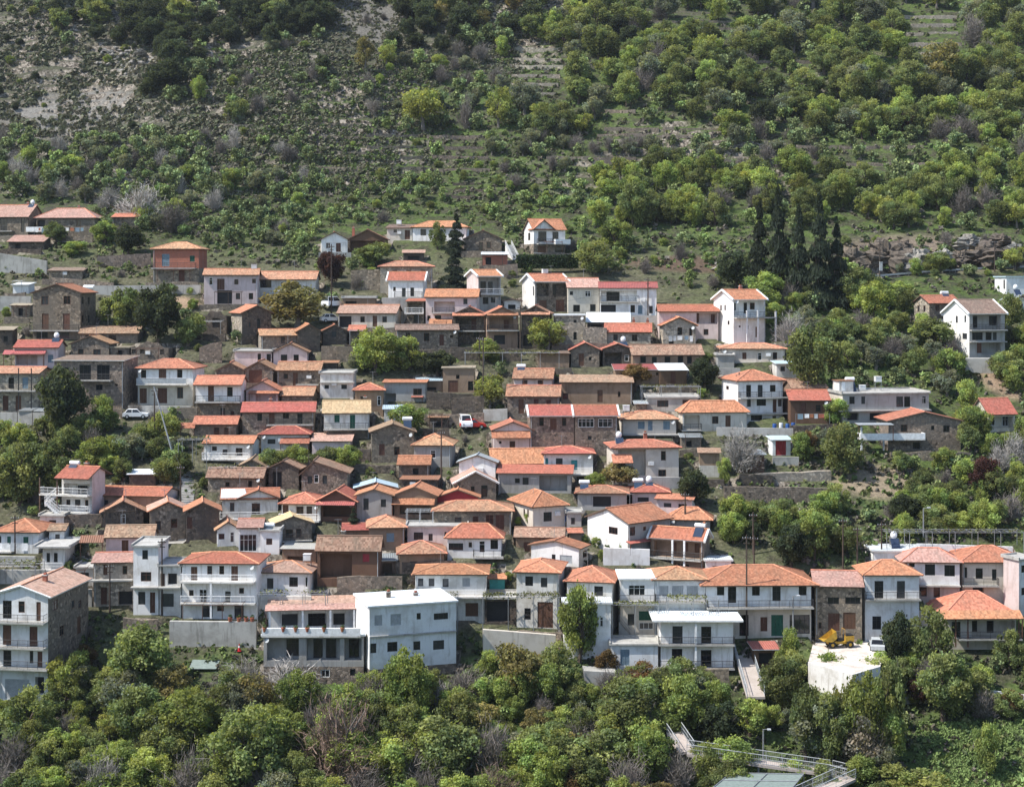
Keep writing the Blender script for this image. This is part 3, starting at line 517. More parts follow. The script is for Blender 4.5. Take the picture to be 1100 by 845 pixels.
SHUT = dict(w='fbrown', k='dark', v='edgew', b='fblue', g='fgreen', d='fbrown', o='dark', s='fgrey', t='fteal', r='fred', L='x')
def face_wall(mb, P, u0, u1, z0, zt, ops, mat, recess):
    """a wall in its own plane with real openings; P(u, n, z) gives the point, n inward"""
    us = sorted(set([u0, u1] + [v for o in ops for v in (o[0], o[1])])); zs = sorted(set([z0, zt] + [v for o in ops for v in (o[2], o[3])]))
    for i in range(len(us) - 1):
        for j in range(len(zs) - 1):
            cu, cz = (us[i] + us[i + 1]) / 2, (zs[j] + zs[j + 1]) / 2
            if any(o[0] < cu < o[1] and o[2] < cz < o[3] for o in ops): continue
            mb.poly([P(us[i], 0, zs[j]), P(us[i + 1], 0, zs[j]), P(us[i + 1], 0, zs[j + 1]), P(us[i], 0, zs[j + 1])], mat)
    for o in ops:
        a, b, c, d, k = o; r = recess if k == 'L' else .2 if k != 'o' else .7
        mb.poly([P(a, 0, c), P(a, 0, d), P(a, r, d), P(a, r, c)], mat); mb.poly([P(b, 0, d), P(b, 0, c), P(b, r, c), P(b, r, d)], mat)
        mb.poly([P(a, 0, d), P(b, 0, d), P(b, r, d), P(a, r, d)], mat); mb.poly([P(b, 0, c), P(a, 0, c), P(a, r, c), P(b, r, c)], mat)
        if k in 'Lo': mb.poly([P(a, r, c), P(b, r, c), P(b, r, d), P(a, r, d)], 'dark' if k == 'o' else mat)  # empty openings backed by a near-black sheet, inner shade put in as colour
def window(root, P, o, base, origin):
    a, b, c, d, k = o
    if k in 'Lo': return
    e = .004; w = b - a; h = d - c; fr = min(.075, w * .14); fk = SHUT[k]
    mb = MB(); Q = lambda u, n, z: tuple(np.array(P(u, n + base, z)) - origin)
    n0, n1 = .03, .13
    for (x0, x1, z0, z1) in ((a + e, a + fr, c + e, d - e), (b - fr, b - e, c + e, d - e), (a + fr, b - fr, d - fr, d - e), (a + fr, b - fr, c + e, c + fr)):
        mb.box(x0, x1, n0, n1, z0, z1, fk, Q)
    if k in 'dr' or (k == 'g' and h > 1.4 * w) or (k == 't' and h > 1.3 * w):      # a boarded door leaf
        nb = max(2, int(w / .45))
        for i in range(nb):
            x0 = a + fr + (w - 2 * fr) * i / nb; x1 = a + fr + (w - 2 * fr) * (i + 1) / nb
            mb.box(x0 + .012, x1 - .012, .07, .12, c + fr, d - fr, fk, Q)
        mb.build('door', root); return
    if k in 'sbt' or (k == 'g'):                # closed louvred shutters
        nb = max(4, int(h / .13))
        for i in range(nb):
            z0 = c + fr + (h - 2 * fr) * i / nb
            mb.box(a + fr, b - fr, .07, .11, z0 + .01, z0 + (h - 2 * fr) / nb - .02, fk, Q)
        mb.box((a + b) / 2 - .03, (a + b) / 2 + .03, .05, .12, c + fr, d - fr, fk, Q)
        mb.build('shutter', root); return
    nm = max(1, int(round(w / .65)))
    for i in range(1, nm):
        x = a + w * i / nm; mb.box(x - .025, x + .025, .05, .11, c + fr, d - fr, fk, Q)
    if h > 1.0: mb.box(a + fr, b - fr, .052, .108, c + h * .68 - .02, c + h * .68 + .02, fk, Q)
    wn = mb.build('window', root)
    g = MB(); g.poly([Q(a + fr, .09, c + fr), Q(b - fr, .09, c + fr), Q(b - fr, .09, d - fr), Q(a + fr, .09, d - fr)], 'glass')
    g.build('pane', wn)
def slope(mb, pts, k, ek, t=.16):
    """a roof slope: pts run eave start, eave end, then the upper edge back"""
    p = [np.array(x, float) for x in pts]; e = p[1] - p[0]; e /= np.linalg.norm(e)
    n = np.cross(p[1] - p[0], p[2] - p[0]); n /= np.linalg.norm(n)
    if n[2] < 0: n = -n
    f = np.cross(n, e); uv = [((x - p[0]).dot(e), (x - p[0]).dot(f)) for x in p]
    mb.poly(p, k, uv); lo = [x - n * t for x in p]; mb.poly(lo[::-1], ek)
    for i in range(len(p)):
        j = (i + 1) % len(p); mb.poly([p[i], lo[i], lo[j], p[j]], ek)
def ridge(mb, a, b, k):
    a = np.array(a, float); b = np.array(b, float); mb.tube(a, b, .11, .11, k, 6)
def railing(mb, P, u0, u1, dep, z, style):
    k = {'d': 'dark', 'w': 'white', 'l': 'fgrey'}[style]
    segs = [((u0, -dep), (u1, -dep)), ((u0, -dep), (u0, -.05)), ((u1, -dep), (u1, -.05))]
    for (p, q) in segs:
        L = math.hypot(q[0] - p[0], q[1] - p[1])
        for h, r in ((.95, .03), (.12, .02), (.52, .016)):
            mb.tube(P(p[0], p[1], z + h), P(q[0], q[1], z + h), r, r, k, 4)
        n = max(1, int(L / .16))
        for i in range(n + 1):
            u = p[0] + (q[0] - p[0]) * i / n; v = p[1] + (q[1] - p[1]) * i / n; r = .028 if i % 8 == 0 else .011
            mb.tube(P(u, v, z), P(u, v, z + .95), r, r, k, 3 if r < .02 else 4, False)
NAMES = dict(st='stone_house', sl='stone_house', sd='stone_house', bk='brick_house', gr='concrete_house', cn='concrete_house', wd='timber_house', mu='mud_brick_house')
def make_house(q):
    kw = q['kw']; D, zb, a, b, d, yaw = q['D'], q['zb'], q['a'], q['b'], q['d'], q['yaw']
    c_, s_ = math.cos(yaw), math.sin(yaw); ox, oy, s = q['ox'], q['oy'], q['s']
    origin = np.array((q['xc'], D, zb))
    W = lambda u, v, z: (q['xc'] + u * c_ - v * s_, D + u * s_ + v * c_, z)         # world
    T = lambda u, v, z: tuple(np.array(W(u, v, z)) - origin)                        # relative to the house's base
    gx = lambda x: ox + x / s; gy = lambda y: oy + y / s
    fs = lambda x: q['S'](gx(x)); Zat = lambda y, dd: (HY - gy(y)) / F * dd
    w = b - a; roof = q['roof']; rc = q['rc']; g = .3; o = kw.get('ov', .45); ek = kw.get('vw', 'edge'); ek = {'edge': 'edge', 'edgew': 'edgew'}[ek]
    yaw_mid = D
    zE = (HY - q['ye']) / F * (D - o)
    m = fs(kw['apx']) if 'apx' in kw else (a + b) / 2
    if roof in 'gh':
        half = min(d, w) / 2 if roof == 'h' and w < d else d / 2
        zr = (HY - q['yr']) / F * (D + half * c_); k = max(.12, min(.85, (zr - zE) / (half + o))); zr = zE + k * (half + o)
    elif roof == 'f':
        half = max(m - a, b - m); zr = (HY - q['yr']) / F * D; k = max(.15, min(.95, (zr - zE) / (half + o))); zr = zE + k * (half + o)
    elif roof == 'm':
        zr = (HY - q['yr']) / F * (D + d * c_); k = max(.06, min(.7, (zr - zE) / (d + o))); zr = zE + k * (d + o)
    else: k = 0; zr = zE
    ze = zE + o * k if roof in 'ghfm' else zE
    if roof == 'n': zr = (HY - q['yr']) / F * D; ze = zE
    ze = max(ze, zb + 1.6)
    if roof in 'ghfm': zE = ze - o * k; zr = max(zr, ze + .2)
    nm = q['name'] or NAMES.get(q['wall'], 'plaster_house')
    root = empty(nm, tuple(origin)); tag(root, q['label'], {'shed': 'shed', 'barn': 'barn', 'ruin': 'ruin', 'hut': 'hut', 'annex': 'annex', 'lean_to': 'lean-to'}.get(nm, 'house'), 'village buildings stepped up the hillside')
    z0 = min(zb - 1.6, min(ground0(x, y) for x, y in rect(q)[:2]) - .6)
    # openings
    OPS = {'F': [], '<': [], '>': []}; INL = []
    DL = ((q['xc'] + a * c_), D + a * s_); DR = ((q['xc'] + b * c_), D + b * s_)
    for sd, kk, px, py, ww, hh in re.findall(r'([<>]?)([A-Za-z])(-?\d+),(-?\d+),(\d+),(\d+)', q['op']):
        px, py, ww, hh = map(float, (px, py, ww, hh))
        if ww < 2: continue
        if not sd:
            u0, u1 = fs(px - ww / 2), fs(px + ww / 2); dd = D + (u0 + u1) / 2 * s_
            zz0, zz1 = Zat(py + hh / 2, dd), Zat(py - hh / 2, dd)
            lim0, lim1, key = a, b, 'F'
        else:
            X, Y = DL if sd == '<' else DR
            def TV(p): kq = (gx(p) - 550) / F; return (kq * Y - X) / (-s_ - kq * c_)
            t0, t1 = sorted((TV(px - ww / 2), TV(px + ww / 2))); dd = Y + (t0 + t1) / 2 * c_
            zz0, zz1 = Zat(py + hh / 2, dd), Zat(py - hh / 2, dd); u0, u1 = t0, t1; lim0, lim1, key = 0, d, sd
        u0, u1 = max(u0, lim0 + .12), min(u1, lim1 - .12); zz0 = max(zz0, zb + .02); top = ze - .1 if key == 'F' or roof != 'g' else zr - .6
        zz1 = min(zz1, ze - .1)
        if u1 - u0 < .2 or zz1 - zz0 < .2: continue
        cand = (u0, u1, zz0, zz1, kk); L = OPS[key]; inside = False; bad = False
        for e in L:
            if e[0] < u1 + .03 and u0 < e[1] + .03 and e[2] < zz1 + .03 and zz0 < e[3] + .03:
                if e[4] == 'L':
                    if e[0] - .2 < u0 and u1 < e[1] + .2: inside = True; INL.append((max(u0, e[0] + .05), min(u1, e[1] - .05), max(zz0, e[2] + .02), min(zz1, e[3] - .05), kk))
                    else: bad = True
                else: bad = True
        if not inside and not bad: L.append(cand)
    rec = min(1.4, d * .4)
    wall = q['wall']; low = kw.get('low'); zl = None
    if low: zl = Zat(low[0], D); zl = zl if zb + .4 < zl < ze - .4 else None
    Pf = lambda u, n, z: T(u, n, z); Pl = lambda v, n, z: T(a + n, v, z); Pr = lambda v, n, z: T(b - n, v, z)
    def walls(zlo, zhi, mats, name, tri):
        mb = MB()
        def cut(L): 
            r = []
            for e in L:
                lo, hi = max(e[2], zlo + .001), min(e[3], zhi - .001)
                if hi - lo > .1 and (e[2] + e[3]) / 2 > zlo and (e[2] + e[3]) / 2 < zhi: r.append((e[0], e[1], lo, hi, e[4]))
            return r
        F1, L1, R1 = cut(OPS['F']), cut(OPS['<']), cut(OPS['>'])
        face_wall(mb, Pf, a, b, zlo, zhi, F1, mats[0], rec); face_wall(mb, Pl, 0, d, zlo, zhi, L1, mats[1], .3); face_wall(mb, Pr, 0, d, zlo, zhi, R1, mats[2], .3)
        mb.poly([T(b, d, zlo), T(a, d, zlo), T(a, d, zhi), T(b, d, zhi)], mats[0])
        if tri:
            if roof == 'g':
                mb.poly([T(a, d, ze), T(a, 0, ze), T(a, d / 2, zr - .1)], mats[1]); mb.poly([T(b, 0, ze), T(b, d, ze), T(b, d / 2, zr - .1)], mats[2])
            elif roof == 'f':
                mb.poly([T(a, 0, ze), T(b, 0, ze), T(m, 0, zr - .1)], mats[0]); mb.poly([T(b, d, ze), T(a, d, ze), T(m, d, zr - .1)], mats[0])
            elif roof == 'm':
                mb.poly([T(a, d, ze), T(a, 0, ze), T(a, d, zr - .1)], mats[1]); mb.poly([T(b, 0, ze), T(b, d, ze), T(b, d, zr - .1)], mats[2])
                mb.poly([T(b, d, ze), T(a, d, ze), T(a, d, zr - .1), T(b, d, zr - .1)], mats[0])
            elif roof == 'n':
                t = .45; n = 7; pr = random.Random(int(q['x0']))
                top = [(a + w * i / n, ze + max(0, (1 - abs((i / n - .5) * 2))) * (zr - ze) * .9 + pr.uniform(-.25, .35)) for i in range(n + 1)]
                for i in range(n):
                    (ua, za), (ub, zb2) = top[i], top[i + 1]; za = max(za, ze); zb2 = max(zb2, ze)
                    mb.hexa([T(ua, 0.001, ze - .05), T(ub, .001, ze - .05), T(ub, t, ze - .05), T(ua, t, ze - .05), T(ua, .001, za), T(ub, .001, zb2), T(ub, t, zb2), T(ua, t, za)], mats[0])
                mb.poly([T(a, t, zlo), T(b, t, zlo), T(b, t, zhi), T(a, t, zhi)], mats[0])
            elif roof == 'flat': pass
        wo = mb.build(name, root)
        for e in F1: window(root, lambda u, n, z: W(u, n, z), e, 0, origin)
        for e in L1: window(root, lambda v, n, z: W(a + n, v, z), e, 0, origin)
        for e in R1: window(root, lambda v, n, z: W(b - n, v, z), e, 0, origin)
        return wo
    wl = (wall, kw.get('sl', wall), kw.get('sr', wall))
    if zl:
        walls(z0, zl, (low[1],) * 3, 'lower_wall', False); walls(zl, ze, wl, 'wall', True)
    else: walls(z0, ze, wl, 'wall', True)
    for e in INL: window(root, lambda u, n, z: W(u, n, z), e, rec - .14, origin)
    # roof
    up = .14; mb = MB(); rk = 'ridge' if rc in ('orr', 'oo', 'rd', 'pk') else rc
    if roof == 'g':
        zt = zr + up; e0 = zE + up
        slope(mb, [T(a - g, -o, e0), T(b + g, -o, e0), T(b + g, d / 2, zt), T(a - g, d / 2, zt)], rc, ek)
        slope(mb, [T(b + g, d + o, e0), T(a - g, d + o, e0), T(a - g, d / 2, zt), T(b + g, d / 2, zt)], rc, ek)
        ridge(mb, T(a - g, d / 2, zt + .02), T(b + g, d / 2, zt + .02), rk)
        if ek == 'edgew':
            for u in (a - g, b + g):
                for v0, v1 in ((-o, d / 2), (d + o, d / 2)):
                    mb.hexa([T(u - .14, v0, e0 - .2), T(u + .14, v0, e0 - .2), T(u + .14, v1, zt - .2), T(u - .14, v1, zt - .2), T(u - .14, v0, e0 + .1), T(u + .14, v0, e0 + .1), T(u + .14, v1, zt + .1), T(u - .14, v1, zt + .1)], 'edgew')
    elif roof == 'f':
        zt = zr + up
        for u0, hw in ((a, m - a), (b, b - m)):
            sg = -1 if u0 == a else 1; e0 = ze - o * (zr - ze) / max(hw, .5) * 1.0 + up
            pts = [T(u0 + sg * o, -g, e0), T(u0 + sg * o, d + g, e0), T(m, d + g, zt), T(m, -g, zt)]
            slope(mb, pts, rc, ek)
            if ek == 'edgew' or q['rc'] in ('rd', 'pk'):
                P0 = np.array(pts[0]); P1 = np.array(pts[3]); mb.tube(P0 + (0, 0, .03), P1 + (0, 0, .03), .1, .1, 'edgew' if ek == 'edgew' else rk, 4)
        ridge(mb, T(m, -g, zt + .02), T(m, d + g, zt + .02), rk)
    elif roof == 'h':
        e0 = zE + up; zt = zr + up
        if w >= d: r0, r1 = (a + half, d / 2), (b - half, d / 2)
        else: r0, r1 = ((a + b) / 2, half), ((a + b) / 2, d - half)
        if w >= d and r1[0] - r0[0] < .3: r0 = ((a + b) / 2 - .15, d / 2); r1 = ((a + b) / 2 + .15, d / 2)
        A, B, C, E = T(a - o, -o, e0), T(b + o, -o, e0), T(b + o, d + o, e0), T(a - o, d + o, e0); P0, P1 = T(r0[0], r0[1], zt), T(r1[0], r1[1], zt)
        if w >= d: sl = [[A, B, P1, P0], [C, E, P0, P1], [E, A, P0], [B, C, P1]]; hips = [(A, P0), (E, P0), (B, P1), (C, P1), (P0, P1)]
        else: sl = [[A, B, P0], [C, E, P1], [E, A, P0, P1], [B, C, P1, P0]]; hips = [(A, P0), (B, P0), (C, P1), (E, P1), (P0, P1)]
        for p in sl: slope(mb, p, rc, ek)
        for p in hips: ridge(mb, p[0], p[1], rk)
    elif roof == 'm':
        slope(mb, [T(a - g, -o, zE + up), T(b + g, -o, zE + up), T(b + g, d + .2, zr + up), T(a - g, d + .2, zr + up)], rc, ek if rc not in ('wm', 'gm', 'bm', 'rm') else 'edgew', .1)
    elif roof == 'flat':
        oo = kw.get('ov', .25); kx = 'edgew' if rc == 'wm' else rc
        slope(mb, [T(a - oo, -oo, ze + .2), T(b + oo, -oo, ze + .2), T(b + oo, d + oo, ze + .2), T(a - oo, d + oo, ze + .2)], rc, kx, .2)
        if rc == 'conc':
            for (u0, u1, v0, v1) in ((a - oo, b + oo, d + oo - .2, d + oo), (a - oo, a - oo + .2, -oo + .002, d + oo - .2), (b + oo - .2, b + oo, -oo + .002, d + oo - .2)):
                mb.box(u0, u1, v0, v1, ze + .2, ze + .42, rc, T)
    elif roof == 'n':
        slope(mb, [T(a + .3, .45, zb + 1.2), T(b - .3, .45, zb + 1.2), T(b - .3, d - .1, zb + 1.6), T(a + .3, d - .1, zb + 1.6)], 'earth', 'earth', .2)
    ro = None
    if mb.f: ro = mb.build('roof' if roof != 'n' else 'fallen_floor', root)
    if 'xg' in kw:
        xa, xb, y1, y2 = kw['xg']; u0, u1 = fs(xa), fs(xb); um = (u0 + u1) / 2; dd = D + um * s_; v0 = -.12
        zz = ze + .02; za = max(zz + .5, Zat(y2, dd)); kk = (za - zz) / ((u1 - u0) / 2); bk = min(d * .5, (za - ze) / max(k, .1)) 
        mb = MB(); mb.hexa([T(u0, v0, zb + .1), T(u1, v0, zb + .1), T(u1, .0, zb + .1), T(u0, .0, zb + .1), T(u0, v0, zb + .2), T(u1, v0, zb + .2), T(u1, .0, zb + .2), T(u0, .0, zb + .2)], wall)
        mb.poly([T(u0, v0, zz), T(u1, v0, zz), T(um, v0, za)], wall); mb.poly([T(u0, v0, zz - .5), T(u1, v0, zz - .5), T(u1, v0, zz), T(u0, v0, zz)], wall)
        mb.build('front_gable', root); mb = MB()
        for sg, uu in ((-1, u0), (1, u1)):
            slope(mb, [T(uu + sg * .35, v0 - .35, zz - .35 * kk + .16), T(uu + sg * .35, bk + .2, zz - .35 * kk + .16), T(um, bk + .6, za + .16), T(um, v0 - .35, za + .16)], rc, ek)
        ridge(mb, T(um, v0 - .35, za + .18), T(um, bk + .6, za + .18), rk); mb.build('gable_roof', root)
    if kw.get('patch'):
        mb = MB(); u0, u1 = a - .2, a + w * .45; t0, t1 = .12, .95; f = lambda t, u: T(u, -o + t * (d / 2 + o), zE + up + t * (zr - zE) + .05)
        slope(mb, [f(t0, u0), f(t0, u1), f(t1, u1 - .4), f(t1, u0)], 'wm', 'edgew', .04); tag(mb.build('roof_sheet', root), 'white sheets laid over the western half of the tiles')
    # balconies, posts, awnings, chimneys, tanks
    for (xa, xb, y, dep, stl) in kw.get('bal', []):
        u0, u1 = fs(xa), fs(xb); z = Zat(y, D - dep); mb = MB()
        mb.box(u0, u1, -dep, -.003, z - .18, z, 'conc' if stl in 'dn' else 'wg', T)
        bo = mb.build('balcony', root)
        if stl in 'dwl':
            mb = MB(); railing(mb, T, u0 + .05, u1 - .05, dep - .05, z, stl)
            if stl == 'l': mb.box(u0 + .1, u1 - .1, -dep + .06, -dep + .08, z + .1, z + .9, 'fgrey', T)
            mb.build('railing', bo)
        elif stl == 'p':
            mb = MB(); mb.box(u0, u1, -dep - .002, -dep + .14, z, z + .9, 'white', T); mb.box(u0, u0 + .14, -dep + .14, -.003, z, z + .9, 'white', T); mb.box(u1 - .14, u1, -dep + .14, -.003, z, z + .9, 'white', T); mb.build('parapet', bo)
    for (x, y1, y2, dep, kk) in kw.get('posts', []):
        u = fs(x); mb = MB(); r = .07 if kk in ('dark', 'edge', 'fbrown') else .12
        mb.box(u - r, u + r, -dep + .02, -dep + .02 + 2 * r, Zat(y2, D - dep), Zat(y1, D - dep), kk, T); mb.build('post', root)
    for (xa, xb, y1, y2, dep, kk) in kw.get('aw', []):
        u0, u1 = fs(xa), fs(xb); zf = Zat(y2, D - dep); zk = max(zf + .12, min(zf + dep * .9, Zat(y1, D)))
        mb = MB(); slope(mb, [T(u0, -dep, zf), T(u1, -dep, zf), T(u1, -.02, zk), T(u0, -.02, zk)], kk, 'edge', .1)
        ao = mb.build('porch_roof', root)
        for u in (u0 + .15, u1 - .15): mb = MB(); mb.box(u - .05, u + .05, -dep + .1, -dep + .2, zf - min(2.4, max(.5, zf - zb)), zf - .06, 'fbrown', T); mb.build('porch_post', ao)
    for (x, y) in kw.get('ch', []):
        v = d / 2 + .3 if roof != 'f' else d * .4; u = min(max(fs(x), a + .4), b - .4); zt = Zat(y, D + v); zt = max(zt, zr + .5); zt = min(zt, zr + 1.8)
        mb = MB(); kk = 'bk' if q['rc'] in ('rd', 'pk', 'orr') else 'st'
        mb.box(u - .25, u + .25, v - .25, v + .25, zr - 1.5, zt, kk, T); mb.box(u - .32, u + .32, v - .32, v + .32, zt, zt + .1, 'conc', T); mb.box(u - .16, u + .16, v - .16, v + .16, zt + .1, zt + .32, 'terra', T)
        mb.build('chimney', root)
    for (x, y, kk) in kw.get('wt', []):
        v = d * .55; u = min(max(fs(x), a + .9), b - .9); z = max(Zat(y, D + v), zr + .55 if roof != 'flat' else ze + .6); z = min(z, zr + 2.6)
        mb = MB(); zz = zr - .8 if roof != 'flat' else ze + .15
        for du in (-.5, .5):
            for dv in (-.3, .3): mb.tube(T(u + du, v + dv, zz), T(u + du, v + dv, z - .3), .03, .03, 'grey', 4)
        for dv in (-.3, .3): mb.tube(T(u - .5, v + dv, z - .32), T(u + .5, v + dv, z - .32), .03, .03, 'grey', 4)
        for du in (-.5, .5): mb.tube(T(u + du, v - .3, z - .32), T(u + du, v + .3, z - .32), .03, .03, 'grey', 4)
        wo = mb.build('water_heater', root); mb = MB()
        if kk == 'c':
            mb.tube(T(u - .7, v, z), T(u + .7, v, z), .3, .3, 'tank', 12)
            mb.tube(T(u - .78, v, z), T(u - .7, v, z), .18, .3, 'tank', 12); mb.tube(T(u + .7, v, z), T(u + .78, v, z), .3, .18, 'tank', 12)
        elif kk == 'b': mb.ball(T(u, v, z + .15), .46, 'tank', 12, 8, 1.15)
        else: mb.box(u - .5, u + .5, v - .4, v + .4, z - .4, z + .4, 'bl', T); mb.box(u - .54, u + .54, v - .44, v + .44, z + .4, z + .46, 'white', T)
        mb.build('tank', wo)
        if kk in 'cb':
            mb = MB(); slope(mb, [T(u - .6, v - 1.5, zr + .2 if roof == 'flat' else max(zE + .5, z - 1.3)), T(u + .6, v - 1.5, zr + .2 if roof == 'flat' else max(zE + .5, z - 1.3)), T(u + .6, v - .35, z - .25), T(u - .6, v - .35, z - .25)], 'panel', 'grey', .08)
            mb.build('solar_panel', wo)
    # rain pipes and aerials
    if w > 4 and roof in 'ghm' and (ze - zb) > 2.6 and rnd.random() < .7:
        u = b - .18 if rnd.random() < .6 else a + .18; mb = MB(); mb.tube(T(u, -.07, zb), T(u, -.07, ze - .25), .05, .05, 'fgrey', 5); mb.tube(T(u, -.07, ze - .25), T(u, -o + .1, zE + .02), .05, .05, 'fgrey', 5); mb.build('rain_pipe', root)
    if w > 4.5 and roof in 'ghf' and rnd.random() < .42:
        u, v = a + w * rnd.uniform(.3, .7), d / 2; mb = MB(); h = rnd.uniform(1.5, 2.4); zt = zr if roof != 'f' else zr - abs(u - m) * k; mb.tube(T(u, v, zt - .3), T(u, v, zt + h), .025, .025, 'grey', 4); mb.tube(T(u - .5, v, zt + h - .1), T(u + .5, v, zt + h - .1), .015, .015, 'grey', 3)
        for e in (-.4, -.2, 0, .2, .4): mb.tube(T(u + e, v - .3, zt + h - .1), T(u + e, v + .3, zt + h - .1), .012, .012, 'grey', 3)
        mb.build('aerial', root)
    if w > 4.5 and rnd.random() < .16 and roof in 'ghflat':
        u = rnd.choice((a + .5, b - .5)); zz = ze - .5; mb = MB(); cn = np.array(T(u, -.35, zz)); nrm = np.array((-.45, -.8, .4)); nrm /= np.linalg.norm(nrm)
        mb.tube(cn, cn + nrm * .08, .05, .3, 'fgrey', 12); mb.tube(T(u, -.01, zz - .1), cn, .025, .025, 'grey', 4); mb.build('satellite_dish', root)
    if w > 4 and rnd.random() < .25:
        u = a + w * rnd.uniform(.2, .8); zz = zb + (ze - zb) * .5
        if not any(e[0] - .5 < u < e[1] + .5 and e[2] - .4 < zz < e[3] + .6 for e in OPS['F']): mb = MB(); mb.box(u - .4, u + .4, -.34, -.02, zz, zz + .55, 'edgew', T); mb.build('air_conditioner', root)
    if 'pent' in kw:
        xa, xb, y1, y2 = kw['pent']; u0, u1 = fs(xa), fs(xb); mb = MB(); zt = Zat(y1, D + 3)
        mb.box(u0, u1, 2, 5, ze + .2, zt, 'wg', T); po = mb.build('roof_room', root)
        mb = MB(); mb.box(u0 - .2, u1 + .2, 1.8, 5.2, zt, zt + .12, 'oo', T); mb.build('roof', po)
        mb = MB(); mb.box(u0 + .4, u0 + 1.0, 1.97, 2.05, ze + .4, ze + 1.8, 'white', T); mb.build('door', po)
    return root
for q in HS: q['obj'] = make_house(q)

# stone-walled terraces in front of the houses
def short(l, n=9):
    w_ = l.replace(',', '').split()[:n]
    while w_[-1] in ('and', 'with', 'a', 'the', 'of', 'on', 'at', 'its', 'to', 'under', 'over', 'in', 'an', 'two', 'beside', 'behind', 'by', 'below', 'for', 'above', 'whose', 'is', 'three', 'dark', 'white', 'red', 'from'): w_.pop()
    return ' '.join(w_)
TERR = []; TINFO = []; seen_ = set()
for q in HS:
    if q['D'] > 345 or q['kw'].get('yoff') or q['x0'] > 1000 or q['D'] < 197: continue
    for dep in (2.6, 1.9, 1.3):
        c, s_ = math.cos(q['yaw']), math.sin(q['yaw']); W = lambda u, v: (q['xc'] + u * c - v * s_, q['D'] + u * s_ + v * c)
        a, b = q['a'] - .6, q['b'] + .6; r = [W(a, -dep), W(b, -dep), W(b, -.02), W(a, -.02)]
        if any(overlap(r, rect(p, 0)) for p in HS if p is not q and abs(p['D'] - q['D']) < 16) or any(overlap(r, t[0]) for t in TERR): continue
        zl = min(ground0(*r[0]), ground0(*r[1])); l = short(q['label'])
        if l in seen_ or q['zb'] - zl < .25: break
        seen_.add(l); TERR.append((r, q['zb'])); TINFO.append((r, q['zb'], q, dep)); o = np.array((r[0][0], r[0][1], zl)); mb = MB(); mat = 'sd' if q['wall'] in ('sd', 'wd', 'mu') else 'conc' if q['wall'] in ('bl', 'wh', 'cn', 'gr') and rnd.random() < .6 else 'st'
        n = max(2, int((b - a) / 1.5)); tp = [q['zb'] - .02 + (rnd.uniform(-.05, .3) if mat != 'conc' else .12) for i in range(n + 1)]
        for i in range(n):
            u0, u1 = a + (b - a) * i / n, a + (b - a) * (i + 1) / n; f = lambda u, v, z: tuple(np.array((*W(u, v), z)) - o)
            mb.hexa([f(u0, -dep - .4, zl - 1), f(u1, -dep - .4, zl - 1), f(u1, -dep, zl - 1), f(u0, -dep, zl - 1), f(u0, -dep - .4, tp[i]), f(u1, -dep - .4, tp[i + 1]), f(u1, -dep, tp[i + 1]), f(u0, -dep, tp[i])], mat)
        tag(mb.build('terrace_wall', None, tuple(o)), 'terrace wall under the ' + l, 'wall', 'walls that hold up the village terraces', 'thing')
        break
print('terraces', len(TERR))
# ------------------------------------------------------------------ walls, yard, road, poles and other things between the houses
TSTRIP = []
FILL = [(r, z - .04) for r, z in TERR]
M['pkc'] = plaster_mat('pinkish_paving', (.46, .40, .36), .4)
M['netting'] = plain('green_netting', (.19, .23, .21), .8)
M['yardc'] = plaster_mat('pale_gravel', (.62, .58, .52), .8, (.42, .35, .28))
def wall_between(label, x0, x1, yt0, yt1, yb0, yb1, mat, th=.5, name='retaining_wall', D=None, cat='wall', grp='walls that hold up the village terraces'):
    d0 = D or hit(x0, yb0); d1 = D or hit(x1, yb1)
    a, b = at(x0, yb0, d0), at(x1, yb1, d1); ta, tb = (HY - yt0) / F * d0, (HY - yt1) / F * d1
    o = np.array(a); mb = MB(); n = max(2, int((math.hypot(b[0] - a[0], b[1] - a[1])) / 2.2)); pr = random.Random(int(x0 * 7 + yt0))
    dx, dy = b[0] - a[0], b[1] - a[1]; L = math.hypot(dx, dy); nx, ny = -dy / L * th, dx / L * th
    rough = .16 if mat in ('st', 'sd', 'sl') else .02
    tops = [ta + (tb - ta) * i / n + pr.uniform(-rough, rough) for i in range(n + 1)]
    for i in range(n):
        p = [(a[0] + dx * (i + k) / n, a[1] + dy * (i + k) / n) for k in (0, 1)]; zl = [min(a[2], b[2]) - 1.5] * 2
        q = [(p[0][0], p[0][1], zl[0]), (p[1][0], p[1][1], zl[1]), (p[1][0] + nx, p[1][1] + ny, zl[1]), (p[0][0] + nx, p[0][1] + ny, zl[0])]
        q += [(p[0][0], p[0][1], tops[i]), (p[1][0], p[1][1], tops[i + 1]), (p[1][0] + nx, p[1][1] + ny, tops[i + 1]), (p[0][0] + nx, p[0][1] + ny, tops[i])]
        mb.hexa([tuple(np.array(v) - o) for v in q], mat)
    ob = mb.build(name, None, tuple(o)); tag(ob, label, cat, grp, 'thing')
    return ob
WL = wall_between
WL('smooth grey concrete wall streaked with dirt under the top lane houses', 0, 50, 272, 280, 293, 295, 'conc')
WL('stone garden wall running up to the red brick house', 104, 162, 276, 272, 287, 287, 'st')
WL('stone wall stepping behind the big grey gabled house', 56, 122, 298, 303, 307, 309, 'st')
WL('long straight concrete wall below the red brick house', 100, 215, 307, 306, 316, 317, 'conc')
WL('blue-grey wall under the white house with the bright red roof', 411, 437, 320, 320, 340, 340, 'conc')
WL('dark dry-stone wall beneath the old house with the earth roof', 458, 484, 421, 422, 440, 440, 'sd')
WL('broken dry-stone wall continuing east of the old earth-roofed house', 485, 520, 427, 424, 447, 447, 'sd')
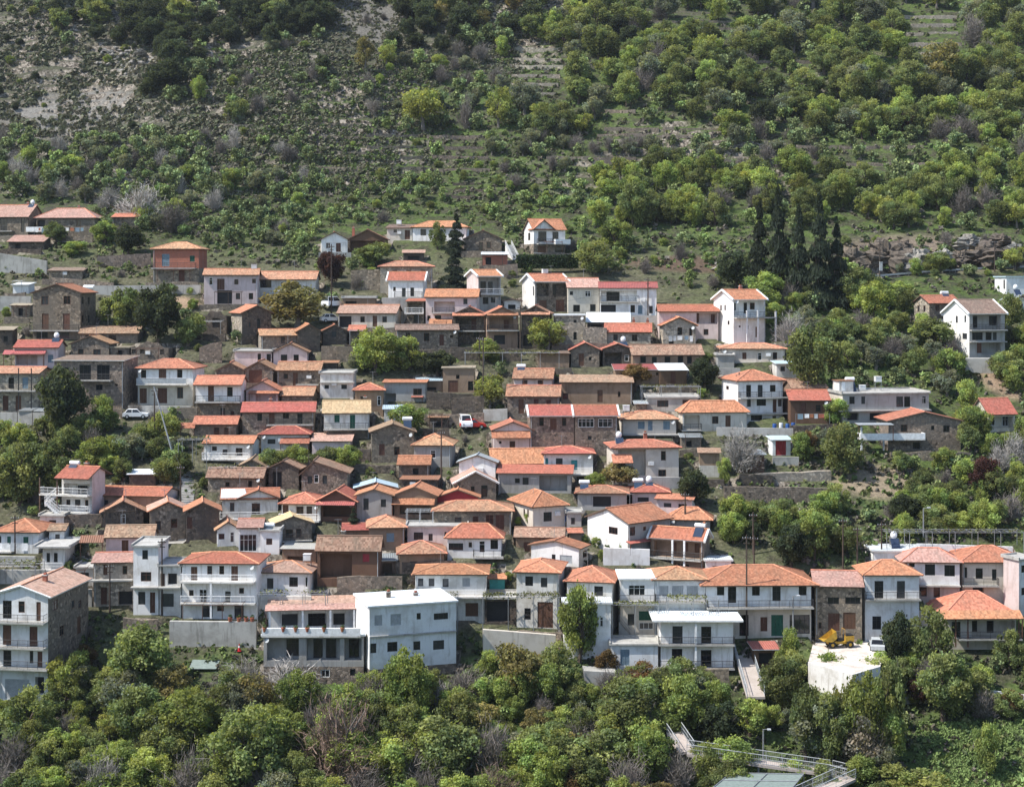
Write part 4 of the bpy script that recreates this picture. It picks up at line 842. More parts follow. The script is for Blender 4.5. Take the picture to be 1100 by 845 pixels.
WL('pale block wall beside the tall thin pole and willow', 519, 545, 440, 439, 452, 452, 'cn')
WL('tall stained concrete wall under the white three-storey house', 182, 275, 667, 668, 695, 696, 'conc', .6)
WL('cream concrete wall holding up the front street', 519, 597, 676, 682, 708, 704, 'cr', .6)
WL('short block of raw concrete jutting out above the shrubs', 627, 662, 720, 722, 742, 741, 'conc', 2.5)
WL('stone plinth wall beneath the white guest house', 708, 783, 718, 718, 742, 742, 'st', .5)
WL('dazzling whitewashed wall below the white gabled house', 648, 698, 588, 590, 607, 607, 'wh', .4)
WL('low concrete garden wall east of the pale house with solar tank', 699, 741, 512, 513, 526, 524, 'conc')
WL('dry-stone terrace wall with dead creepers above the green ravine', 778, 890, 522, 524, 539, 538, 'st')
WL('heap-like upper terrace wall of pale stones on the grassy slope', 812, 893, 508, 506, 517, 516, 'sl', 1.2)
WL('white parapet of the path leaving the village eastwards', 1062, 1108, 741, 747, 752, 760, 'white', .3)
WL('grey garden wall between shrubs under the veranda house', 968, 1020, 742, 740, 756, 754, 'conc', .4)
WL('long white parapet above the rose hipped house', 985, 1088, 584, 587, 593, 595, 'white', .4)
WL('grey block plinth under the tall white villa', 1037, 1075, 385, 385, 401, 401, 'conc', 3)
WL('mossy stone wall next to the white house with the long balcony', 184, 212, 438, 437, 451, 451, 'st')
WL('stub of stone wall above the terrace near the roofless ruin', 214, 238, 373, 366, 390, 390, 'st')
WL('rough stone bank wall under the long red-roofed house', 258, 340, 466, 466, 476, 476, 'sd')
WL('dark stone wall between the small trees and the row of brown gables', 372, 425, 498, 500, 508, 509, 'sd')
WL('stone wall along the lane behind the scorched orange roof', 628, 700, 368, 370, 381, 381, 'st')
WL('old wall under the pair of twin dark gables', 484, 560, 373, 374, 388, 388, 'sd')
WL('rubble wall beside the green slope under the rose-tiled hipped house', 940, 1006, 655, 657, 672, 672, 'cn', .4)
WL('low white garden wall beneath the cream hipped house', 770, 852, 459, 460, 468, 468, 'cn', .4)
WL('stone retaining wall above the yew at the western edge', 0, 48, 443, 443, 456, 458, 'conc', .5)
WL('stone wall below the tall white house with outside stair', 45, 110, 554, 552, 566, 566, 'sd', .5)

WL('ivy-hung stone wall below the open timber porch', 377, 413, 290, 290, 312, 312, 'st')
WL('grey block wall at the western edge beside the pale blue shed', 0, 33, 318, 318, 334, 334, 'conc')
WL('mossy wall under the crumpled white roof sheets', 626, 652, 352, 352, 371, 371, 'sl')
WL('white terrace wall under the rosy hipped house', 278, 334, 640, 640, 656, 656, 'wg')
WL('planted stone wall in front of the rusty barn', 362, 432, 619, 619, 633, 633, 'st')
WL('grey wall with dead vines under the sprawling trellis', 0, 48, 612, 612, 627, 627, 'conc')
WL('dark wall between the brown store and the cream house with shop floor', 425, 490, 604, 602, 616, 616, 'sd')
WL('rubble wall across the gap beside the mossy gable', 366, 398, 482, 482, 496, 496, 'sd')
WL('wall along the lane above the red car', 455, 520, 446, 444, 456, 456, 'st')
WL('stone wall under the small dark gables by the white car', 345, 400, 372, 374, 388, 388, 'st')
WL('steep bank wall below the pale straight stair', 520, 556, 284, 284, 298, 298, 'st')
for (x0, x1, ys, mat, wh) in ((548, 604, (56, 65, 74, 83, 92, 102), 'sl', 'in the stack of terraces near the upper middle of the slope'), (968, 1036, (20, 30, 39, 49, 60), 'sl', 'in the stack of terraces at the top of the eastern slope'), (645, 772, (140, 148), 'st', 'along the grey belt of the eastern slope'),
                             (485, 518, (200, 207, 214), 'sd', 'in the grassy steps above the dark conifer'), (395, 525, (148, 160, 172, 184), 'st', 'across the open terraces under the large yellow-green tree'), (225, 395, (136, 150, 166, 182), 'st', 'across the western open terraces'), (590, 690, (122, 172), 'st', 'in the middle of the eastern wood'), (860, 1000, (118, 160, 178), 'st', 'in the far eastern wood'), (790, 880, (68, 92), 'st', 'in the upper eastern wood'), (836, 858, (48, 58, 68), 'sl', 'in the short stack beside the upper eastern wood'), (690, 800, (34, 26), 'st', 'below the top of the eastern wood')):
    for i_, y in enumerate(ys):
        TSTRIP.append((x0 - 3, x1 + 3, y - .5, y + 8)); nseg = max(1, int((x1 - x0) / 45)); ja = rnd.uniform(-6, 6)
        for k in range(nseg):
            xa, xb = x0 + ja + (x1 - x0) * k / nseg, x0 + ja + (x1 - x0) * (k + .93) / nseg; yy = y + rnd.uniform(-1, 1)
            WL('dry-stone terrace wall ' + wh, xa, xb, yy - 3.6, yy - 3.4 + rnd.uniform(-.5, .5), yy, yy + rnd.uniform(-1, 1), mat, .6, 'retaining_wall', None, 'wall', 'terrace walls ' + wh)

# the white paved yard with its wall
yz = -46.1
yard = [(.187 * 203, 203), (.240 * 203, 203), (.225 * 188, 187), (.185 * 190, 187)]
yard = [((868 - 550) / F * 190, 190), ((915 - 550) / F * 184, 184), ((945 - 550) / F * 188, 188), ((957 - 550) / F * 206, 206), ((876 - 550) / F * 206, 206)]
cx_, cy_ = sum(p[0] for p in yard) / 5, sum(p[1] for p in yard) / 5
for k in range(5): FILL.append(([yard[k], yard[(k + 1) % 5], (cx_, cy_), (cx_, cy_)], yz - .3))
mb = MB(); mb.poly([(p[0], p[1], yz) for p in yard], 'yardc'); mb.poly([(p[0], p[1], yz - .2) for p in yard][::-1], 'yardc')
for k in range(5): p, q_ = yard[k], yard[(k + 1) % 5]; mb.poly([(p[0], p[1], yz - .2), (q_[0], q_[1], yz - .2), (q_[0], q_[1], yz), (p[0], p[1], yz)], 'yardc')
tag(mb.build('paved_yard'), kind='structure')
mb = MB()
for (p, q_) in ((yard[0], yard[1]), (yard[1], yard[2])):
    mb.hexa([(p[0], p[1] - .34, yz - 6), (q_[0], q_[1] - .34, yz - 6), (q_[0], q_[1] - .02, yz - 6), (p[0], p[1] - .02, yz - 6), (p[0], p[1] - .34, yz + .25), (q_[0], q_[1] - .34, yz + .25), (q_[0], q_[1] - .02, yz + .25), (p[0], p[1] - .02, yz + .25)], 'wg')
tag(mb.build('retaining_wall'), 'tall whitewashed wall in front of the gravel yard with the dumper', 'wall', 'walls that hold up the village terraces', 'thing')

# the road on the eastern slope with its crash barrier
rp = [(900, 305), (930, 300.5), (965, 297.5), (1000, 294.5), (1040, 292), (1080, 290), (1125, 289)]
rd0 = hit(960, 298)
rd_ = [at(x, y, rd0 - 2 + i * 1.6) for i, (x, y) in enumerate(rp)]
mb = MB(); bar = MB()
for (p, q_) in zip(rd_[:-1], rd_[1:]):
    FILL.append(([(p[0], p[1] - 1), (q_[0], q_[1] - 1), (q_[0], q_[1] + 6), (p[0], p[1] + 6)], (p[2] + q_[2]) / 2 - .25))
    mb.hexa([(p[0], p[1], p[2] - .4), (q_[0], q_[1], q_[2] - .4), (q_[0], q_[1] + 5, q_[2] - .4), (p[0], p[1] + 5, p[2] - .4), (p[0], p[1], p[2]), (q_[0], q_[1], q_[2]), (q_[0], q_[1] + 5, q_[2]), (p[0], p[1] + 5, p[2])], 'tar')
    L = math.dist(p, q_); n = int(L / 2)
    bar.hexa([(p[0], p[1] + .2, p[2] + .42), (q_[0], q_[1] + .2, q_[2] + .42), (q_[0], q_[1] + .26, q_[2] + .42), (p[0], p[1] + .26, p[2] + .42), (p[0], p[1] + .2, p[2] + .78), (q_[0], q_[1] + .2, q_[2] + .78), (q_[0], q_[1] + .26, q_[2] + .78), (p[0], p[1] + .26, p[2] + .78)], 'fgrey')
    for i in range(n):
        u = [p[j] + (q_[j] - p[j]) * i / n for j in range(3)]; bar.box(u[0] - .05, u[0] + .05, u[1] + .265, u[1] + .36, u[2], u[2] + .8, 'grey')
tag(mb.build('road'), kind='structure')
tag(bar.build('crash_barrier'), 'grey steel crash barrier along the road above the eastern trees', 'barrier')

# utility poles
def pole(label, px, yt, yb, arm=True, box=False, lean=0, k='pole', name='utility_pole', lamp=False):
    D = hit(px, yb); b = at(px, yb, D); t = (HY - yt) / F * D - b[2]
    g = empty(name, b); tag(g, label, 'street lamp' if lamp else 'pole', 'poles along the village lanes')
    mb = MB(); mb.tube((0, 0, -.6), (lean, 0, t), .13, .085, k, 8); mb.build('post', g)
    if arm:
        mb = MB(); mb.box(-.55 + lean, .55 + lean, -.06, .06, t - .55, t - .43, 'pole'); mb.box(-.4 + lean, .4 + lean, -.055, .055, t - 1.15, t - 1.05, 'pole')
        for x in (-.48, -.16, .16, .48): mb.tube((x + lean, 0, t - .43), (x + lean, 0, t - .27), .045, .035, 'fgrey', 6)
        mb.build('crossarm', g)
    if box: mb = MB(); mb.box(-.1, .45, -.45, -.15, t * .25, t * .25 + 1.6, 'fgrey'); mb.box(-.14, .49, -.49, -.11, t * .25 + 1.6, t * .25 + 1.68, 'white'); mb.build('cable_box', g)
    if lamp: mb = MB(); mb.tube((0, 0, t), (.5, -.8, t + .25), .035, .03, 'grey', 5); mb.box(.3, .7, -1.2, -.7, t + .2, t + .32, 'fgrey'); mb.build('lamp_head', g)
    return np.array((b[0] + lean, b[1], b[2] + t - .3))
PT = {}
for nm_, *a_ in (('a', 'tall dark pole in front of the largest hipped roof', 802, 574, 690), ('b', 'dark pole among the trees east of the largest hipped roof', 905.5, 556, 612),
                 ('c', 'pole standing before the blue-grey shuttered house', 731, 608, 645), ('d', 'slim pole beside the white gabled house, near two white tanks', 736, 528, 566),
                 ('e', 'pole at the corner of the tall white tower house', 174, 578, 660), ('f', 'pole by the stone house with the washed-out pink roof', 118, 605, 658),
                 ('g', 'pole on the stepped lane beside the shaggy tile roof', 194, 499, 541), ('h', 'pole at the edge of the pale blue house with orange hip', 16, 553, 596),
                 ('i', 'tall pole rising past the yellow willow', 519, 362, 446), ('j', 'thin pole in front of the square grey house with a pyramid roof', 474, 462, 520),
                 ('k', 'pole near the parked white car and yellow-green shrubs', 166, 416, 480), ('l', 'pole before the tall white house with three stacked floors', 794, 400, 438),
                 ('m', 'pole in front of the white house with the wide glazed balcony', 696, 298, 340), ('n', 'pole among bushes above the white parked van', 356, 262, 345),
                 ('o', 'pole in the green bank below the twin tiled gables', 515, 361, 392), ('p', 'pole in front of the dark stone house with an orange gable', 559, 328, 378),
                 ('q', 'roadside pole on the rocky bend', 1068.5, 258, 292), ('r', 'far roadside pole near the blue cabin', 1092, 262, 291),
                 ('s', 'pole on the terraces west of the rose hipped house', 921, 565, 610), ('t', 'pole rising beside the white parapet', 947, 560, 604), ('u', 'pole at the dark stone plinth of the brick loggia house', 810, 575, 622),
                 ('v', 'pole in the trees north of the largest hipped roof', 809, 550, 595)):
    PT[nm_] = pole(*a_)
PT['w'] = pole('roadside pole carrying a white box beside the guard rail', 945, 257, 302, True, True)
pole('pale leaning pole beside the lane with the white car', 188, 415, 492, False, False, -3.2, 'fgrey')
pole('grey metal lamp post above the rose hipped house', 992, 546, 580, False, False, 0, 'grey', 'street_lamp', True)
pole('lamp post standing by the footbridge deck', 820, 783, 822, False, False, 0, 'grey', 'street_lamp', True)
pole('grey steel post with lamp in front of the wide terrace yard', 852, 640, 690, False, False, 0, 'grey', 'street_lamp', True)
def cable(label, p, q_, sag=.8):
    g = MB(); n = 10; pts = [p + (q_ - p) * i / n - np.array((0, 0, sag * 4 * (i / n) * (1 - i / n))) for i in range(n + 1)]; o = pts[0].copy()
    for i in range(n): g.tube(pts[i] - o, pts[i + 1] - o, .018, .018, 'dark', 3, False)
    tag(g.build('power_cable', None, tuple(o)), label, 'cable', 'overhead cables')
for a_, b_, l_ in (('a', 'b', 'overhead cable running east from the pole by the largest hipped roof'), ('c', 'a', 'overhead cable between the shuttered house and the largest hipped roof'), ('e', 'f', 'overhead cable from the tower house to the pink-roofed stone house'),
                   ('i', 'j', 'overhead cable dropping from the willow pole towards the pyramid roof'), ('w', 'q', 'overhead cable along the rocky road bend'), ('q', 'r', 'overhead cable reaching the blue cabin'), ('p', 'm', 'overhead cable across the scorched orange roof'),
                   ('s', 't', 'overhead cable above the terraces by the white parapet'), ('k', 'g', 'overhead cable down the stepped lane'), ('i', 'o', 'short overhead cable between the bank and the willow'), ('d', 'c', 'overhead cable over the brick loggia house')):
    cable(l_, PT[a_], PT[b_])

# vine pergolas
def pergola(label, x0, x1, yt, yb, dep=3.0, vines=1.0, D=None, k='grey'):
    D = D or hit((x0 + x1) / 2, yb); o = np.array(at((x0 + x1) / 2, yb, D)); w = (x1 - x0) / F * D; h = (yb - yt) / F * D
    g = empty('vine_pergola', tuple(o)); tag(g, label, 'pergola', 'pergolas with vines')
    n = max(2, int(w / 2.8)); mb = MB()
    for i in range(n + 1):
        for v in (-dep, -.2): mb = MB(); mb.tube((-w / 2 + w * i / n, v, -1.5 if v < -1 else -.3), (-w / 2 + w * i / n, v, h), .045, .045, k, 5); mb.build('post', g)
    mb = MB()
    for v in (-dep, -dep / 2, -.2): mb.tube((-w / 2 - .2, v, h), (w / 2 + .2, v, h), .035, .035, k, 5)
    for i in range(n * 3 + 1): mb.tube((-w / 2 + w * i / (n * 3), -dep - .2, h + .05), (-w / 2 + w * i / (n * 3), 0, h + .05), .02, .02, k, 4)
    mb.build('lattice', g)
    if vines: PERG.append((g, w, dep, h, vines))
PERG = []
pergola('vine pergola over the shop floor of the cream house with the orange hip', 428, 492, 637, 665, 2.2, .8, hit(460, 665) - .2)
pergola('vine pergola in front of the grey-white house and the workshop bay', 519, 600, 637, 674, 2.4, 1.2, hit(560, 674) - .2)
pergola('vine trellis beside the flat white house with green shop shutters', 608, 706, 646, 682, 2.0, .8, hit(650, 684) - .4)
pergola('leafy trellis above the roof of the white guest house', 716, 770, 640, 662, 2.0, 1.0, 199)
pergola('sprawling bare trellis below the pale blue house with orange hip', 0, 48, 602, 622, 4, .5)
pergola('long lattice behind the white parapet, empty of leaves', 947, 1092, 568, 586, 3, .25)
pergola('wire lattice spread in front of the long mud-walled house', 688, 750, 414, 428, 3, .4)
pergola('grey-framed glass greenhouse frame beside the mossy hipped roof', 438, 466, 546, 562, 3, 0, None, 'fgrey')
pergola('vine-clad trellis on the dark terrace left of the rusty barn', 228, 300, 500, 514, 2.5, .5)
pergola('vine lattice at the foot of the twin dark gables', 500, 600, 378, 392, 3, .9)
pergola('terrace trellis between the stepped lane and the white cottage', 196, 226, 470, 494, 3, .6)
pergola('trellis on the white terrace in front of the rosy hipped house', 280, 352, 634, 652, 2.5, .3, 203)

# vehicles
def car(label, px, yb, rz, paint, D=None, name='parked_car', L=4.0, van=False):
    D = D or hit(px, yb); g = empty(name, at(px, yb, D), rz); tag(g, label, 'van' if van else 'car', 'vehicles parked in the village')
    h1, h2 = (.95, 1.45) if not van else (1.2, 1.95); mb = MB(); W = .84
    prof = [(-L / 2, .32), (-L / 2, .8), (-L / 2 + .1, h1 - .05), (-L / 2 + .35, h1)] if not van else [(-L / 2, .32), (-L / 2, 1.0), (-L / 2 + .03, h1)]
    body = prof + [(L / 2 - 1.15, h1), (L / 2 - .12, h1 - .18), (L / 2, .62), (L / 2, .32)]
    for i in range(len(body)):
        p, q_ = body[i], body[(i + 1) % len(body)]; mb.poly([(p[0], -W, p[1]), (q_[0], -W, q_[1]), (q_[0], W, q_[1]), (p[0], W, p[1])], paint)
    mb.poly([(p[0], -W, p[1]) for p in body], paint); mb.poly([(p[0], W, p[1]) for p in body][::-1], paint)
    x0, x1, x2, x3 = (-L / 2 + .4, -L / 2 + .8, L / 2 - 1.75, L / 2 - 1.1) if not van else (-L / 2 + .04, -L / 2 + .12, L / 2 - 1.6, L / 2 - .9)
    mb.hexa([(x1, -W + .16, h2), (x2, -W + .16, h2), (x2, W - .16, h2), (x1, W - .16, h2), (x1 + .08, -W + .22, h2 + .05), (x2 - .08, -W + .22, h2 + .05), (x2 - .08, W - .22, h2 + .05), (x1 + .08, W - .22, h2 + .05)], paint)
    for xx in (x1, (x1 + x2) / 2, x2):
        for sg in (-1, 1):
            xb = x0 if xx == x1 else x3 if xx == x2 else xx; mb.tube((xb, sg * (W - .05), h1), (xx, sg * (W - .18), h2), .05, .05, paint, 4)
    mb.build('body', g)
    gl = MB(); p = [(x0 + .03, -W + .06, h1), (x3 - .03, -W + .06, h1), (x3 - .03, W - .06, h1), (x0 + .03, W - .06, h1), (x1 + .03, -W + .18, h2 - .01), (x2 - .03, -W + .18, h2 - .01), (x2 - .03, W - .18, h2 - .01), (x1 + .03, W - .18, h2 - .01)]
    for q4 in ((0, 1, 5, 4), (1, 2, 6, 5), (2, 3, 7, 6), (3, 0, 4, 7)): gl.poly([p[i] for i in q4], 'glass')
    gl.build('windows', g)
    for x in (-L / 2 + .75, L / 2 - .75):
        for y in (-W + .02, W - .02):
            m_ = MB(); m_.tube((x, y - .1, .31), (x, y + .1, .31), .31, .31, 'rub', 14); wh = m_.build('wheel', g)
            m_ = MB(); m_.tube((x, y - .11, .31), (x, y + .11, .31), .18, .18, 'fgrey', 10); m_.build('rim', wh)
    for y in (-.6, .6):
        m_ = MB(); m_.box(L / 2 - .02, L / 2 + .02, y - .14, y + .14, .62, .76, 'fgrey'); m_.build('headlight', g)
    return g
car('small white car parked on the lane beneath the orange-hipped balcony house', 146, 449, R(4), 'tank')
car('white van parked beside the bronze tree', 357, 330, R(60), 'tank', name='parked_van', L=4.6, van=True)
car('white car standing behind the small dark gables', 356, 346, R(20), 'tank')
car('bright red car on the little lane by the willow', 508, 460, R(10), 'red')
car('white pickup-sized van next to the red car', 500, 459, R(-80), 'tank', name='parked_van', L=4.4, van=True)
car('silver car at the edge of the white gravel yard', 942, 697, R(80), 'fgrey', 198)

# the yellow dumper on the yard
D_ = 198.5; g = empty('dumper', ((901 - 550) / F * D_, D_, yz + .005), R(8)); tag(g, 'yellow dumper with its skip tipped up on the white yard', 'dumper')
mb = MB(); mb.box(-1.5, 1.75, -.42, .42, .5, .8, 'yel'); mb.box(.65, 1.8, -.6, .6, .8, 1.45, 'yel'); mb.box(.8, 1.7, -.5, .5, 1.45, 1.62, 'dark'); mb.box(-.2, .2, -.35, .35, .8, 1.1, 'dark'); mb.build('chassis', g)
mb = MB(); pf = [(-2.3, .95), (-1.1, .85), (-.5, 1.3), (-.62, 2.15)]
for i in range(3):
    (xa, za), (xb, zb_) = pf[i], pf[i + 1]
    mb.hexa([(xa, -.85, za), (xb, -.85, zb_), (xb, .85, zb_), (xa, .85, za), (xa - .03, -.85, za + .07), (xb - .05, -.85, zb_ + .07), (xb - .05, .85, zb_ + .07), (xa - .03, .85, za + .07)], 'yel')
for y in (-.87, .8): mb.poly([(x, y, z) for x, z in pf], 'yel'); mb.poly([(x, y + .07, z) for x, z in pf], 'yel')
mb.build('skip', g)
mb = MB(); mb.box(.25, .6, -.25, .25, .8, 1.15, 'dark'); mb.box(.55, .65, -.25, .25, 1.15, 1.6, 'dark'); mb.build('seat', g)
mb = MB(); mb.tube((.0, 0, .8), (-.1, 0, 1.45), .03, .03, 'dark', 5); mb.tube((-.1, -.2, 1.45), (-.1, .2, 1.45), .03, .03, 'dark', 5); mb.build('steering_wheel', g)
mb = MB()
for y in (-.55, .55): mb.tube((.62, y, 1.4), (.62, y, 2.3), .035, .035, 'yel', 5)
mb.tube((.62, -.55, 2.3), (.62, .55, 2.3), .035, .035, 'yel', 5); mb.build('roll_bar', g)
for x in (-1.05, 1.25):
    for y in (-.62, .62):
        m_ = MB(); m_.tube((x, y - .17, .45), (x, y + .17, .45), .45, .45, 'rub', 16); wh = m_.build('wheel', g); m_ = MB(); m_.tube((x, y - .18, .45), (x, y + .18, .45), .2, .2, 'yel', 10); m_.build('rim', wh)

# outside stairs, ramp and footbridge
def steps(label, p, q_, wid, mat, name='outside_stair', rail=None, n=None):
    p = np.array(p); q_ = np.array(q_); n = n or max(4, int(abs(q_[2] - p[2]) / .18)); d = (q_ - p)[:2]; L = np.linalg.norm(d); d /= L; e = np.array((-d[1], d[0])) * wid / 2
    g = empty(name, tuple(p)); tag(g, label, 'stairs', 'outside stairs'); mb = MB()
    for i in range(n):
        a0 = d * L * i / n; a1 = d * L * (i + 1) / n; z = (q_[2] - p[2]) * (i + 1) / n; zb_ = min(0, q_[2] - p[2]) - .6 if mat != 'wh' else z - .45
        mb.hexa([(a0[0] - e[0], a0[1] - e[1], zb_), (a1[0] - e[0], a1[1] - e[1], zb_), (a1[0] + e[0], a1[1] + e[1], zb_), (a0[0] + e[0], a0[1] + e[1], zb_), (a0[0] - e[0], a0[1] - e[1], z), (a1[0] - e[0], a1[1] - e[1], z), (a1[0] + e[0], a1[1] + e[1], z), (a0[0] + e[0], a0[1] + e[1], z)], mat)
    mb.build('steps', g)
    if rail:
        v = q_ - p
        for sg in (-1, 1):
            mb = MB(); o = np.array((e[0] * sg, e[1] * sg, 0))
            for h in (.5, .95): mb.tube(o + (0, 0, h), v + o + (0, 0, h), .03, .03, rail, 4)
            for i in range(n + 1): mb.tube(o + v * i / n, o + v * i / n + (0, 0, .95), .018, .018, rail, 4)
            mb.build('handrail', g)
    return g
D_ = hit(60, 553)
steps('white outside stair climbing to the first balcony of the tall house', at(66, 553, D_ - 1.5), at(49, 538, D_ - 1.5), 1.0, 'wh', rail='white')
steps('white outside stair climbing on to the upper balcony of the tall house', at(49, 541, D_ - .3), at(62, 530, D_ - .3), 1.0, 'wh', rail='white')
D_ = hit(549, 277); steps('pale straight stair going down past the stone gabled house', at(554, 279, D_ - 1), at(546, 263, D_ + 2), 1.4, 'wg', rail='white')
D_ = hit(279, 697); steps('concrete steps between the stained wall and the terrace building', at(279, 698, D_), at(279, 674, D_ + 4), 1.4, 'conc')
D_ = hit(674, 682); steps('concrete steps up to the flat white house with green shutters', at(679, 683, D_), at(666, 667, D_ + .5), 1.2, 'conc', rail='grey')
steps('narrow white stair with railings beside the long ramp', at(783, 736, 196), at(785, 704, 199.5), 1.0, 'wg', rail='white')
for i_, (xa, ya, xb, yb_) in enumerate(((199, 545, 203, 520), (204, 519, 196, 505))):
    steps(('stepped stone lane climbing past the yellow cloths', 'upper flight of the stepped stone lane')[i_], at(xa, ya, hit(xa, ya)), at(xb, yb_, hit(xb, yb_)), 2.0, 'cn')
def deck(label, pts, wid, name, cat, rail='fgrey', mat='conc', legs=True):
    pts = [np.array(p) for p in pts]; o = pts[0].copy(); g = empty(name, tuple(o)); tag(g, label, cat); mb = MB(); side = {-1: MB(), 1: MB()}
    for p, q_ in zip(pts[:-1], pts[1:]):
        p = p - o; q_ = q_ - o; d = (q_ - p)[:2]; L = np.linalg.norm(d); e = np.array((-d[1], d[0])) / L * wid / 2; E = np.array((e[0], e[1], 0)); t = np.array((0, 0, .28))
        mb.hexa([p - E - t, q_ - E - t, q_ + E - t, p + E - t, p - E, q_ - E, q_ + E, p + E], mat)
        n = max(2, int(L / .22))
        for sg in (-1, 1):
            S = side[sg]; a0 = p + E * sg * .95; b0 = q_ + E * sg * .95
            for h, r in ((1.1, .045), (.6, .02), (.15, .025)): S.tube(a0 + (0, 0, h), b0 + (0, 0, h), r, r, rail, 5)
            for i in range(n + 1):
                u = a0 + (b0 - a0) * i / n; r = .035 if i % 8 == 0 else .012; S.tube(u, u + (0, 0, 1.1), r, r, rail, 3, False)
        if legs:
            for f in (.12, .5, .88):
                for sg in (-1, 1):
                    u = p + (q_ - p) * f + E * sg * .7; w_ = u + o; lg = MB(); lg.tube(u - t, (u[0], u[1], ground0(w_[0], w_[1]) - .3 - o[2]), .12, .12, 'grey', 8); lg.build('support_leg', g)
    mb.build('deck', g); [side[k].build('railing', g) for k in side]
    return g
deck('long pedestrian ramp with grey railings going down from the street', [at(794, 686, 204), at(799, 704, 198), at(812, 748, 188)], 2.2, 'ramp', 'ramp', mat='pkc')
deck('steel footbridge with mesh railings turning back above the valley floor', [at(724, 786, 183), at(738, 807, 179), at(892, 829, 177), at(912, 834, 176), at(838, 868, 168)], 1.9, 'footbridge', 'footbridge', mat='pkc')
o = at(808, 838, 173); g = empty('mesh_canopy', o); tag(g, 'flat green-grey mesh canopy under the footbridge', 'canopy')
mb = MB(); mb.hexa([(-4.6, -2.6, 0), (3.8, -3.0, 0), (6.0, 2.0, 0), (-2.0, 2.4, 0), (-4.6, -2.6, .05), (3.8, -3.0, .05), (6.0, 2.0, .05), (-2.0, 2.4, .05)], 'netting'); mb.build('mesh_sheet', g)
mb = MB()
for p, q_ in (((-4.6, -2.6), (3.8, -3)), ((3.8, -3), (6, 2)), ((6, 2), (-2, 2.4)), ((-2, 2.4), (-4.6, -2.6)), ((-3.3, -.1), (4.9, -.5)), ((-.4, -2.8), (2, 2.2))): mb.tube((*p, .1), (*q_, .1), .06, .06, 'grey', 5)
for p in ((-4.6, -2.6), (3.8, -3), (6, 2), (-2, 2.4)): mb.tube((*p, .0), (*p, -5), .06, .06, 'grey', 6)
mb.build('frame', g)

# small things
def pot(label, px, py, D, dz=0):
    g = empty('flower_pot', at(px, py, D)); tag(g, label, 'flower pot', 'potted plants on terraces'); mb = MB(); mb.tube((0, 0, 0), (0, 0, .5), .2, .3, 'terra', 10); mb.build('pot', g)
    POTS.append(g)
POTS = []
tq = [q for q in HS if q['name'] == 'terrace_building'][0]
for i_, (x, l_) in enumerate(((220, 'first potted plant at the western corner of the white terrace parapet'), (302, 'potted plant on the white terrace parapet, second from the western corner'), (356, 'potted plant on the white terrace parapet in front of the dining room'), (407, 'potted plant on the terrace parapet beside the thin mast'), (480, 'large potted plant on the parapet with trailing leaves'), (560, 'potted plant on the parapet nearest the white upper building'))):
    pot(l_, 230 + x / 4.063, 600 + 318 / 4.063, tq['D'] - .35)
hq = [q for q in HS if 'three-storey house with a red roof' in q['label']][0]
for i_, (x, l_) in enumerate(((70, 'pot on the edge of the stained wall beside the first shop door'), (108, 'pot on the stained wall under the hanging sign board'), (140, 'pot on the stained wall before the last shop door'), (166, 'pot at the end of the stained wall near the steps'))):
    D_ = hit(230, 695) + .25; pot(l_, 230 + x / 4.063, 667.2, D_)
D_ = hit(257, 700); g = empty('traffic_cone', at(257, 699, D_)); tag(g, 'orange and white traffic cone at the foot of the stained wall', 'cone')
mb = MB(); mb.box(-.25, .25, -.25, .25, 0, .06, 'red'); mb.tube((0, 0, .06), (0, 0, .45), .2, .12, 'red', 10); mb.tube((0, 0, .45), (0, 0, .7), .12, .08, 'white', 10); mb.tube((0, 0, .7), (0, 0, .95), .08, .03, 'red', 10); mb.build('cone', g)
def barrel(label, px, py, k, D=None):
    D = D or hit(px, py); g = empty('barrel', at(px, py, D)); tag(g, label, 'barrel', 'plastic barrels'); mb = MB(); mb.tube((0, 0, 0), (0, 0, .15), .26, .32, k, 12); mb.tube((0, 0, .15), (0, 0, .75), .32, .32, k, 12); mb.tube((0, 0, .75), (0, 0, .9), .32, .26, k, 12); mb.build('drum', g)
    mb = MB(); mb.tube((0, 0, .9), (0, 0, .95), .2, .2, 'dark', 10); mb.build('lid', g)
for x, y, k, l_ in ((832, 461, 'blue', 'blue barrel on the littered terrace under the tall white house'), (839, 460, 'white', 'white barrel between blue ones on the littered terrace'), (846, 461, 'blue', 'blue barrel at the middle of the littered terrace'), (852, 460, 'blue', 'blue barrel nearest the plain brown house'), (607, 560, 'blue', 'blue barrel beside the cream house with the sunlit side'), (588, 637, 'blue', 'blue barrel on the vine pergola terrace'), (594, 637, 'fteal', 'teal barrel next to the blue one on the vine pergola terrace')):
    barrel(l_, x, y, k, None if y > 559 and y < 600 or y < 500 else 205)
def sheet(label, pts, k, name, cat):
    P = [np.array(at(x, y, D)) for x, y, D in pts]; o = P[0]; mb = MB(); slope(mb, [p - o for p in P], k, 'grey', .06); tag(mb.build(name, None, tuple(o)), label, cat)
D_ = hit(195, 680); sheet('corrugated white sheet propped over stones below the stained wall', [(184, 678, D_ - 2), (230, 681, D_ - 2), (228, 678.5, D_ - .5), (186, 675.5, D_ - .5)], 'wm', 'roof_sheet', 'sheet')
D_ = hit(218, 716); sheet('sheet of green netting spread on the rubble', [(203, 718, D_ - 1), (232, 718, D_ - 1), (236, 709, D_ + 1), (207, 708, D_ + 1)], 'netting', 'netting_sheet', 'netting')
D_ = hit(240, 735); sheet('grey tin sheet lying over brushwood', [(231, 736, D_ - 1), (252, 737, D_ - 1), (256, 730, D_ + 1), (234, 729, D_ + 1)], 'gm', 'tin_sheet', 'sheet')
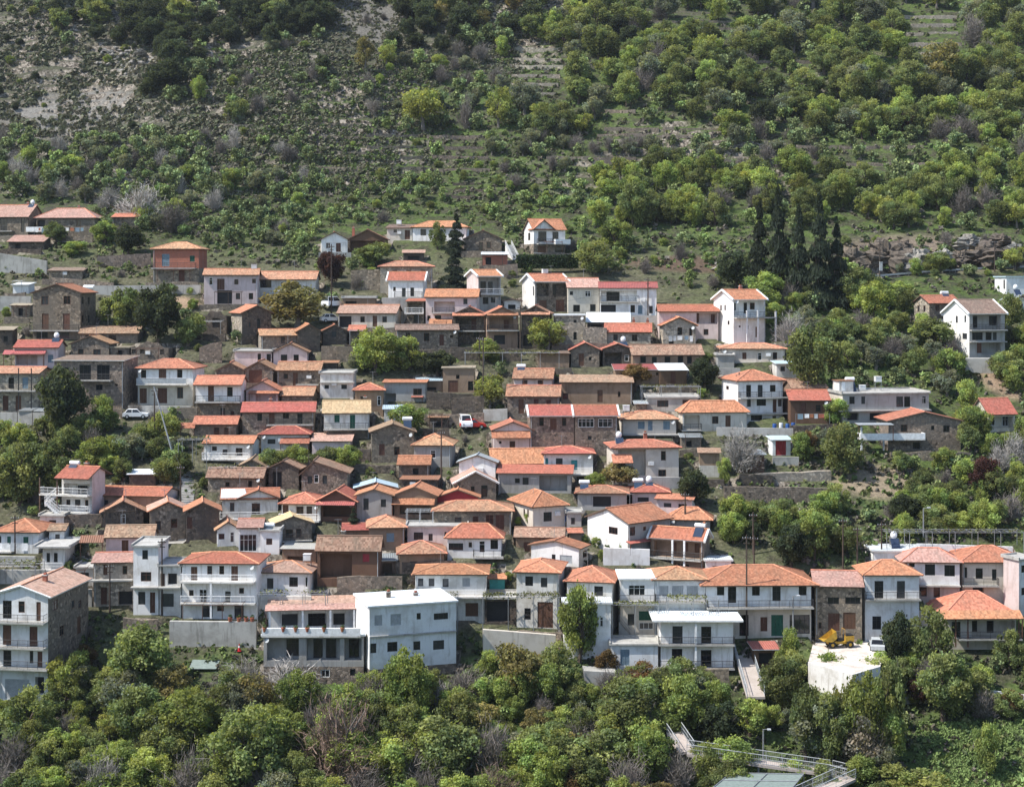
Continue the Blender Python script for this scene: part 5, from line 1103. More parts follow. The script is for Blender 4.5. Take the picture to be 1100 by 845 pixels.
D_ = hit(165, 483); sheet('white tin sheet tilted among shrubs below the white car', [(160, 481, D_), (174, 487, D_), (173, 484, D_ + 1), (159, 477, D_ + 1)], 'wm', 'tin_sheet', 'sheet')
D_ = hit(150, 512); sheet('broad pale sheet over the bank behind the tall house with outside stair', [(135, 510, D_), (163, 511, D_), (164, 504, D_ + 2), (134, 504, D_ + 2)], 'wm', 'tin_sheet', 'sheet')
D_ = hit(96, 313); g = empty('water_tank', at(96, 312, D_)); tag(g, 'long white tank lying on the terrace behind the big grey gabled house', 'tank'); mb = MB(); mb.tube((-1, 0, .55), (1, 0, .55), .5, .5, 'tank', 12); mb.tube((-1.2, 0, .55), (-1, 0, .55), .25, .5, 'tank', 12); mb.tube((1, 0, .55), (1.2, 0, .55), .5, .25, 'tank', 12); mb.build('shell', g)
for x in (-.7, .7): mb = MB(); mb.box(x - .1, x + .1, -.4, .4, -.3, .15, 'conc'); mb.build('cradle', g)

# timber frames, washing and dishes that clutter the terraces
for i_, (r, z, q, dep) in enumerate(TINFO):
    if dep < 1.5 or rnd.random() > .55: continue
    c, s_ = math.cos(q['yaw']), math.sin(q['yaw']); a, b = q['a'], q['b']; o = np.array((q['xc'], q['D'], z)); Tq = lambda u, v, h: (u * c - v * s_, u * s_ + v * c, h); l = short(q['label'], 8)
    if rnd.random() < .8:
        g = empty('timber_pergola', tuple(o)); tag(g, 'open post frame on the terrace of the ' + l, 'pergola', 'post frames on terraces'); k = rnd.choice(['pole', 'grey', 'fbrown']); h = rnd.uniform(2.0, 2.5); w0 = a + (b - a) * rnd.uniform(0, .35); w1 = b - (b - a) * rnd.uniform(0, .3); n = max(1, int((w1 - w0) / 2.2)); bm_ = MB()
        for j in range(n + 1):
            u = w0 + (w1 - w0) * j / n; mb = MB(); mb.tube(Tq(u, -dep + .15, -.1), Tq(u, -dep + .15, h), .05, .05, k, 5); mb.build('post', g); bm_.tube(Tq(u, -dep, h + .03), Tq(u, -.05, h + .25), .035, .035, k, 4)
        bm_.tube(Tq(w0 - .2, -dep + .15, h), Tq(w1 + .2, -dep + .15, h), .045, .045, k, 5); bm_.tube(Tq(w0 - .2, -dep * .5, h + .13), Tq(w1 + .2, -dep * .5, h + .13), .03, .03, k, 4); bm_.build('beams', g)
        if rnd.random() < .4: PERG.append((g, 0, 0, 0, 0)) if False else None
    elif b - a > 4:
        g = empty('clothes_line', tuple(o)); tag(g, 'washing hung on a line at the ' + l, 'washing line', 'washing lines on terraces'); mb = MB(); u0, u1 = a + .4, b - .4
        mb.tube(Tq(u0, -dep + .3, 0), Tq(u0, -dep + .3, 1.8), .03, .03, 'grey', 5); mb.tube(Tq(u1, -dep + .3, 0), Tq(u1, -dep + .3, 1.8), .03, .03, 'grey', 5); mb.tube(Tq(u0, -dep + .3, 1.75), Tq(u1, -dep + .3, 1.75), .012, .012, 'grey', 3); mb.build('line', g); u = u0 + .3
        while u < u1 - .8:
            w_ = rnd.uniform(.4, .9); mb = MB(); k = rnd.choice(['white', 'fblue', 'edgew', 'fgrey', 'terra']); h = rnd.uniform(.5, 1.1); mb.hexa([Tq(u, -dep + .28, 1.74 - h), Tq(u + w_, -dep + .24, 1.74 - h), Tq(u + w_, -dep + .26, 1.74 - h), Tq(u, -dep + .3, 1.74 - h), Tq(u, -dep + .285, 1.74), Tq(u + w_, -dep + .285, 1.74), Tq(u + w_, -dep + .3, 1.74), Tq(u, -dep + .3, 1.74)], k); mb.build('cloth', g); u += w_ + rnd.uniform(.1, .5)
# ------------------------------------------------------------------ the ground
def in_rect(r, X, Y):
    ok = np.ones_like(X, bool)
    for i in range(4):
        x0, y0 = r[i]; x1, y1 = r[(i + 1) % 4]
        ok &= ((x1 - x0) * (Y - y0) - (y1 - y0) * (X - x0)) >= 0
    return ok
def axis(breaks):
    out = []
    for (a, b, st) in breaks:
        n = max(1, int(round((b - a) / st))); out += [a + (b - a) * i / n for i in range(n)]
    return np.array(out + [breaks[-1][1]])
def make_ground():
    xs = axis([(-420, -240, 12), (-240, -120, 4), (-120, 120, .8), (120, 240, 4), (240, 420, 12)])
    ys = axis([(-60, 100, 8), (100, 170, 3), (170, 345, .8), (345, 480, .9), (480, 760, 10)])
    g = np.vectorize(ground0)
    X, Y = np.meshgrid(xs, ys); Z = g(X, Y)
    for r, zb in STAMP:
        k = in_rect(r, X, Y); Z[k] = np.minimum(Z[k], zb - .03)
    for r, zb in FILL:
        k = in_rect(r, X, Y); Z[k] = zb
    me = bpy.data.meshes.new('terrain'); ny, nx = X.shape
    me.vertices.add(nx * ny); me.vertices.foreach_set('co', np.stack([X, Y, Z], -1).reshape(-1))
    i = np.arange(nx * ny).reshape(ny, nx); q = np.stack([i[:-1, :-1], i[:-1, 1:], i[1:, 1:], i[1:, :-1]], -1).reshape(-1, 4)
    me.loops.add(q.size); me.loops.foreach_set('vertex_index', q.reshape(-1)); me.polygons.add(len(q))
    me.polygons.foreach_set('loop_start', np.arange(0, q.size, 4)); me.polygons.foreach_set('loop_total', np.full(len(q), 4)); me.update(calc_edges=True)
    me.materials.append(ground_mat()); o = bpy.data.objects.new('terrain', me); col.objects.link(o); tag(o, kind='structure')
    return o
def ground_mat():
    m, nt, b = newmat('hillside_earth'); geo = nt.nodes.new('ShaderNodeNewGeometry'); P = geo.outputs['Position']
    sx = nt.nodes.new('ShaderNodeSeparateXYZ'); nt.links.new(P, sx.inputs[0])
    n1 = noise(nt, P, .05, 6, .65); n2 = noise(nt, P, .28, 6, .7); n3 = noise(nt, P, 1.6, 5, .7)
    grass = ramp(nt, n3, [(.3, (.04, .06, .02)), (.55, (.095, .135, .042)), (.8, (.16, .175, .075))])
    scrub = ramp(nt, n3, [(.3, (.028, .032, .02)), (.5, (.062, .064, .04)), (.75, (.12, .11, .078))])
    bare = ramp(nt, n3, [(.3, (.055, .052, .042)), (.6, (.105, .097, .08)), (.8, (.2, .185, .16))])
    c = mix(nt, ramp(nt, n2, [(.42, 0.), (.58, 1.)]), grass, scrub)
    # stony upper slope
    hi = mathn(nt, 'SUBTRACT', mathn(nt, 'MULTIPLY', sx.outputs[1], .006), 2.2)
    lf = mathn(nt, 'MULTIPLY', sx.outputs[0], -.0045)
    fb = mathn(nt, 'ADD', n1, mathn(nt, 'ADD', hi, lf))
    c = mix(nt, ramp(nt, mathn(nt, 'ADD', mathn(nt, 'MULTIPLY', n2, .45), mathn(nt, 'MULTIPLY', fb, .7)), [(.74, 0.), (.95, .7)]), c, bare)
    # trodden earth among the houses
    inv = mathn(nt, 'MULTIPLY', mathn(nt, 'MULTIPLY', ramp(nt, mathn(nt, 'MULTIPLY', sx.outputs[1], .002), [(.39, 0.), (.41, 1.)]), ramp(nt, mathn(nt, 'MULTIPLY', sx.outputs[1], .002), [(.62, 1.), (.68, 0.)])),
                ramp(nt, mathn(nt, 'ADD', mathn(nt, 'MULTIPLY', sx.outputs[0], .004), .5), [(.60, 1.), (.72, 0.)]))
    earth = ramp(nt, n3, [(.3, (.075, .066, .05)), (.55, (.14, .12, .092)), (.75, (.27, .235, .19))])
    c = mix(nt, mathn(nt, 'MULTIPLY', inv, ramp(nt, n2, [(.3, 1.), (.62, .25)])), c, earth)
    # bare soil, cut banks and scree, each in its place
    for (cx, cy, rx, ry, cc) in ((84, 322, 25, 13, (.21, .17, .13)), (-64, 293, 7.5, 4.5, (.34, .245, .165)), (36, 316, 15, 6, (.13, .095, .07)), (83, 262, 6, 7, (.28, .205, .145)), (-113, 405, 20, 18, (.22, .21, .19)), (-41, 455, 14, 22, (.17, .16, .14)), (-100, 430, 9, 6, (.3, .285, .26)), (55, 232, 9, 6, (.27, .22, .155)), (-12, 204, 8, 3, (.2, .17, .14))):
        dx = mathn(nt, 'MULTIPLY', mathn(nt, 'SUBTRACT', sx.outputs[0], cx), 1 / rx); dy = mathn(nt, 'MULTIPLY', mathn(nt, 'SUBTRACT', sx.outputs[1], cy), 1 / ry)
        r2 = mathn(nt, 'ADD', mathn(nt, 'ADD', mathn(nt, 'MULTIPLY', dx, dx), mathn(nt, 'MULTIPLY', dy, dy)), mathn(nt, 'MULTIPLY', n2, 1.3))
        cm = ramp(nt, n3, [(.3, mul(cc, .55)), (.55, cc), (.8, mul(cc, 1.4))])
        c = mix(nt, ramp(nt, mathn(nt, 'MULTIPLY', r2, .5), [(.55, 1.), (.85, 0.)]), c, cm)
    # steep cuts show dry-stone terrace walling
    sn = nt.nodes.new('ShaderNodeSeparateXYZ'); nt.links.new(geo.outputs['True Normal'], sn.inputs[0])
    vo = nd(nt, 'ShaderNodeTexVoronoi', Scale=2.2); nt.links.new(P, vo.inputs['Vector'])
    sc_ = nt.nodes.new('ShaderNodeSeparateColor'); nt.links.new(vo.outputs['Color'], sc_.inputs[0])
    stones = ramp(nt, sc_.outputs[0], [(0, (.06, .052, .042)), (.5, (.18, .155, .125)), (1, (.36, .32, .27))])
    c = mix(nt, ramp(nt, sn.outputs[2], [(.5, 1.), (.68, 0.)]), c, stones)
    nt.links.new(c, b.inputs['Base Color']); b.inputs['Roughness'].default_value = 1.0; b.inputs['Specular IOR Level'].default_value = 0
    bump(nt, b, mathn(nt, 'ADD', n3, n2), .8, .5); return m
make_ground()
# ------------------------------------------------------------------ foliage
nr = np.random.default_rng(11)
def leaf_mat(name, c, trans=.48):
    m, nt, b = newmat(name); out = nt.nodes['Material Output']
    at_ = nt.nodes.new('ShaderNodeAttribute'); at_.attribute_name = 'tint'
    oi = nt.nodes.new('ShaderNodeObjectInfo')
    cc = mix(nt, 1.0, at_.outputs['Color'], c, 'MULTIPLY')
    cc = vary(nt, cc, oi.outputs['Random'], .72, 1.25)
    nt.links.new(cc, b.inputs['Base Color']); b.inputs['Roughness'].default_value = .75; b.inputs['Specular IOR Level'].default_value = .15
    tr = nt.nodes.new('ShaderNodeBsdfTranslucent'); nt.links.new(mix(nt, 1.0, cc, (1.3, 1.25, .6), 'MULTIPLY'), tr.inputs[0])
    ms = nt.nodes.new('ShaderNodeMixShader'); ms.inputs[0].default_value = trans
    nt.links.new(b.outputs[0], ms.inputs[1]); nt.links.new(tr.outputs[0], ms.inputs[2]); nt.links.new(ms.outputs[0], out.inputs[0]); return m
for k, c in dict(bright=(.235, .29, .095), mid=(.18, .215, .088), dark=(.062, .078, .042), yellow=(.25, .28, .09), olive=(.18, .20, .145), russet=(.17, .11, .05), bronze=(.20, .18, .08),
                 blossom=(.30, .28, .23), conifer=(.043, .058, .038), maroon=(.07, .035, .03)).items(): M['lf_' + k] = leaf_mat('leaves_' + k, c)
for k, c in dict(grey=(.17, .15, .135), pale=(.32, .30, .28), brown=(.16, .115, .09)).items(): M['lf_' + k] = leaf_mat('twigs_' + k, c, .05)
M['lf_any'] = leaf_mat('undergrowth', (1, 1, 1), .15)
M['bark'] = plain('bark', (.085, .065, .05), .95); M['barkg'] = plain('grey_bark', (.17, .15, .135), .95)
def unit(v): return v / np.maximum(1e-6, np.linalg.norm(v, axis=-1, keepdims=True))
def cards(C, N, sx, sy):
    """small flat leaf clumps: centres, normals, half sizes"""
    n = len(C); t = nr.normal(size=(n, 3)); u = unit(np.cross(N, t)); v = np.cross(N, u)
    sx = np.broadcast_to(np.asarray(sx), (n,))[:, None]; sy = np.broadcast_to(np.asarray(sy), (n,))[:, None]
    return np.stack([C - u * sx - v * sy * .6, C + u * sx * .7 - v * sy, C + u * sx + v * sy * .7, C - u * sx * .6 + v * sy], 1)
def leaf_mesh(name, Q, tint, mat):
    n = len(Q); me = bpy.data.meshes.new(name)
    me.vertices.add(4 * n); me.vertices.foreach_set('co', Q.astype(np.float32).reshape(-1)); me.loops.add(4 * n); me.loops.foreach_set('vertex_index', np.arange(4 * n)); me.polygons.add(n)
    me.polygons.foreach_set('loop_start', np.arange(0, 4 * n, 4)); me.polygons.foreach_set('loop_total', np.full(n, 4)); me.update(calc_edges=True)
    a = me.attributes.new('tint', 'FLOAT_COLOR', 'FACE'); c4 = np.ones((n, 4), np.float32); c4[:, :3] = tint; a.data.foreach_set('color', c4.reshape(-1))
    me.materials.append(M[mat]); return me
def crown_cards(nl, per, cz, rz, leaf, spread=.62, low=-.7, lob=(.2, .42)):
    Cs, Ns, T = [], [], []
    for i in range(nl):
        while True:
            c = nr.uniform(-1, 1, 3)
            if np.linalg.norm(c) < 1: break
        c = c * (spread, spread, spread); c[2] = max(c[2], low * spread); r = nr.uniform(*lob)
        n = max(8, int(per * (r / .32) ** 2)); d = unit(nr.normal(size=(n, 3))); d[:, 2] = np.abs(d[:, 2]) * np.where(nr.random(n) < .72, 1, -1)
        rr = r * np.where(nr.random(n) < .14, nr.uniform(1., 1.45, n), nr.uniform(.45, 1.08, n) ** .6); p = c + d * rr[:, None]
        Cs.append(p); Ns.append(unit(d + nr.normal(size=(n, 3)) * .95)); tl = nr.uniform(.62, 1.4); hue = nr.uniform(-.1, .1)
        k = (tl * nr.uniform(.6, 1.45, n))[:, None] * np.array((1 + hue, 1, 1 - hue)); T.append(k)
    C = np.concatenate(Cs); N = np.concatenate(Ns); T = np.concatenate(T); C = C * (.5, .5, rz) + (0, 0, cz)
    s = leaf * nr.uniform(.6, 1.35, len(C)); return cards(C, N, s, s * .8), T
def bare_cards(n, cz, rz, thin=.004):
    nb = int(nr.integers(9, 16)); ang = nr.uniform(0, 6.28, nb); el_ = nr.uniform(.25, 1.45, nb); ln = nr.uniform(.55, 1.0, nb); dirs = np.stack([np.cos(ang) * np.cos(el_), np.sin(ang) * np.cos(el_), np.sin(el_)], 1) * ln[:, None]
    k = nr.integers(0, nb, n); t = nr.uniform(.12, 1, n) ** .75; P = dirs[k] * t[:, None] + nr.normal(size=(n, 3)) * (.05 + .13 * t)[:, None]; A = unit(unit(dirs[k]) + nr.normal(size=(n, 3)) * .5 + (0, 0, .3)); L = nr.uniform(.06, .2, n); s = unit(np.cross(A, nr.normal(size=(n, 3))))
    C = P * (.52, .52, rz * 1.75) + (0, 0, cz - rz * .95); C[:, 2] = np.abs(C[:, 2]); a = C - A * L[:, None] * .5; b = C + A * L[:, None] * .5; w = (thin * nr.uniform(.6, 1.6, n))[:, None] * s
    Q = np.stack([a - w, a + w, b + w * .35, b - w * .35], 1); m = 14; o = np.array((0, 0, max(.02, cz - rz * .95))); br = []
    for d in dirs:
        e = d * (.5, .5, rz * 1.6); sd = unit(np.cross(e, (1, .3, .2)))
        for sd_ in (sd, unit(np.cross(e, sd))): br.append(np.stack([o - sd_ * .014, o + sd_ * .014, o + e + sd_ * .003, o + e - sd_ * .003]))
    Q = np.concatenate([Q, np.array(br)]); return Q, nr.uniform(.65, 1.35, len(Q))[:, None] * np.ones(3)
def trunk_mesh(name, mat, h0=.3, seed=0, r=.035, limbs=5, top=.75):
    pr = random.Random(seed); mb = MB(); bx, by = pr.uniform(-.05, .05), pr.uniform(-.05, .05)
    mb.tube((0, 0, -.06), (bx * .5, by * .5, h0 * .5), r * 1.35, r, mat, 7); mb.tube((bx * .5, by * .5, h0 * .5), (bx, by, h0), r, r * .8, mat, 7)
    for i in range(limbs):
        an = 2 * math.pi * (i + pr.random() * .6) / limbs; rr = pr.uniform(.14, .3); zz = pr.uniform(h0 + .15, top); mx, my = bx + rr * .5 * math.cos(an), by + rr * .5 * math.sin(an); mz = h0 + (zz - h0) * .6
        mb.tube((bx, by, h0 - .01), (mx, my, mz), r * .6, r * .4, mat, 5); ex, ey = bx + rr * math.cos(an + .3), by + rr * math.sin(an + .3); mb.tube((mx, my, mz), (ex, ey, zz), r * .4, r * .15, mat, 5)
        mb.tube((mx, my, mz), (mx + .1 * math.cos(an - .9), my + .1 * math.sin(an - .9), zz), r * .3, r * .1, mat, 4)
    o = mb.build(name); me = o.data; bpy.data.objects.remove(o); return me
PRO = {}
def proto(kind):
    if kind in PRO: return PRO[kind]
    v = []
    nvar = 4 if kind in ('mid', 'bright') else 3
    for i in range(nvar):
        if kind == 'conifer':
            n = 9500; t = nr.random(n) ** .9; wh = nr.integers(0, 90, n); wz = (np.arange(90) * 2.399) % 1.0; wa = (np.arange(90) * 3.883 + i) % 6.283; wl_ = nr.uniform(.55, 1.15, 90); t = np.clip(wz[wh] + nr.normal(0, .012, n), 0, 1); z = .06 + .94 * t; rad = (.5 * (1 - t) ** .75 + .02) * (nr.random(n) ** .6) * wl_[wh]; an = wa[wh] + nr.normal(0, .33, n)
            C = np.stack([rad * np.cos(an), rad * np.sin(an), z - rad * .28], 1); N = unit(np.stack([np.cos(an) * .6, np.sin(an) * .6, np.full(n, .7)], 1) + nr.normal(size=(n, 3)) * .5)
            q = cards(C, N, .055 * nr.uniform(.5, 1.3, n), .014); T = nr.uniform(.6, 1.4, n)[:, None] * np.ones(3); tm = trunk_mesh('conifer_trunk', 'bark', .3, i, .03, 3, .7)
        elif kind in ('grey', 'pale', 'brown'):
            q, T = bare_cards(3000, .52, .48); tm = trunk_mesh('bare_trunk', 'barkg', .22, i, .03, 7, .85)
        elif kind == 'blossom':
            q, T = crown_cards(30, 120, .53, .46, .02, .7, -.8, (.12, .3)); q2, T2 = bare_cards(900, .55, .44, .005); q = np.concatenate([q, q2]); T = np.concatenate([T, T2 * .5]); tm = trunk_mesh('blossom_trunk', 'barkg', .25, i, .03, 6, .8)
        elif kind == 'dark': q, T = crown_cards(40, 420, .5, .5, .02, .7, -.9, (.14, .32)); tm = trunk_mesh('oak_trunk', 'bark', .25, i)
        elif kind == 'olive': q, T = crown_cards(40, 300, .5, .48, .018, .7, -.85, (.13, .3)); tm = trunk_mesh('olive_trunk', 'barkg', .28, i, .045)
        elif kind in ('yellow', 'bronze'): q, T = crown_cards(38, 260, .53, .48, .0185, .76, -.8, (.12, .28)); tm = trunk_mesh('light_trunk', 'barkg', .3, i, .035, 6)
        else: q, T = crown_cards(nr.integers(32, 46), 430, .5, .5, .0172, .76, -.9, (.12, .3)); tm = trunk_mesh('tree_trunk', 'bark', .3, i)
        v.append((leaf_mesh(kind + '_crown', q, T, 'lf_' + kind), tm))
    PRO[kind] = v; return v
NAME = dict(mid='leafy_tree', bright='young_leafy_tree', dark='evergreen_oak', yellow='yellow_green_tree', olive='olive_tree', russet='russet_bush', bronze='bronze_leaved_tree', blossom='blossoming_tree', conifer='conifer', maroon='maroon_leaved_tree', grey='bare_tree', pale='pale_bare_tree', brown='bare_brown_bush')
CATG = dict(olive='olive tree', conifer='conifer', russet='bush', brown='bush')
NT = {}
def tree(px, yb, w, h, kind, label, group=None, D=None, lod=True):
    """px, yb: foot of the tree in the photograph; w, h: its width and height there"""
    D = D or hit(px, yb); p = at(px, yb, D); s = D / F; z = min(p[2], ground0(p[0], p[1]) + .3)
    me, tm = proto(kind)[rnd.randrange(len(proto(kind)))]
    g = empty(NAME[kind], (p[0], p[1], p[2] - .1), rnd.uniform(0, 6.28)); tag(g, label, CATG.get(kind, 'tree'), group)
    W, Hh = w * s * 1.08, h * s * 1.04
    if kind == 'conifer': pass
    c = bpy.data.objects.new('crown', me); t = bpy.data.objects.new('trunk', tm)
    for o in (t, c): col.objects.link(o); o.parent = g; o.scale = (W * rnd.uniform(.92, 1.08), W * rnd.uniform(.85, 1.05), Hh)
    NT[kind] = NT.get(kind, 0) + 1
    return g
def bush(px, yb, w, h, kind, label, group=None):
    D = hit(px, yb); p = at(px, yb, D); s = D / F; me, tm = proto(kind)[rnd.randrange(len(proto(kind)))]
    c = bpy.data.objects.new('shrub', me); col.objects.link(c); W, Hh = w * s * 1.05, h * s * 1.15
    c.location = (p[0], p[1], p[2] - Hh * .14); c.rotation_euler.z = rnd.uniform(0, 6.28); c.scale = (W, W * .95, Hh); tag(c, label, 'shrub', group); NT['shrub'] = NT.get('shrub', 0) + 1
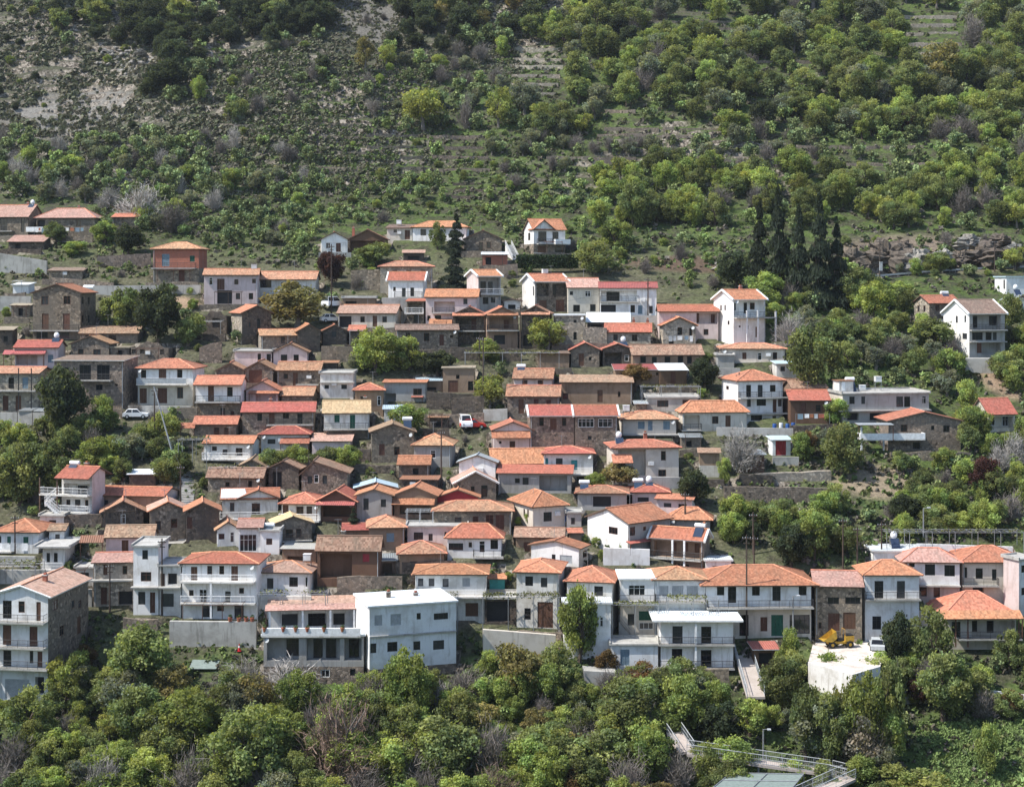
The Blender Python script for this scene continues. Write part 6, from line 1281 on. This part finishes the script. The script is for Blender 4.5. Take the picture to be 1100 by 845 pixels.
TR = [ (240,846,60,52,'grey','grey leafless bush between the bright spreading tree and the dense one'), (110,872,66,60,'pale','pale twiggy bush low at the western bottom'), (530,868,62,50,'brown','brown twiggy bush at the bottom, below the heap of rubble'), (610,858,50,40,'russet','rusty bush at the bottom centre of the thicket'), (730,850,54,44,'grey','grey bush beside the western end of the footbridge'), (455,872,50,50,'grey','grey bare bush under the broad tree by the rubble'),
   # every tree that stands out in the photograph
 (143,742,92,80,'mid','big round tree in front of the stained concrete wall'), (130,770,62,54,'olive','silver-grey olive below the big round tree'), (70,760,44,62,'yellow','pale yellow-green tree at the corner of the four-floor house'),
 (92,718,32,28,'russet','rusty orange bush against the stone side of the four-floor house'), (198,806,84,66,'bright','bright spreading tree below the grey tin sheet'), (270,846,90,86,'mid','dense tree under the pale bare trees by the terrace'),
 (310,752,74,48,'pale','tangle of pale bare branches under the terrace piers'), (365,838,98,92,'brown','large leafless brown thicket below the white building'), (436,778,60,84,'bright','fresh green tree climbing the corner of the white building'),
 (490,836,84,72,'mid','broad tree below the heap of rubble stones'), (556,752,68,66,'bronze','rust-tinged tree under the cream street wall'), (545,758,40,34,'bright','bright bush at the foot of the rust-tinged tree'), (622,712,52,86,'bright','tall fresh tree before the low white block'),
 (600,742,50,52,'mid','tree between the rust-tinged one and the raw concrete block'), (672,790,88,64,'mid','wide deep-green tree under the raw concrete block'), (688,742,44,34,'russet','rusty bush leaning on the stone plinth'), (738,788,72,66,'bright','bright tree in front of the guest house plinth'),
 (776,806,62,56,'dark','dark dense tree beside the lower end of the ramp'), (838,762,48,58,'mid','tree between the ramp and the white yard wall'), (846,724,36,52,'bright','slender tree behind the ramp, in front of the yard'), (880,812,80,70,'olive','large silver olive below the white yard wall'),
 (940,757,64,50,'mid','tree in front of the corner of the white yard'), (964,716,42,62,'dark','dark tree rising by the silver car'), (1000,722,48,70,'mid','tall tree next to the veranda house'), (1014,774,66,74,'mid','great dark-centred tree above the lawn'),
 (956,822,46,60,'bright','bright tree on the edge of the lawn'), (930,838,58,74,'blossom','tree with cream blossom beside the footbridge'), (1060,832,36,58,'bright','small dense cone-shaped tree standing on the lawn'), (982,866,74,48,'yellow','yellow broom at the bottom of the lawn'),
 (1008,728,32,36,'maroon','reddish bush under the tall tree by the veranda house'), (985,758,28,32,'maroon','reddish bush by the grey garden wall'), (1088,768,32,30,'russet','rusty bush beside the white path parapet'), (906,815,34,88,'yellow','thin pale tree in front of the white yard wall',None,181.5), (866,815,46,84,'mid','bushy tree hiding the corner of the white yard wall',None,181.5), (930,820,60,100,'bright','bright tree under the white yard wall',None,181), (888,822,52,78,'mid','low leafy tree under the tall part of the yard wall',None,180.5), (952,812,46,110,'mid','tall tree at the eastern end of the white yard wall',None,182),
 (30,800,64,62,'mid','dense tree at the western bottom edge'), (806,790,40,42,'bright','bright tree at the lower end of the ramp'), (790,835,60,46,'bright','bright bush behind the footbridge lamp'), (640,838,80,60,'mid','grey-green tree left of the footbridge'), (560,836,70,50,'yellow','yellowish bush at the bottom between broad trees'), (1085,720,40,44,'mid','tree east of the veranda house path'),
 (405,760,40,40,'grey','grey bush on the rubble under the white building'),
 (66,470,60,78,'dark','dark spreading yew in front of the wide grey house'), (112,464,36,42,'bright','bright tree next to the dark yew'), (105,506,48,38,'bright','bright tree above the red roof of the tall house'), (22,542,64,74,'mid','dense tree on the western bank'), (60,535,50,50,'mid','tree beside the tall house with outside stair'),
 (140,492,46,30,'olive','grey-green bush below the white car'), (176,476,40,34,'yellow','yellowish bush east of the dark pole by the white car'), (130,356,52,52,'mid','leafy tree against the big grey gabled house'), (170,370,48,66,'dark','tall dark tree next to the leafy one by the big grey house'), (202,372,40,38,'mid','tree on the slope under the bare soil bank'),
 (138,274,36,34,'dark','neat dark round tree on the top lane'), (112,262,34,26,'bright','light shrub-like tree before the long low stone house'), (62,262,30,26,'mid','tree in front of the top lane houses'), (150,240,62,40,'pale','pale blossoming thicket behind the top lane'), (185,250,44,36,'grey','grey bare tree behind the top lane'), (80,274,30,16,'bright','bright bush above the concrete wall'),
 (318,354,80,56,'bronze','broad bronze-green tree before the white house with the long roof'), (357,308,34,44,'maroon','maroon tree under the little white gabled house'), (398,286,48,28,'mid','tree below the open timber porch'), (490,274,24,42,'conifer','ragged dark conifer by the orange hipped house'), (470,268,22,30,'mid','leafy tree against the orange hipped house'),
 (487,312,30,42,'conifer','dark conifer behind the pink-sided tower house'), (405,402,60,52,'bright','big bright tree under the worn brown roof'), (440,398,48,38,'bright','bright tree at the side of the worn brown roof'), (470,402,46,26,'dark','dark ivy-like bush next to the bright tree'), (385,400,30,24,'olive','dull green bush at the foot of the big bright tree'),
 (438,468,48,36,'bright','bright round tree behind the mossy gable'), (527,440,44,42,'yellow','yellow willow beside the cream-pink house'), (588,380,46,44,'yellow','thin yellow-green tree before the square ruined house'), (524,388,34,26,'bright','bright bush below the twin gables'), (682,413,40,24,'russet','russet bush in front of the faded red sheet roof'),
 (756,420,34,38,'dark','dark round tree next to the gleaming white sheet roof'), (666,522,48,28,'bronze','bronze hedge in front of the uneven orange hip'), (640,524,24,18,'bright','bright bush at the end of the bronze hedge'), (795,506,58,50,'pale','spreading grey bare tree below the cream hipped house'), (778,520,20,30,'bright','little bright tree on the terrace meadow'),
 (876,424,62,82,'mid','tall green tree on the slope beside the tall white house'), (895,380,40,40,'mid','tree above the brown hut on the eastern slope'), (850,372,34,40,'pale','pale blossom thicket under the tall columned house'), (822,330,48,40,'bright','bright tree behind the tall columned house'),
 (290,508,36,30,'mid','first tree of the row before the broad red hip'), (318,508,36,32,'bright','second tree of the row before the broad red hip'), (346,508,36,30,'mid','third tree of the row before the faded rose roof'), (374,506,34,30,'bright','last tree of the row before the faded rose roof'),
 (868,492,24,32,'russet','russet tree beside the plain brown house'), (905,510,56,54,'mid','bushy tree below the unfinished concrete house'), (1060,536,42,46,'maroon','red-brown bare bush on the eastern slope'), (1100,482,30,36,'bright','tree behind the small cream house with red roof'), (1090,500,40,34,'pale','grey thicket under the small cream house'),
 (745,545,40,42,'dark','dark tree beside the strip-roofed lilac house'), (838,568,46,36,'mid','leafy tree above the orange pyramid'), (790,566,40,38,'bright','leafy tree east of the two white tanks'), (870,600,50,56,'bright','bright tree behind the dusty pink roof'), (850,610,40,50,'dark','dark tree behind the largest hipped roof'), (885,562,40,36,'bright','fresh tree on the ravine edge'),
 (790,312,44,46,'dark','grey-green pine left of the tall conifers'), (816,322,34,98,'conifer','first of the tall dark conifers, nearest the bright tree'), (836,326,38,118,'conifer','second and tallest of the dark conifers'), (858,330,34,102,'conifer','third of the tall dark conifers'), (880,332,38,116,'conifer','fourth of the tall dark conifers'), (899,330,34,84,'conifer','last of the tall dark conifers, above the road end'),
 (950,322,10,24,'conifer','tiny slim cypress below the roadside box'), (380,570,18,24,'conifer','little cypress on the red strip roof terrace'), (918,330,40,44,'mid','leafy tree under the road end'), (940,345,44,44,'bright','bright tree below the roadside box'), (965,325,40,24,'bright','bush hanging under the crash barrier'),
 (1010,292,36,24,'mid','tree between the road and the rocks'), (985,296,22,20,'bright','bright bush on the roadside rocks'), (1090,290,28,28,'yellow','yellow-green bush by the far roadside pole'), (1085,360,34,50,'mid','tree beside the tall white villa'), (1000,375,60,36,'mid','shrubby tree below the stone house with the bright roof'),
 (455,140,52,52,'yellow','large yellow-green tree alone on the terraces'), (536,138,32,50,'yellow','lanky yellow-green tree east of the large one'), (415,72,24,28,'yellow','yellow tree under the grey scree, eastern of a pair'), (392,76,24,38,'bronze','bronze tree under the grey scree, western of a pair'), (500,140,22,40,'grey','slim grey tree between the two yellow-green ones'),
 (1012,95,54,52,'bronze','tall bronze-green tree on the upper eastern slope'), (1090,88,34,34,'yellow','yellow tree at the upper eastern edge'), (972,145,30,26,'maroon','small maroon tree in the eastern wood'), (620,30,32,34,'yellow','yellow crown at the very top of the slope'), (590,48,30,26,'yellow','olive-yellow tree above the stone terraces'),
 (860,215,28,30,'yellow','yellow-green tree above the tall conifers'), (680,245,36,50,'mid','dark leafy tree left of the bare bank'), (740,240,44,40,'yellow','yellowish tree cluster above the bare bank'), (820,210,44,32,'bright','bright tree uphill of the conifers'), (905,225,40,40,'bright','bright tree uphill of the road end'), (660,270,40,36,'bright','bush beside the white villa'), (640,295,50,36,'mid','shrubs below the white villa'),
 (305,40,34,40,'dark','dark oak beside the pale path at the top'), (292,52,26,30,'dark','dark oak under the pale path'), (330,38,32,26,'dark','rounded dark oak near the grey scree'), (345,78,22,22,'dark','small dark oak below the scree edge'), (180,98,56,34,'dark','broad dark oak under the rock outcrop'), (190,75,44,36,'dark','dark oak at the rock outcrop'), (215,110,20,30,'bright','bright slim tree by the dark oaks'), (252,132,30,28,'mid','tree with a yellow top on the terraces'),
 (460,30,36,34,'dark','dark oak east of the grey scree'), (500,38,40,36,'dark','big dark oak at the top beside the scree'), (140,25,40,34,'dark','dark oak on the upper ridge'), (160,40,40,34,'dark','dark oak over the rock outcrop'),
]
for t in TR: tree(*t)
# hillside woods: zones of the slope, each with its own mix
boxes = [(q['x0'] - 4, q['x1'] + 4, min(q['yr'], q['ye']) - 3, q['yb'] + 6) for q in HS]
def free(px, py, h):
    return not any(a < px < b and c - 1 < py < d + h * .45 for a, b, c, d in boxes)
ZN = [  # x0,x1,y0,y1,step x,step y,density,sizes,mix,where
 (0,165,30,150,26,16,.35,(7,13),dict(dark=.5,mid=.3,bright=.2),'on the rocky upper western slope'),
 (0,62,0,30,20,12,.7,(12,24),dict(mid=.5,dark=.5),'on the rocky upper western slope'),
 (62,360,2,46,22,12,.95,(20,34),dict(dark=.75,mid=.25),'along the western ridge'),
 (150,225,46,110,22,14,.8,(20,32),dict(dark=.7,mid=.3),'along the western ridge'),
 (360,430,0,60,22,14,.35,(8,16),dict(grey=.5,dark=.5),'around the grey scree'),
 (425,560,0,60,22,12,.9,(20,34),dict(dark=.6,mid=.3,bronze=.1),'along the western ridge'),
 (215,430,50,150,22,13,.55,(10,22),dict(mid=.4,bright=.25,grey=.2,olive=.15),'on the open terraces'),
 (430,560,60,150,20,12,.8,(16,28),dict(mid=.5,bright=.25,grey=.15,olive=.1),'on the open terraces'),
 (165,560,150,200,19,11,.75,(10,22),dict(mid=.38,bright=.27,grey=.2,olive=.15),'on the open terraces'),
 (0,340,150,262,17,10.5,.95,(16,28),dict(mid=.5,bright=.32,grey=.07,pale=.05,olive=.06),'in the thicket behind the top lane'),
 (340,640,198,258,19,11,.7,(12,24),dict(mid=.45,bright=.4,grey=.15),'on the meadow above the top houses'),
 (560,1105,2,150,21,11.5,.93,(21,40),dict(mid=.58,bright=.17,olive=.16,grey=.06,yellow=.05,dark=.05),'in the wood of the upper eastern slope'),
 (560,920,146,188,17,10,.85,(14,26),dict(grey=.45,mid=.35,olive=.2),'in the grey belt of the eastern slope'),
 (920,1105,146,188,18,11,.95,(16,28),dict(mid=.6,bright=.25,grey=.15),'in the wood of the upper eastern slope'),
 (640,1105,188,250,20,12,.9,(19,36),dict(mid=.5,bright=.36,yellow=.06,grey=.08),'above the road and conifers'),
 (895,1105,262,297,13,9,.6,(9,19),dict(mid=.45,bright=.25,grey=.15,olive=.15),'among the roadside rocks'),
 (610,780,262,310,17,12,.55,(12,22),dict(mid=.4,bright=.35,grey=.25),'on the bank under the white villa'),
 (835,1105,318,402,22,15,.9,(20,36),dict(mid=.5,bright=.3,grey=.1,olive=.1),'on the slope below the road'),
 (855,1105,402,505,22,16,.8,(18,38),dict(mid=.42,bright=.38,grey=.1,olive=.1),'in the eastern ravine'),
 (890,1105,540,600,23,16,.82,(20,42),dict(mid=.45,bright=.4,grey=.1,dark=.05),'in the eastern ravine'),
 (960,1105,500,540,22,15,.8,(22,36),dict(mid=.5,bright=.3,grey=.1,pale=.1),'in the eastern ravine'),
 (770,890,566,604,21,14,.8,(20,36),dict(mid=.5,bright=.45,dark=.05),'in the eastern ravine'),
 (300,420,250,300,16,10,.9,(12,22),dict(mid=.5,bright=.4,grey=.1),'on the meadow above the top houses'),
 (0,60,470,556,22,16,.95,(26,42),dict(mid=.6,bright=.3,olive=.1),'on the western bank'),
 (60,192,448,520,19,12,.9,(20,34),dict(mid=.45,bright=.3,olive=.15,grey=.1),'on the western bank'),
 (0,1105,742,790,23,14,.8,(20,54),dict(mid=.36,bright=.33,olive=.07,grey=.11,bronze=.05,yellow=.04,pale=.04),'in the valley thicket'),
 (0,720,790,885,28,17,.85,(26,66),dict(mid=.38,bright=.34,olive=.08,grey=.1,bronze=.04,yellow=.06),'in the valley thicket'),
 (720,990,838,885,32,20,.6,(34,52),dict(mid=.5,bright=.4,olive=.1),'in the valley thicket'),
 (280,700,722,750,24,14,.5,(22,38),dict(mid=.5,bright=.3,grey=.1,russet=.1),'on the rubble bank under the front street'),
 (940,1100,700,745,22,14,.6,(22,40),dict(mid=.5,bright=.4,grey=.1),'on the rubble bank under the front street'),
 (700,960,740,800,26,16,.55,(24,44),dict(mid=.5,bright=.4,olive=.1),'in the valley thicket'),
 (0,760,285,640,17,10,.62,(8,19),dict(mid=.46,bright=.3,grey=.16,olive=.08),'in the gaps between the houses'),
]
WORD = dict(mid='mid-green leafy', bright='fresh light-green', dark='dark evergreen', grey='leafless grey', pale='pale bare', olive='grey-green', yellow='yellow-green', bronze='bronze-tinted', russet='rusty brown')
pend = []; CLEAR = TSTRIP + [(776, 824, 696, 802), (118, 166, 452, 478), (1055, 1092, 462, 478), (905, 1010, 303, 322), (545, 606, 50, 112), (965, 1040, 15, 84), (640, 775, 132, 152), (478, 520, 196, 222)]
for (x0, x1, y0, y1, sx, sy, den, (s0, s1), mx, where) in ZN:
    y = y0 + sy * .5; row = 0
    while y < y1:
        x = x0 + sx * (.25 + .5 * (row % 2))
        while x < x1:
            if rnd.random() < den:
                px, py = x + rnd.uniform(-.42, .42) * sx, y + rnd.uniform(-.45, .45) * sy; w = rnd.uniform(s0, s1); h = w * rnd.uniform(.78, 1.1)
                if free(px, py, h) and not any(a < px < b and c < py < d for a, b, c, d in CLEAR) and not (996 < px < 1110 and 772 < py < 900) and not (855 < px < 960 and 672 < py < 735) and not (60 < px < 165 and 70 < py < 130 and rnd.random() < .7):
                    kd = rnd.choices(list(mx), list(mx.values()))[0]; pend.append((w, px, py, h, kd, where))
            x += sx
        y += sy; row += 1
pend.sort(key=lambda t: -t[0]); rest = []
CAP = dict(mid=240, bright=225, grey=230, dark=230, olive=150); nsh = 0; cnt = {}
for (w, px, py, h, kd, where) in pend:
    if w < 15:
        if nsh < 290: bush(px, py, w, h * .85, kd, f'small {WORD[kd]} bush {where}', f'{WORD[kd]} bushes {where}'); nsh += 1
        else: rest.append((px, py, w, h, kd))
    elif cnt.get(kd, 0) < CAP.get(kd, 200):
        cnt[kd] = cnt.get(kd, 0) + 1; tree(px, py, w, h, kd, f'{WORD[kd]} tree {where}', f'{WORD[kd]} trees {where}')
    else: rest.append((px, py, w, h, kd))
print('TREES', NT, 'rest', len(rest))
for i in range(900):      # the same cover carries on beyond the picture's edges
    if i < 330: px, py = rnd.uniform(1112, 1420), rnd.uniform(-20, 880)
    elif i < 660: px, py = rnd.uniform(-330, -14), rnd.uniform(-20, 880)
    else: px, py = rnd.uniform(-200, 1300), rnd.uniform(-75, -4)
    w = rnd.uniform(18, 30) + max(0, py) * .03; rest.append((px, py, w, w * rnd.uniform(.8, 1.1), rnd.choice(('mid', 'mid', 'bright', 'olive', 'grey'))))
COLR = dict(mid=(.165, .20, .088), bright=(.215, .27, .095), dark=(.062, .078, .042), grey=(.13, .115, .108), pale=(.3, .28, .25), olive=(.1, .115, .085), yellow=(.25, .27, .075), bronze=(.2, .18, .08), russet=(.17, .11, .05))
Q, T = [], []
base = [crown_cards(16, 70, .46, .5, .04, .7, -.9, (.15, .34)) for _ in range(5)]; baseb = [bare_cards(600, .5, .48, .009) for _ in range(3)]
for (px, py, w, h, kd) in rest:
    D = hit(px, py); p = np.array(at(px, py, D)); s = D / F; q, t = (base if kd not in ('grey', 'pale') else baseb)[rnd.randrange(3)]
    an = rnd.uniform(0, 6.28); c, sn = math.cos(an), math.sin(an); q = q @ np.array(((c, sn, 0), (-sn, c, 0), (0, 0, 1))); Q.append(q * (w * s, w * s, h * s) + p); T.append(t * np.array(COLR[kd]) * rnd.uniform(.75, 1.25))
# low scrub over the whole slope
tuft = []
for i in range(8):
    n = 16; d = unit(nr.normal(size=(n, 3))); d[:, 2] = np.abs(d[:, 2]); tuft.append((d * nr.uniform(.3, 1, n)[:, None] * (.5, .5, .6), unit(d + nr.normal(size=(n, 3)) * .5)))
def scatter(n, x0, x1, y0, y1, sz, cols, keep=1.0, fr=True):
    k = 0
    while k < n:
        k += 1
        px, py = rnd.uniform(x0, x1), rnd.uniform(y0, y1)
        if fr and not free(px, py, 2): continue
        if vn(px / 26, py / 11, 5) + .5 > keep: k -= .6; continue
        D = hit(px, py); p = np.array(at(px, py, D)); C, N = tuft[rnd.randrange(8)]; s = rnd.uniform(*sz); cc = np.array(cols[rnd.randrange(len(cols))]) * rnd.uniform(.7, 1.3)
        Q.append(cards(C * s + p, N, s * .2 * nr.uniform(.6, 1.4, len(C)), s * .15)); T.append(np.ones((len(C), 1)) * cc * nr.uniform(.75, 1.25, (len(C), 1)))
GS = [(.105, .108, .068), (.135, .125, .085), (.085, .095, .058), (.17, .155, .12), (.12, .13, .075)]; GG = [(.1, .14, .045), (.13, .17, .055), (.075, .11, .04), (.16, .17, .07)]; GB = [(.13, .115, .10), (.09, .08, .06), (.06, .075, .035)]
scatter(4200, -10, 250, 0, 180, (.5, 2.4), GS, .62); scatter(3000, 230, 340, 30, 200, (.5, 2.2), GS + GG[:1], .78); scatter(2400, 320, 470, 60, 210, (.5, 1.8), GS + GG[:2], .66); scatter(1200, -10, 380, 0, 180, (.4, 1.1), GS); scatter(3800, 200, 600, 60, 250, (.6, 1.6), GG + GB + GS[:2]); scatter(4200, 540, 1110, 0, 290, (.7, 1.8), GG + GB); scatter(3200, 320, 560, 0, 80, (.5, 1.6), GS, .8)
scatter(2200, 0, 340, 150, 300, (.6, 1.5), GG + GB); scatter(2600, 800, 1110, 300, 620, (.6, 1.5), GG + GB); scatter(3200, -10, 1110, 690, 880, (.5, 1.3), GG + GB); scatter(6500, 0, 830, 240, 700, (.4, 1.1), GG + GG + GB + GS)
scatter(6000, 985, 1110, 775, 890, (.25, .55), [(.15, .21, .07), (.18, .24, .08), (.13, .18, .06)])
me = leaf_mesh('undergrowth', np.concatenate(Q), np.concatenate(T), 'lf_any'); uo = bpy.data.objects.new('undergrowth', me); col.objects.link(uo); tag(uo, kind='stuff')
# leaves on pergolas and in pots
for g, w, dep, h, vn_ in PERG:
    n = int(w * dep * 22 * vn_); C = np.stack([nr.uniform(-w / 2, w / 2, n), nr.uniform(-dep - .1, 0, n), h + .1 + np.abs(nr.normal(0, .12, n)) - (nr.random(n) < .25) * nr.uniform(0, .7, n)], 1)
    C = C[np.array([vn(c[0] * 1.1 + g.location.x, c[1] * .8, 3) > -.22 for c in C])]
    me = leaf_mesh('vine', cards(C, unit(nr.normal(size=C.shape) + (0, 0, 1)), .11, .09), nr.uniform(.6, 1.3, (len(C), 1)) * np.array((.15, .155, .06)), 'lf_any'); o = bpy.data.objects.new('vine', me); col.objects.link(o); o.parent = g
for g in POTS:
    q, t = crown_cards(6, 20, .62, .3, .06); me = leaf_mesh('plant', q * (.8, .8, 1), t * np.array((.06, .1, .03)), 'lf_any'); o = bpy.data.objects.new('plant', me); col.objects.link(o); o.parent = g
# hedge below the villa
D_ = hit(590, 290); n = 5200; w = 66 / F * D_; o3 = at(588, 288, D_ - 2); C = np.stack([nr.uniform(-w / 2, w / 2, n), nr.uniform(-.6, .6, n), nr.uniform(0, 2.6, n)], 1)
me = leaf_mesh('hedge', cards(C, unit(nr.normal(size=C.shape) + (0, -.6, .4)), .16, .12), nr.uniform(.6, 1.4, (n, 1)) * np.array((.03, .05, .02)), 'lf_any'); o = bpy.data.objects.new('hedge', me); col.objects.link(o); o.location = o3; tag(o, 'dark ivy hedge along the terrace of the white villa', 'hedge')
# rocks
def rock(label, px, py, w, h, mat='rockm', group=None, name='boulder', D=None):
    D = D or hit(px, py); p = at(px, py, D); s = D / F; bm_ = MB(); big = w > 12; nu, nv = (30, 18) if big else (9, 6); sd = px * 1.7 + py
    P = []
    for j in range(nv + 1):
        for i in range(nu):
            a_, b_ = 2 * math.pi * i / nu, math.pi * j / nv; d = (math.sin(b_) * math.cos(a_), math.sin(b_) * math.sin(a_), math.cos(b_))
            q1 = vn(d[0] * 1.6 + sd, d[1] * 1.6 + d[2] * 1.3, 9); q2 = vn(d[0] * 4 + sd, d[2] * 5 + d[1] * 3, 2); q3 = vn(d[0] * 9 + d[1] * 7 + sd, d[2] * 11, 5)
            k = 1 + .9 * q1 + .45 * (abs(q2) * 2 - .5) + (.3 * q3 if big else 0); st = .85 + .3 * ((d[2] * 2.2 + q2) % 1.0 > .5) if big else 1
            P.append((d[0] * k * st * w * s / 2, d[1] * k * w * s / 2, d[2] * k * h * s / 2 + h * s * .25))
    for j in range(nv):
        for i in range(nu): bm_.poly([P[j * nu + i], P[(j + 1) * nu + i], P[(j + 1) * nu + (i + 1) % nu], P[j * nu + (i + 1) % nu]], mat)
    tag(bm_.build(name, None, (p[0], p[1], p[2])), label, 'rock', group)
M['rockm'] = stone_mat('pale_rock', (.30, .28, .25), .5); M['rockd'] = stone_mat('brown_rock', (.14, .115, .092), .5)
for i in range(34):
    px, py = rnd.gauss(128, 18), rnd.gauss(62, 8); rock('pale weathered boulder of the outcrop on the western slope', px, py, rnd.uniform(3, 11), rnd.uniform(2, 5), 'rockm', 'boulders of the western outcrop')
rock('largest sloping pale boulder at the top end of the outcrop', 152, 60, 16, 8)
for i in range(60):
    px, py = rnd.gauss(75, 24), rnd.gauss(105, 13); rock('small grey stone of the scree on the western slope', px, py, rnd.uniform(1.5, 5), rnd.uniform(1.2, 3), 'rockm', 'stones of the western scree')
for (px, py, w, h, mt, l_) in ((982, 290, 34, 30, 'rockm', 'big pale crag right above the road barrier'), (955, 288, 44, 34, 'rockd', 'brown crag behind the roadside box'), (915, 292, 36, 28, 'rockd', 'earthy brown crag at the end of the road'), (1012, 284, 26, 20, 'rockm', 'smaller pale crag beside the big one'), (968, 276, 30, 22, 'rockd', 'dark ledge over the brown crag and the big pale one'), (935, 280, 26, 20, 'rockd', 'brown ledge between the road end and the roadside box'),
                              (1060, 284, 40, 26, 'rockd', 'brown crag at the roadside pole'), (1092, 280, 34, 24, 'rockm', 'grey crag at the eastern edge above the road'), (1040, 266, 26, 16, 'rockm', 'grey rock face high above the roadside pole'), (1075, 264, 24, 15, 'rockd', 'brown knob of rock near the two eastern poles'), (1030, 284, 22, 16, 'rockd', 'low brown rock between the pale crag and the roadside pole'), (780, 292, 22, 16, 'rockm', 'sandy rock beside the grey-green pine')):
    rock(l_, px, py - 1, w * .95, h * 1.0, mt, None, 'crag', (hit(px, 299) + (9 if py > 280 else 14)) if px > 800 else None)
for i in range(26):
    px, py = rnd.gauss(497, 16), rnd.gauss(722, 5); rock('grey rubble stone tipped beside the white building', px, py, rnd.uniform(2, 6), rnd.uniform(1.5, 4), 'rockd', 'rubble stones beside the white building')
SUNY=-.24; SKYS=.135; SUNE=3.9; EXPO=.82; HAZE=.00006
# ------------------------------------------------------------------ camera, sun and sky
cam = bpy.data.cameras.new('camera'); co = bpy.data.objects.new('camera', cam); col.objects.link(co)
co.location = (0, 0, 0); co.rotation_euler = (R(90), 0, 0)
cam.sensor_width = 36; cam.lens = F / 1100 * 36; cam.shift_y = -(422.5 - HY) / 1100; cam.clip_end = 5000; cam.clip_start = 1
sc.camera = co
SUN = np.array((-.80, SUNY, 1.12)); SUN = SUN / np.linalg.norm(SUN)
el = math.asin(SUN[2]); az = math.atan2(SUN[0], SUN[1])
w = bpy.data.worlds.new('World'); sc.world = w; w.use_nodes = True; nt = w.node_tree
sky = nt.nodes.new('ShaderNodeTexSky'); sky.sky_type = 'NISHITA'; sky.sun_disc = False; sky.sun_elevation = el; sky.sun_rotation = az
sky.air_density = 1.0; sky.dust_density = 1.2; sky.altitude = 600
nt.links.new(sky.outputs[0], nt.nodes['Background'].inputs[0]); nt.nodes['Background'].inputs[1].default_value = SKYS
ld = bpy.data.lights.new('sun', 'SUN'); ld.energy = SUNE; ld.angle = R(.53); ld.color = (1, .955, .88)
lo = bpy.data.objects.new('sun', ld); col.objects.link(lo)
from mathutils import Vector
lo.rotation_euler = Vector(tuple(SUN)).to_track_quat('Z', 'Y').to_euler()
sc.view_settings.view_transform = 'Standard'; sc.view_settings.look = 'None'; sc.view_settings.exposure = EXPO; sc.view_settings.gamma = 1
sc.view_settings.use_curve_mapping = False
sc.render.engine = 'CYCLES'; sc.cycles.max_bounces = 6; sc.cycles.use_denoising = True

hz, hnt, hb = newmat('haze_air'); hnt.nodes.remove(hb); vp = hnt.nodes.new('ShaderNodeVolumePrincipled'); vp.inputs['Color'].default_value = (.82, .90, 1, 1); vp.inputs['Density'].default_value = HAZE; vp.inputs['Anisotropy'].default_value = .2
hnt.links.new(vp.outputs[0], hnt.nodes['Material Output'].inputs['Volume']); M['haze'] = hz
if HAZE:
    mb = MB(); mb.box(-450, 450, -80, 800, -66, 262, 'haze'); tag(mb.build('haze'), kind='stuff')
sc.cycles.volume_bounces = 0; sc.cycles.volume_max_steps = 64
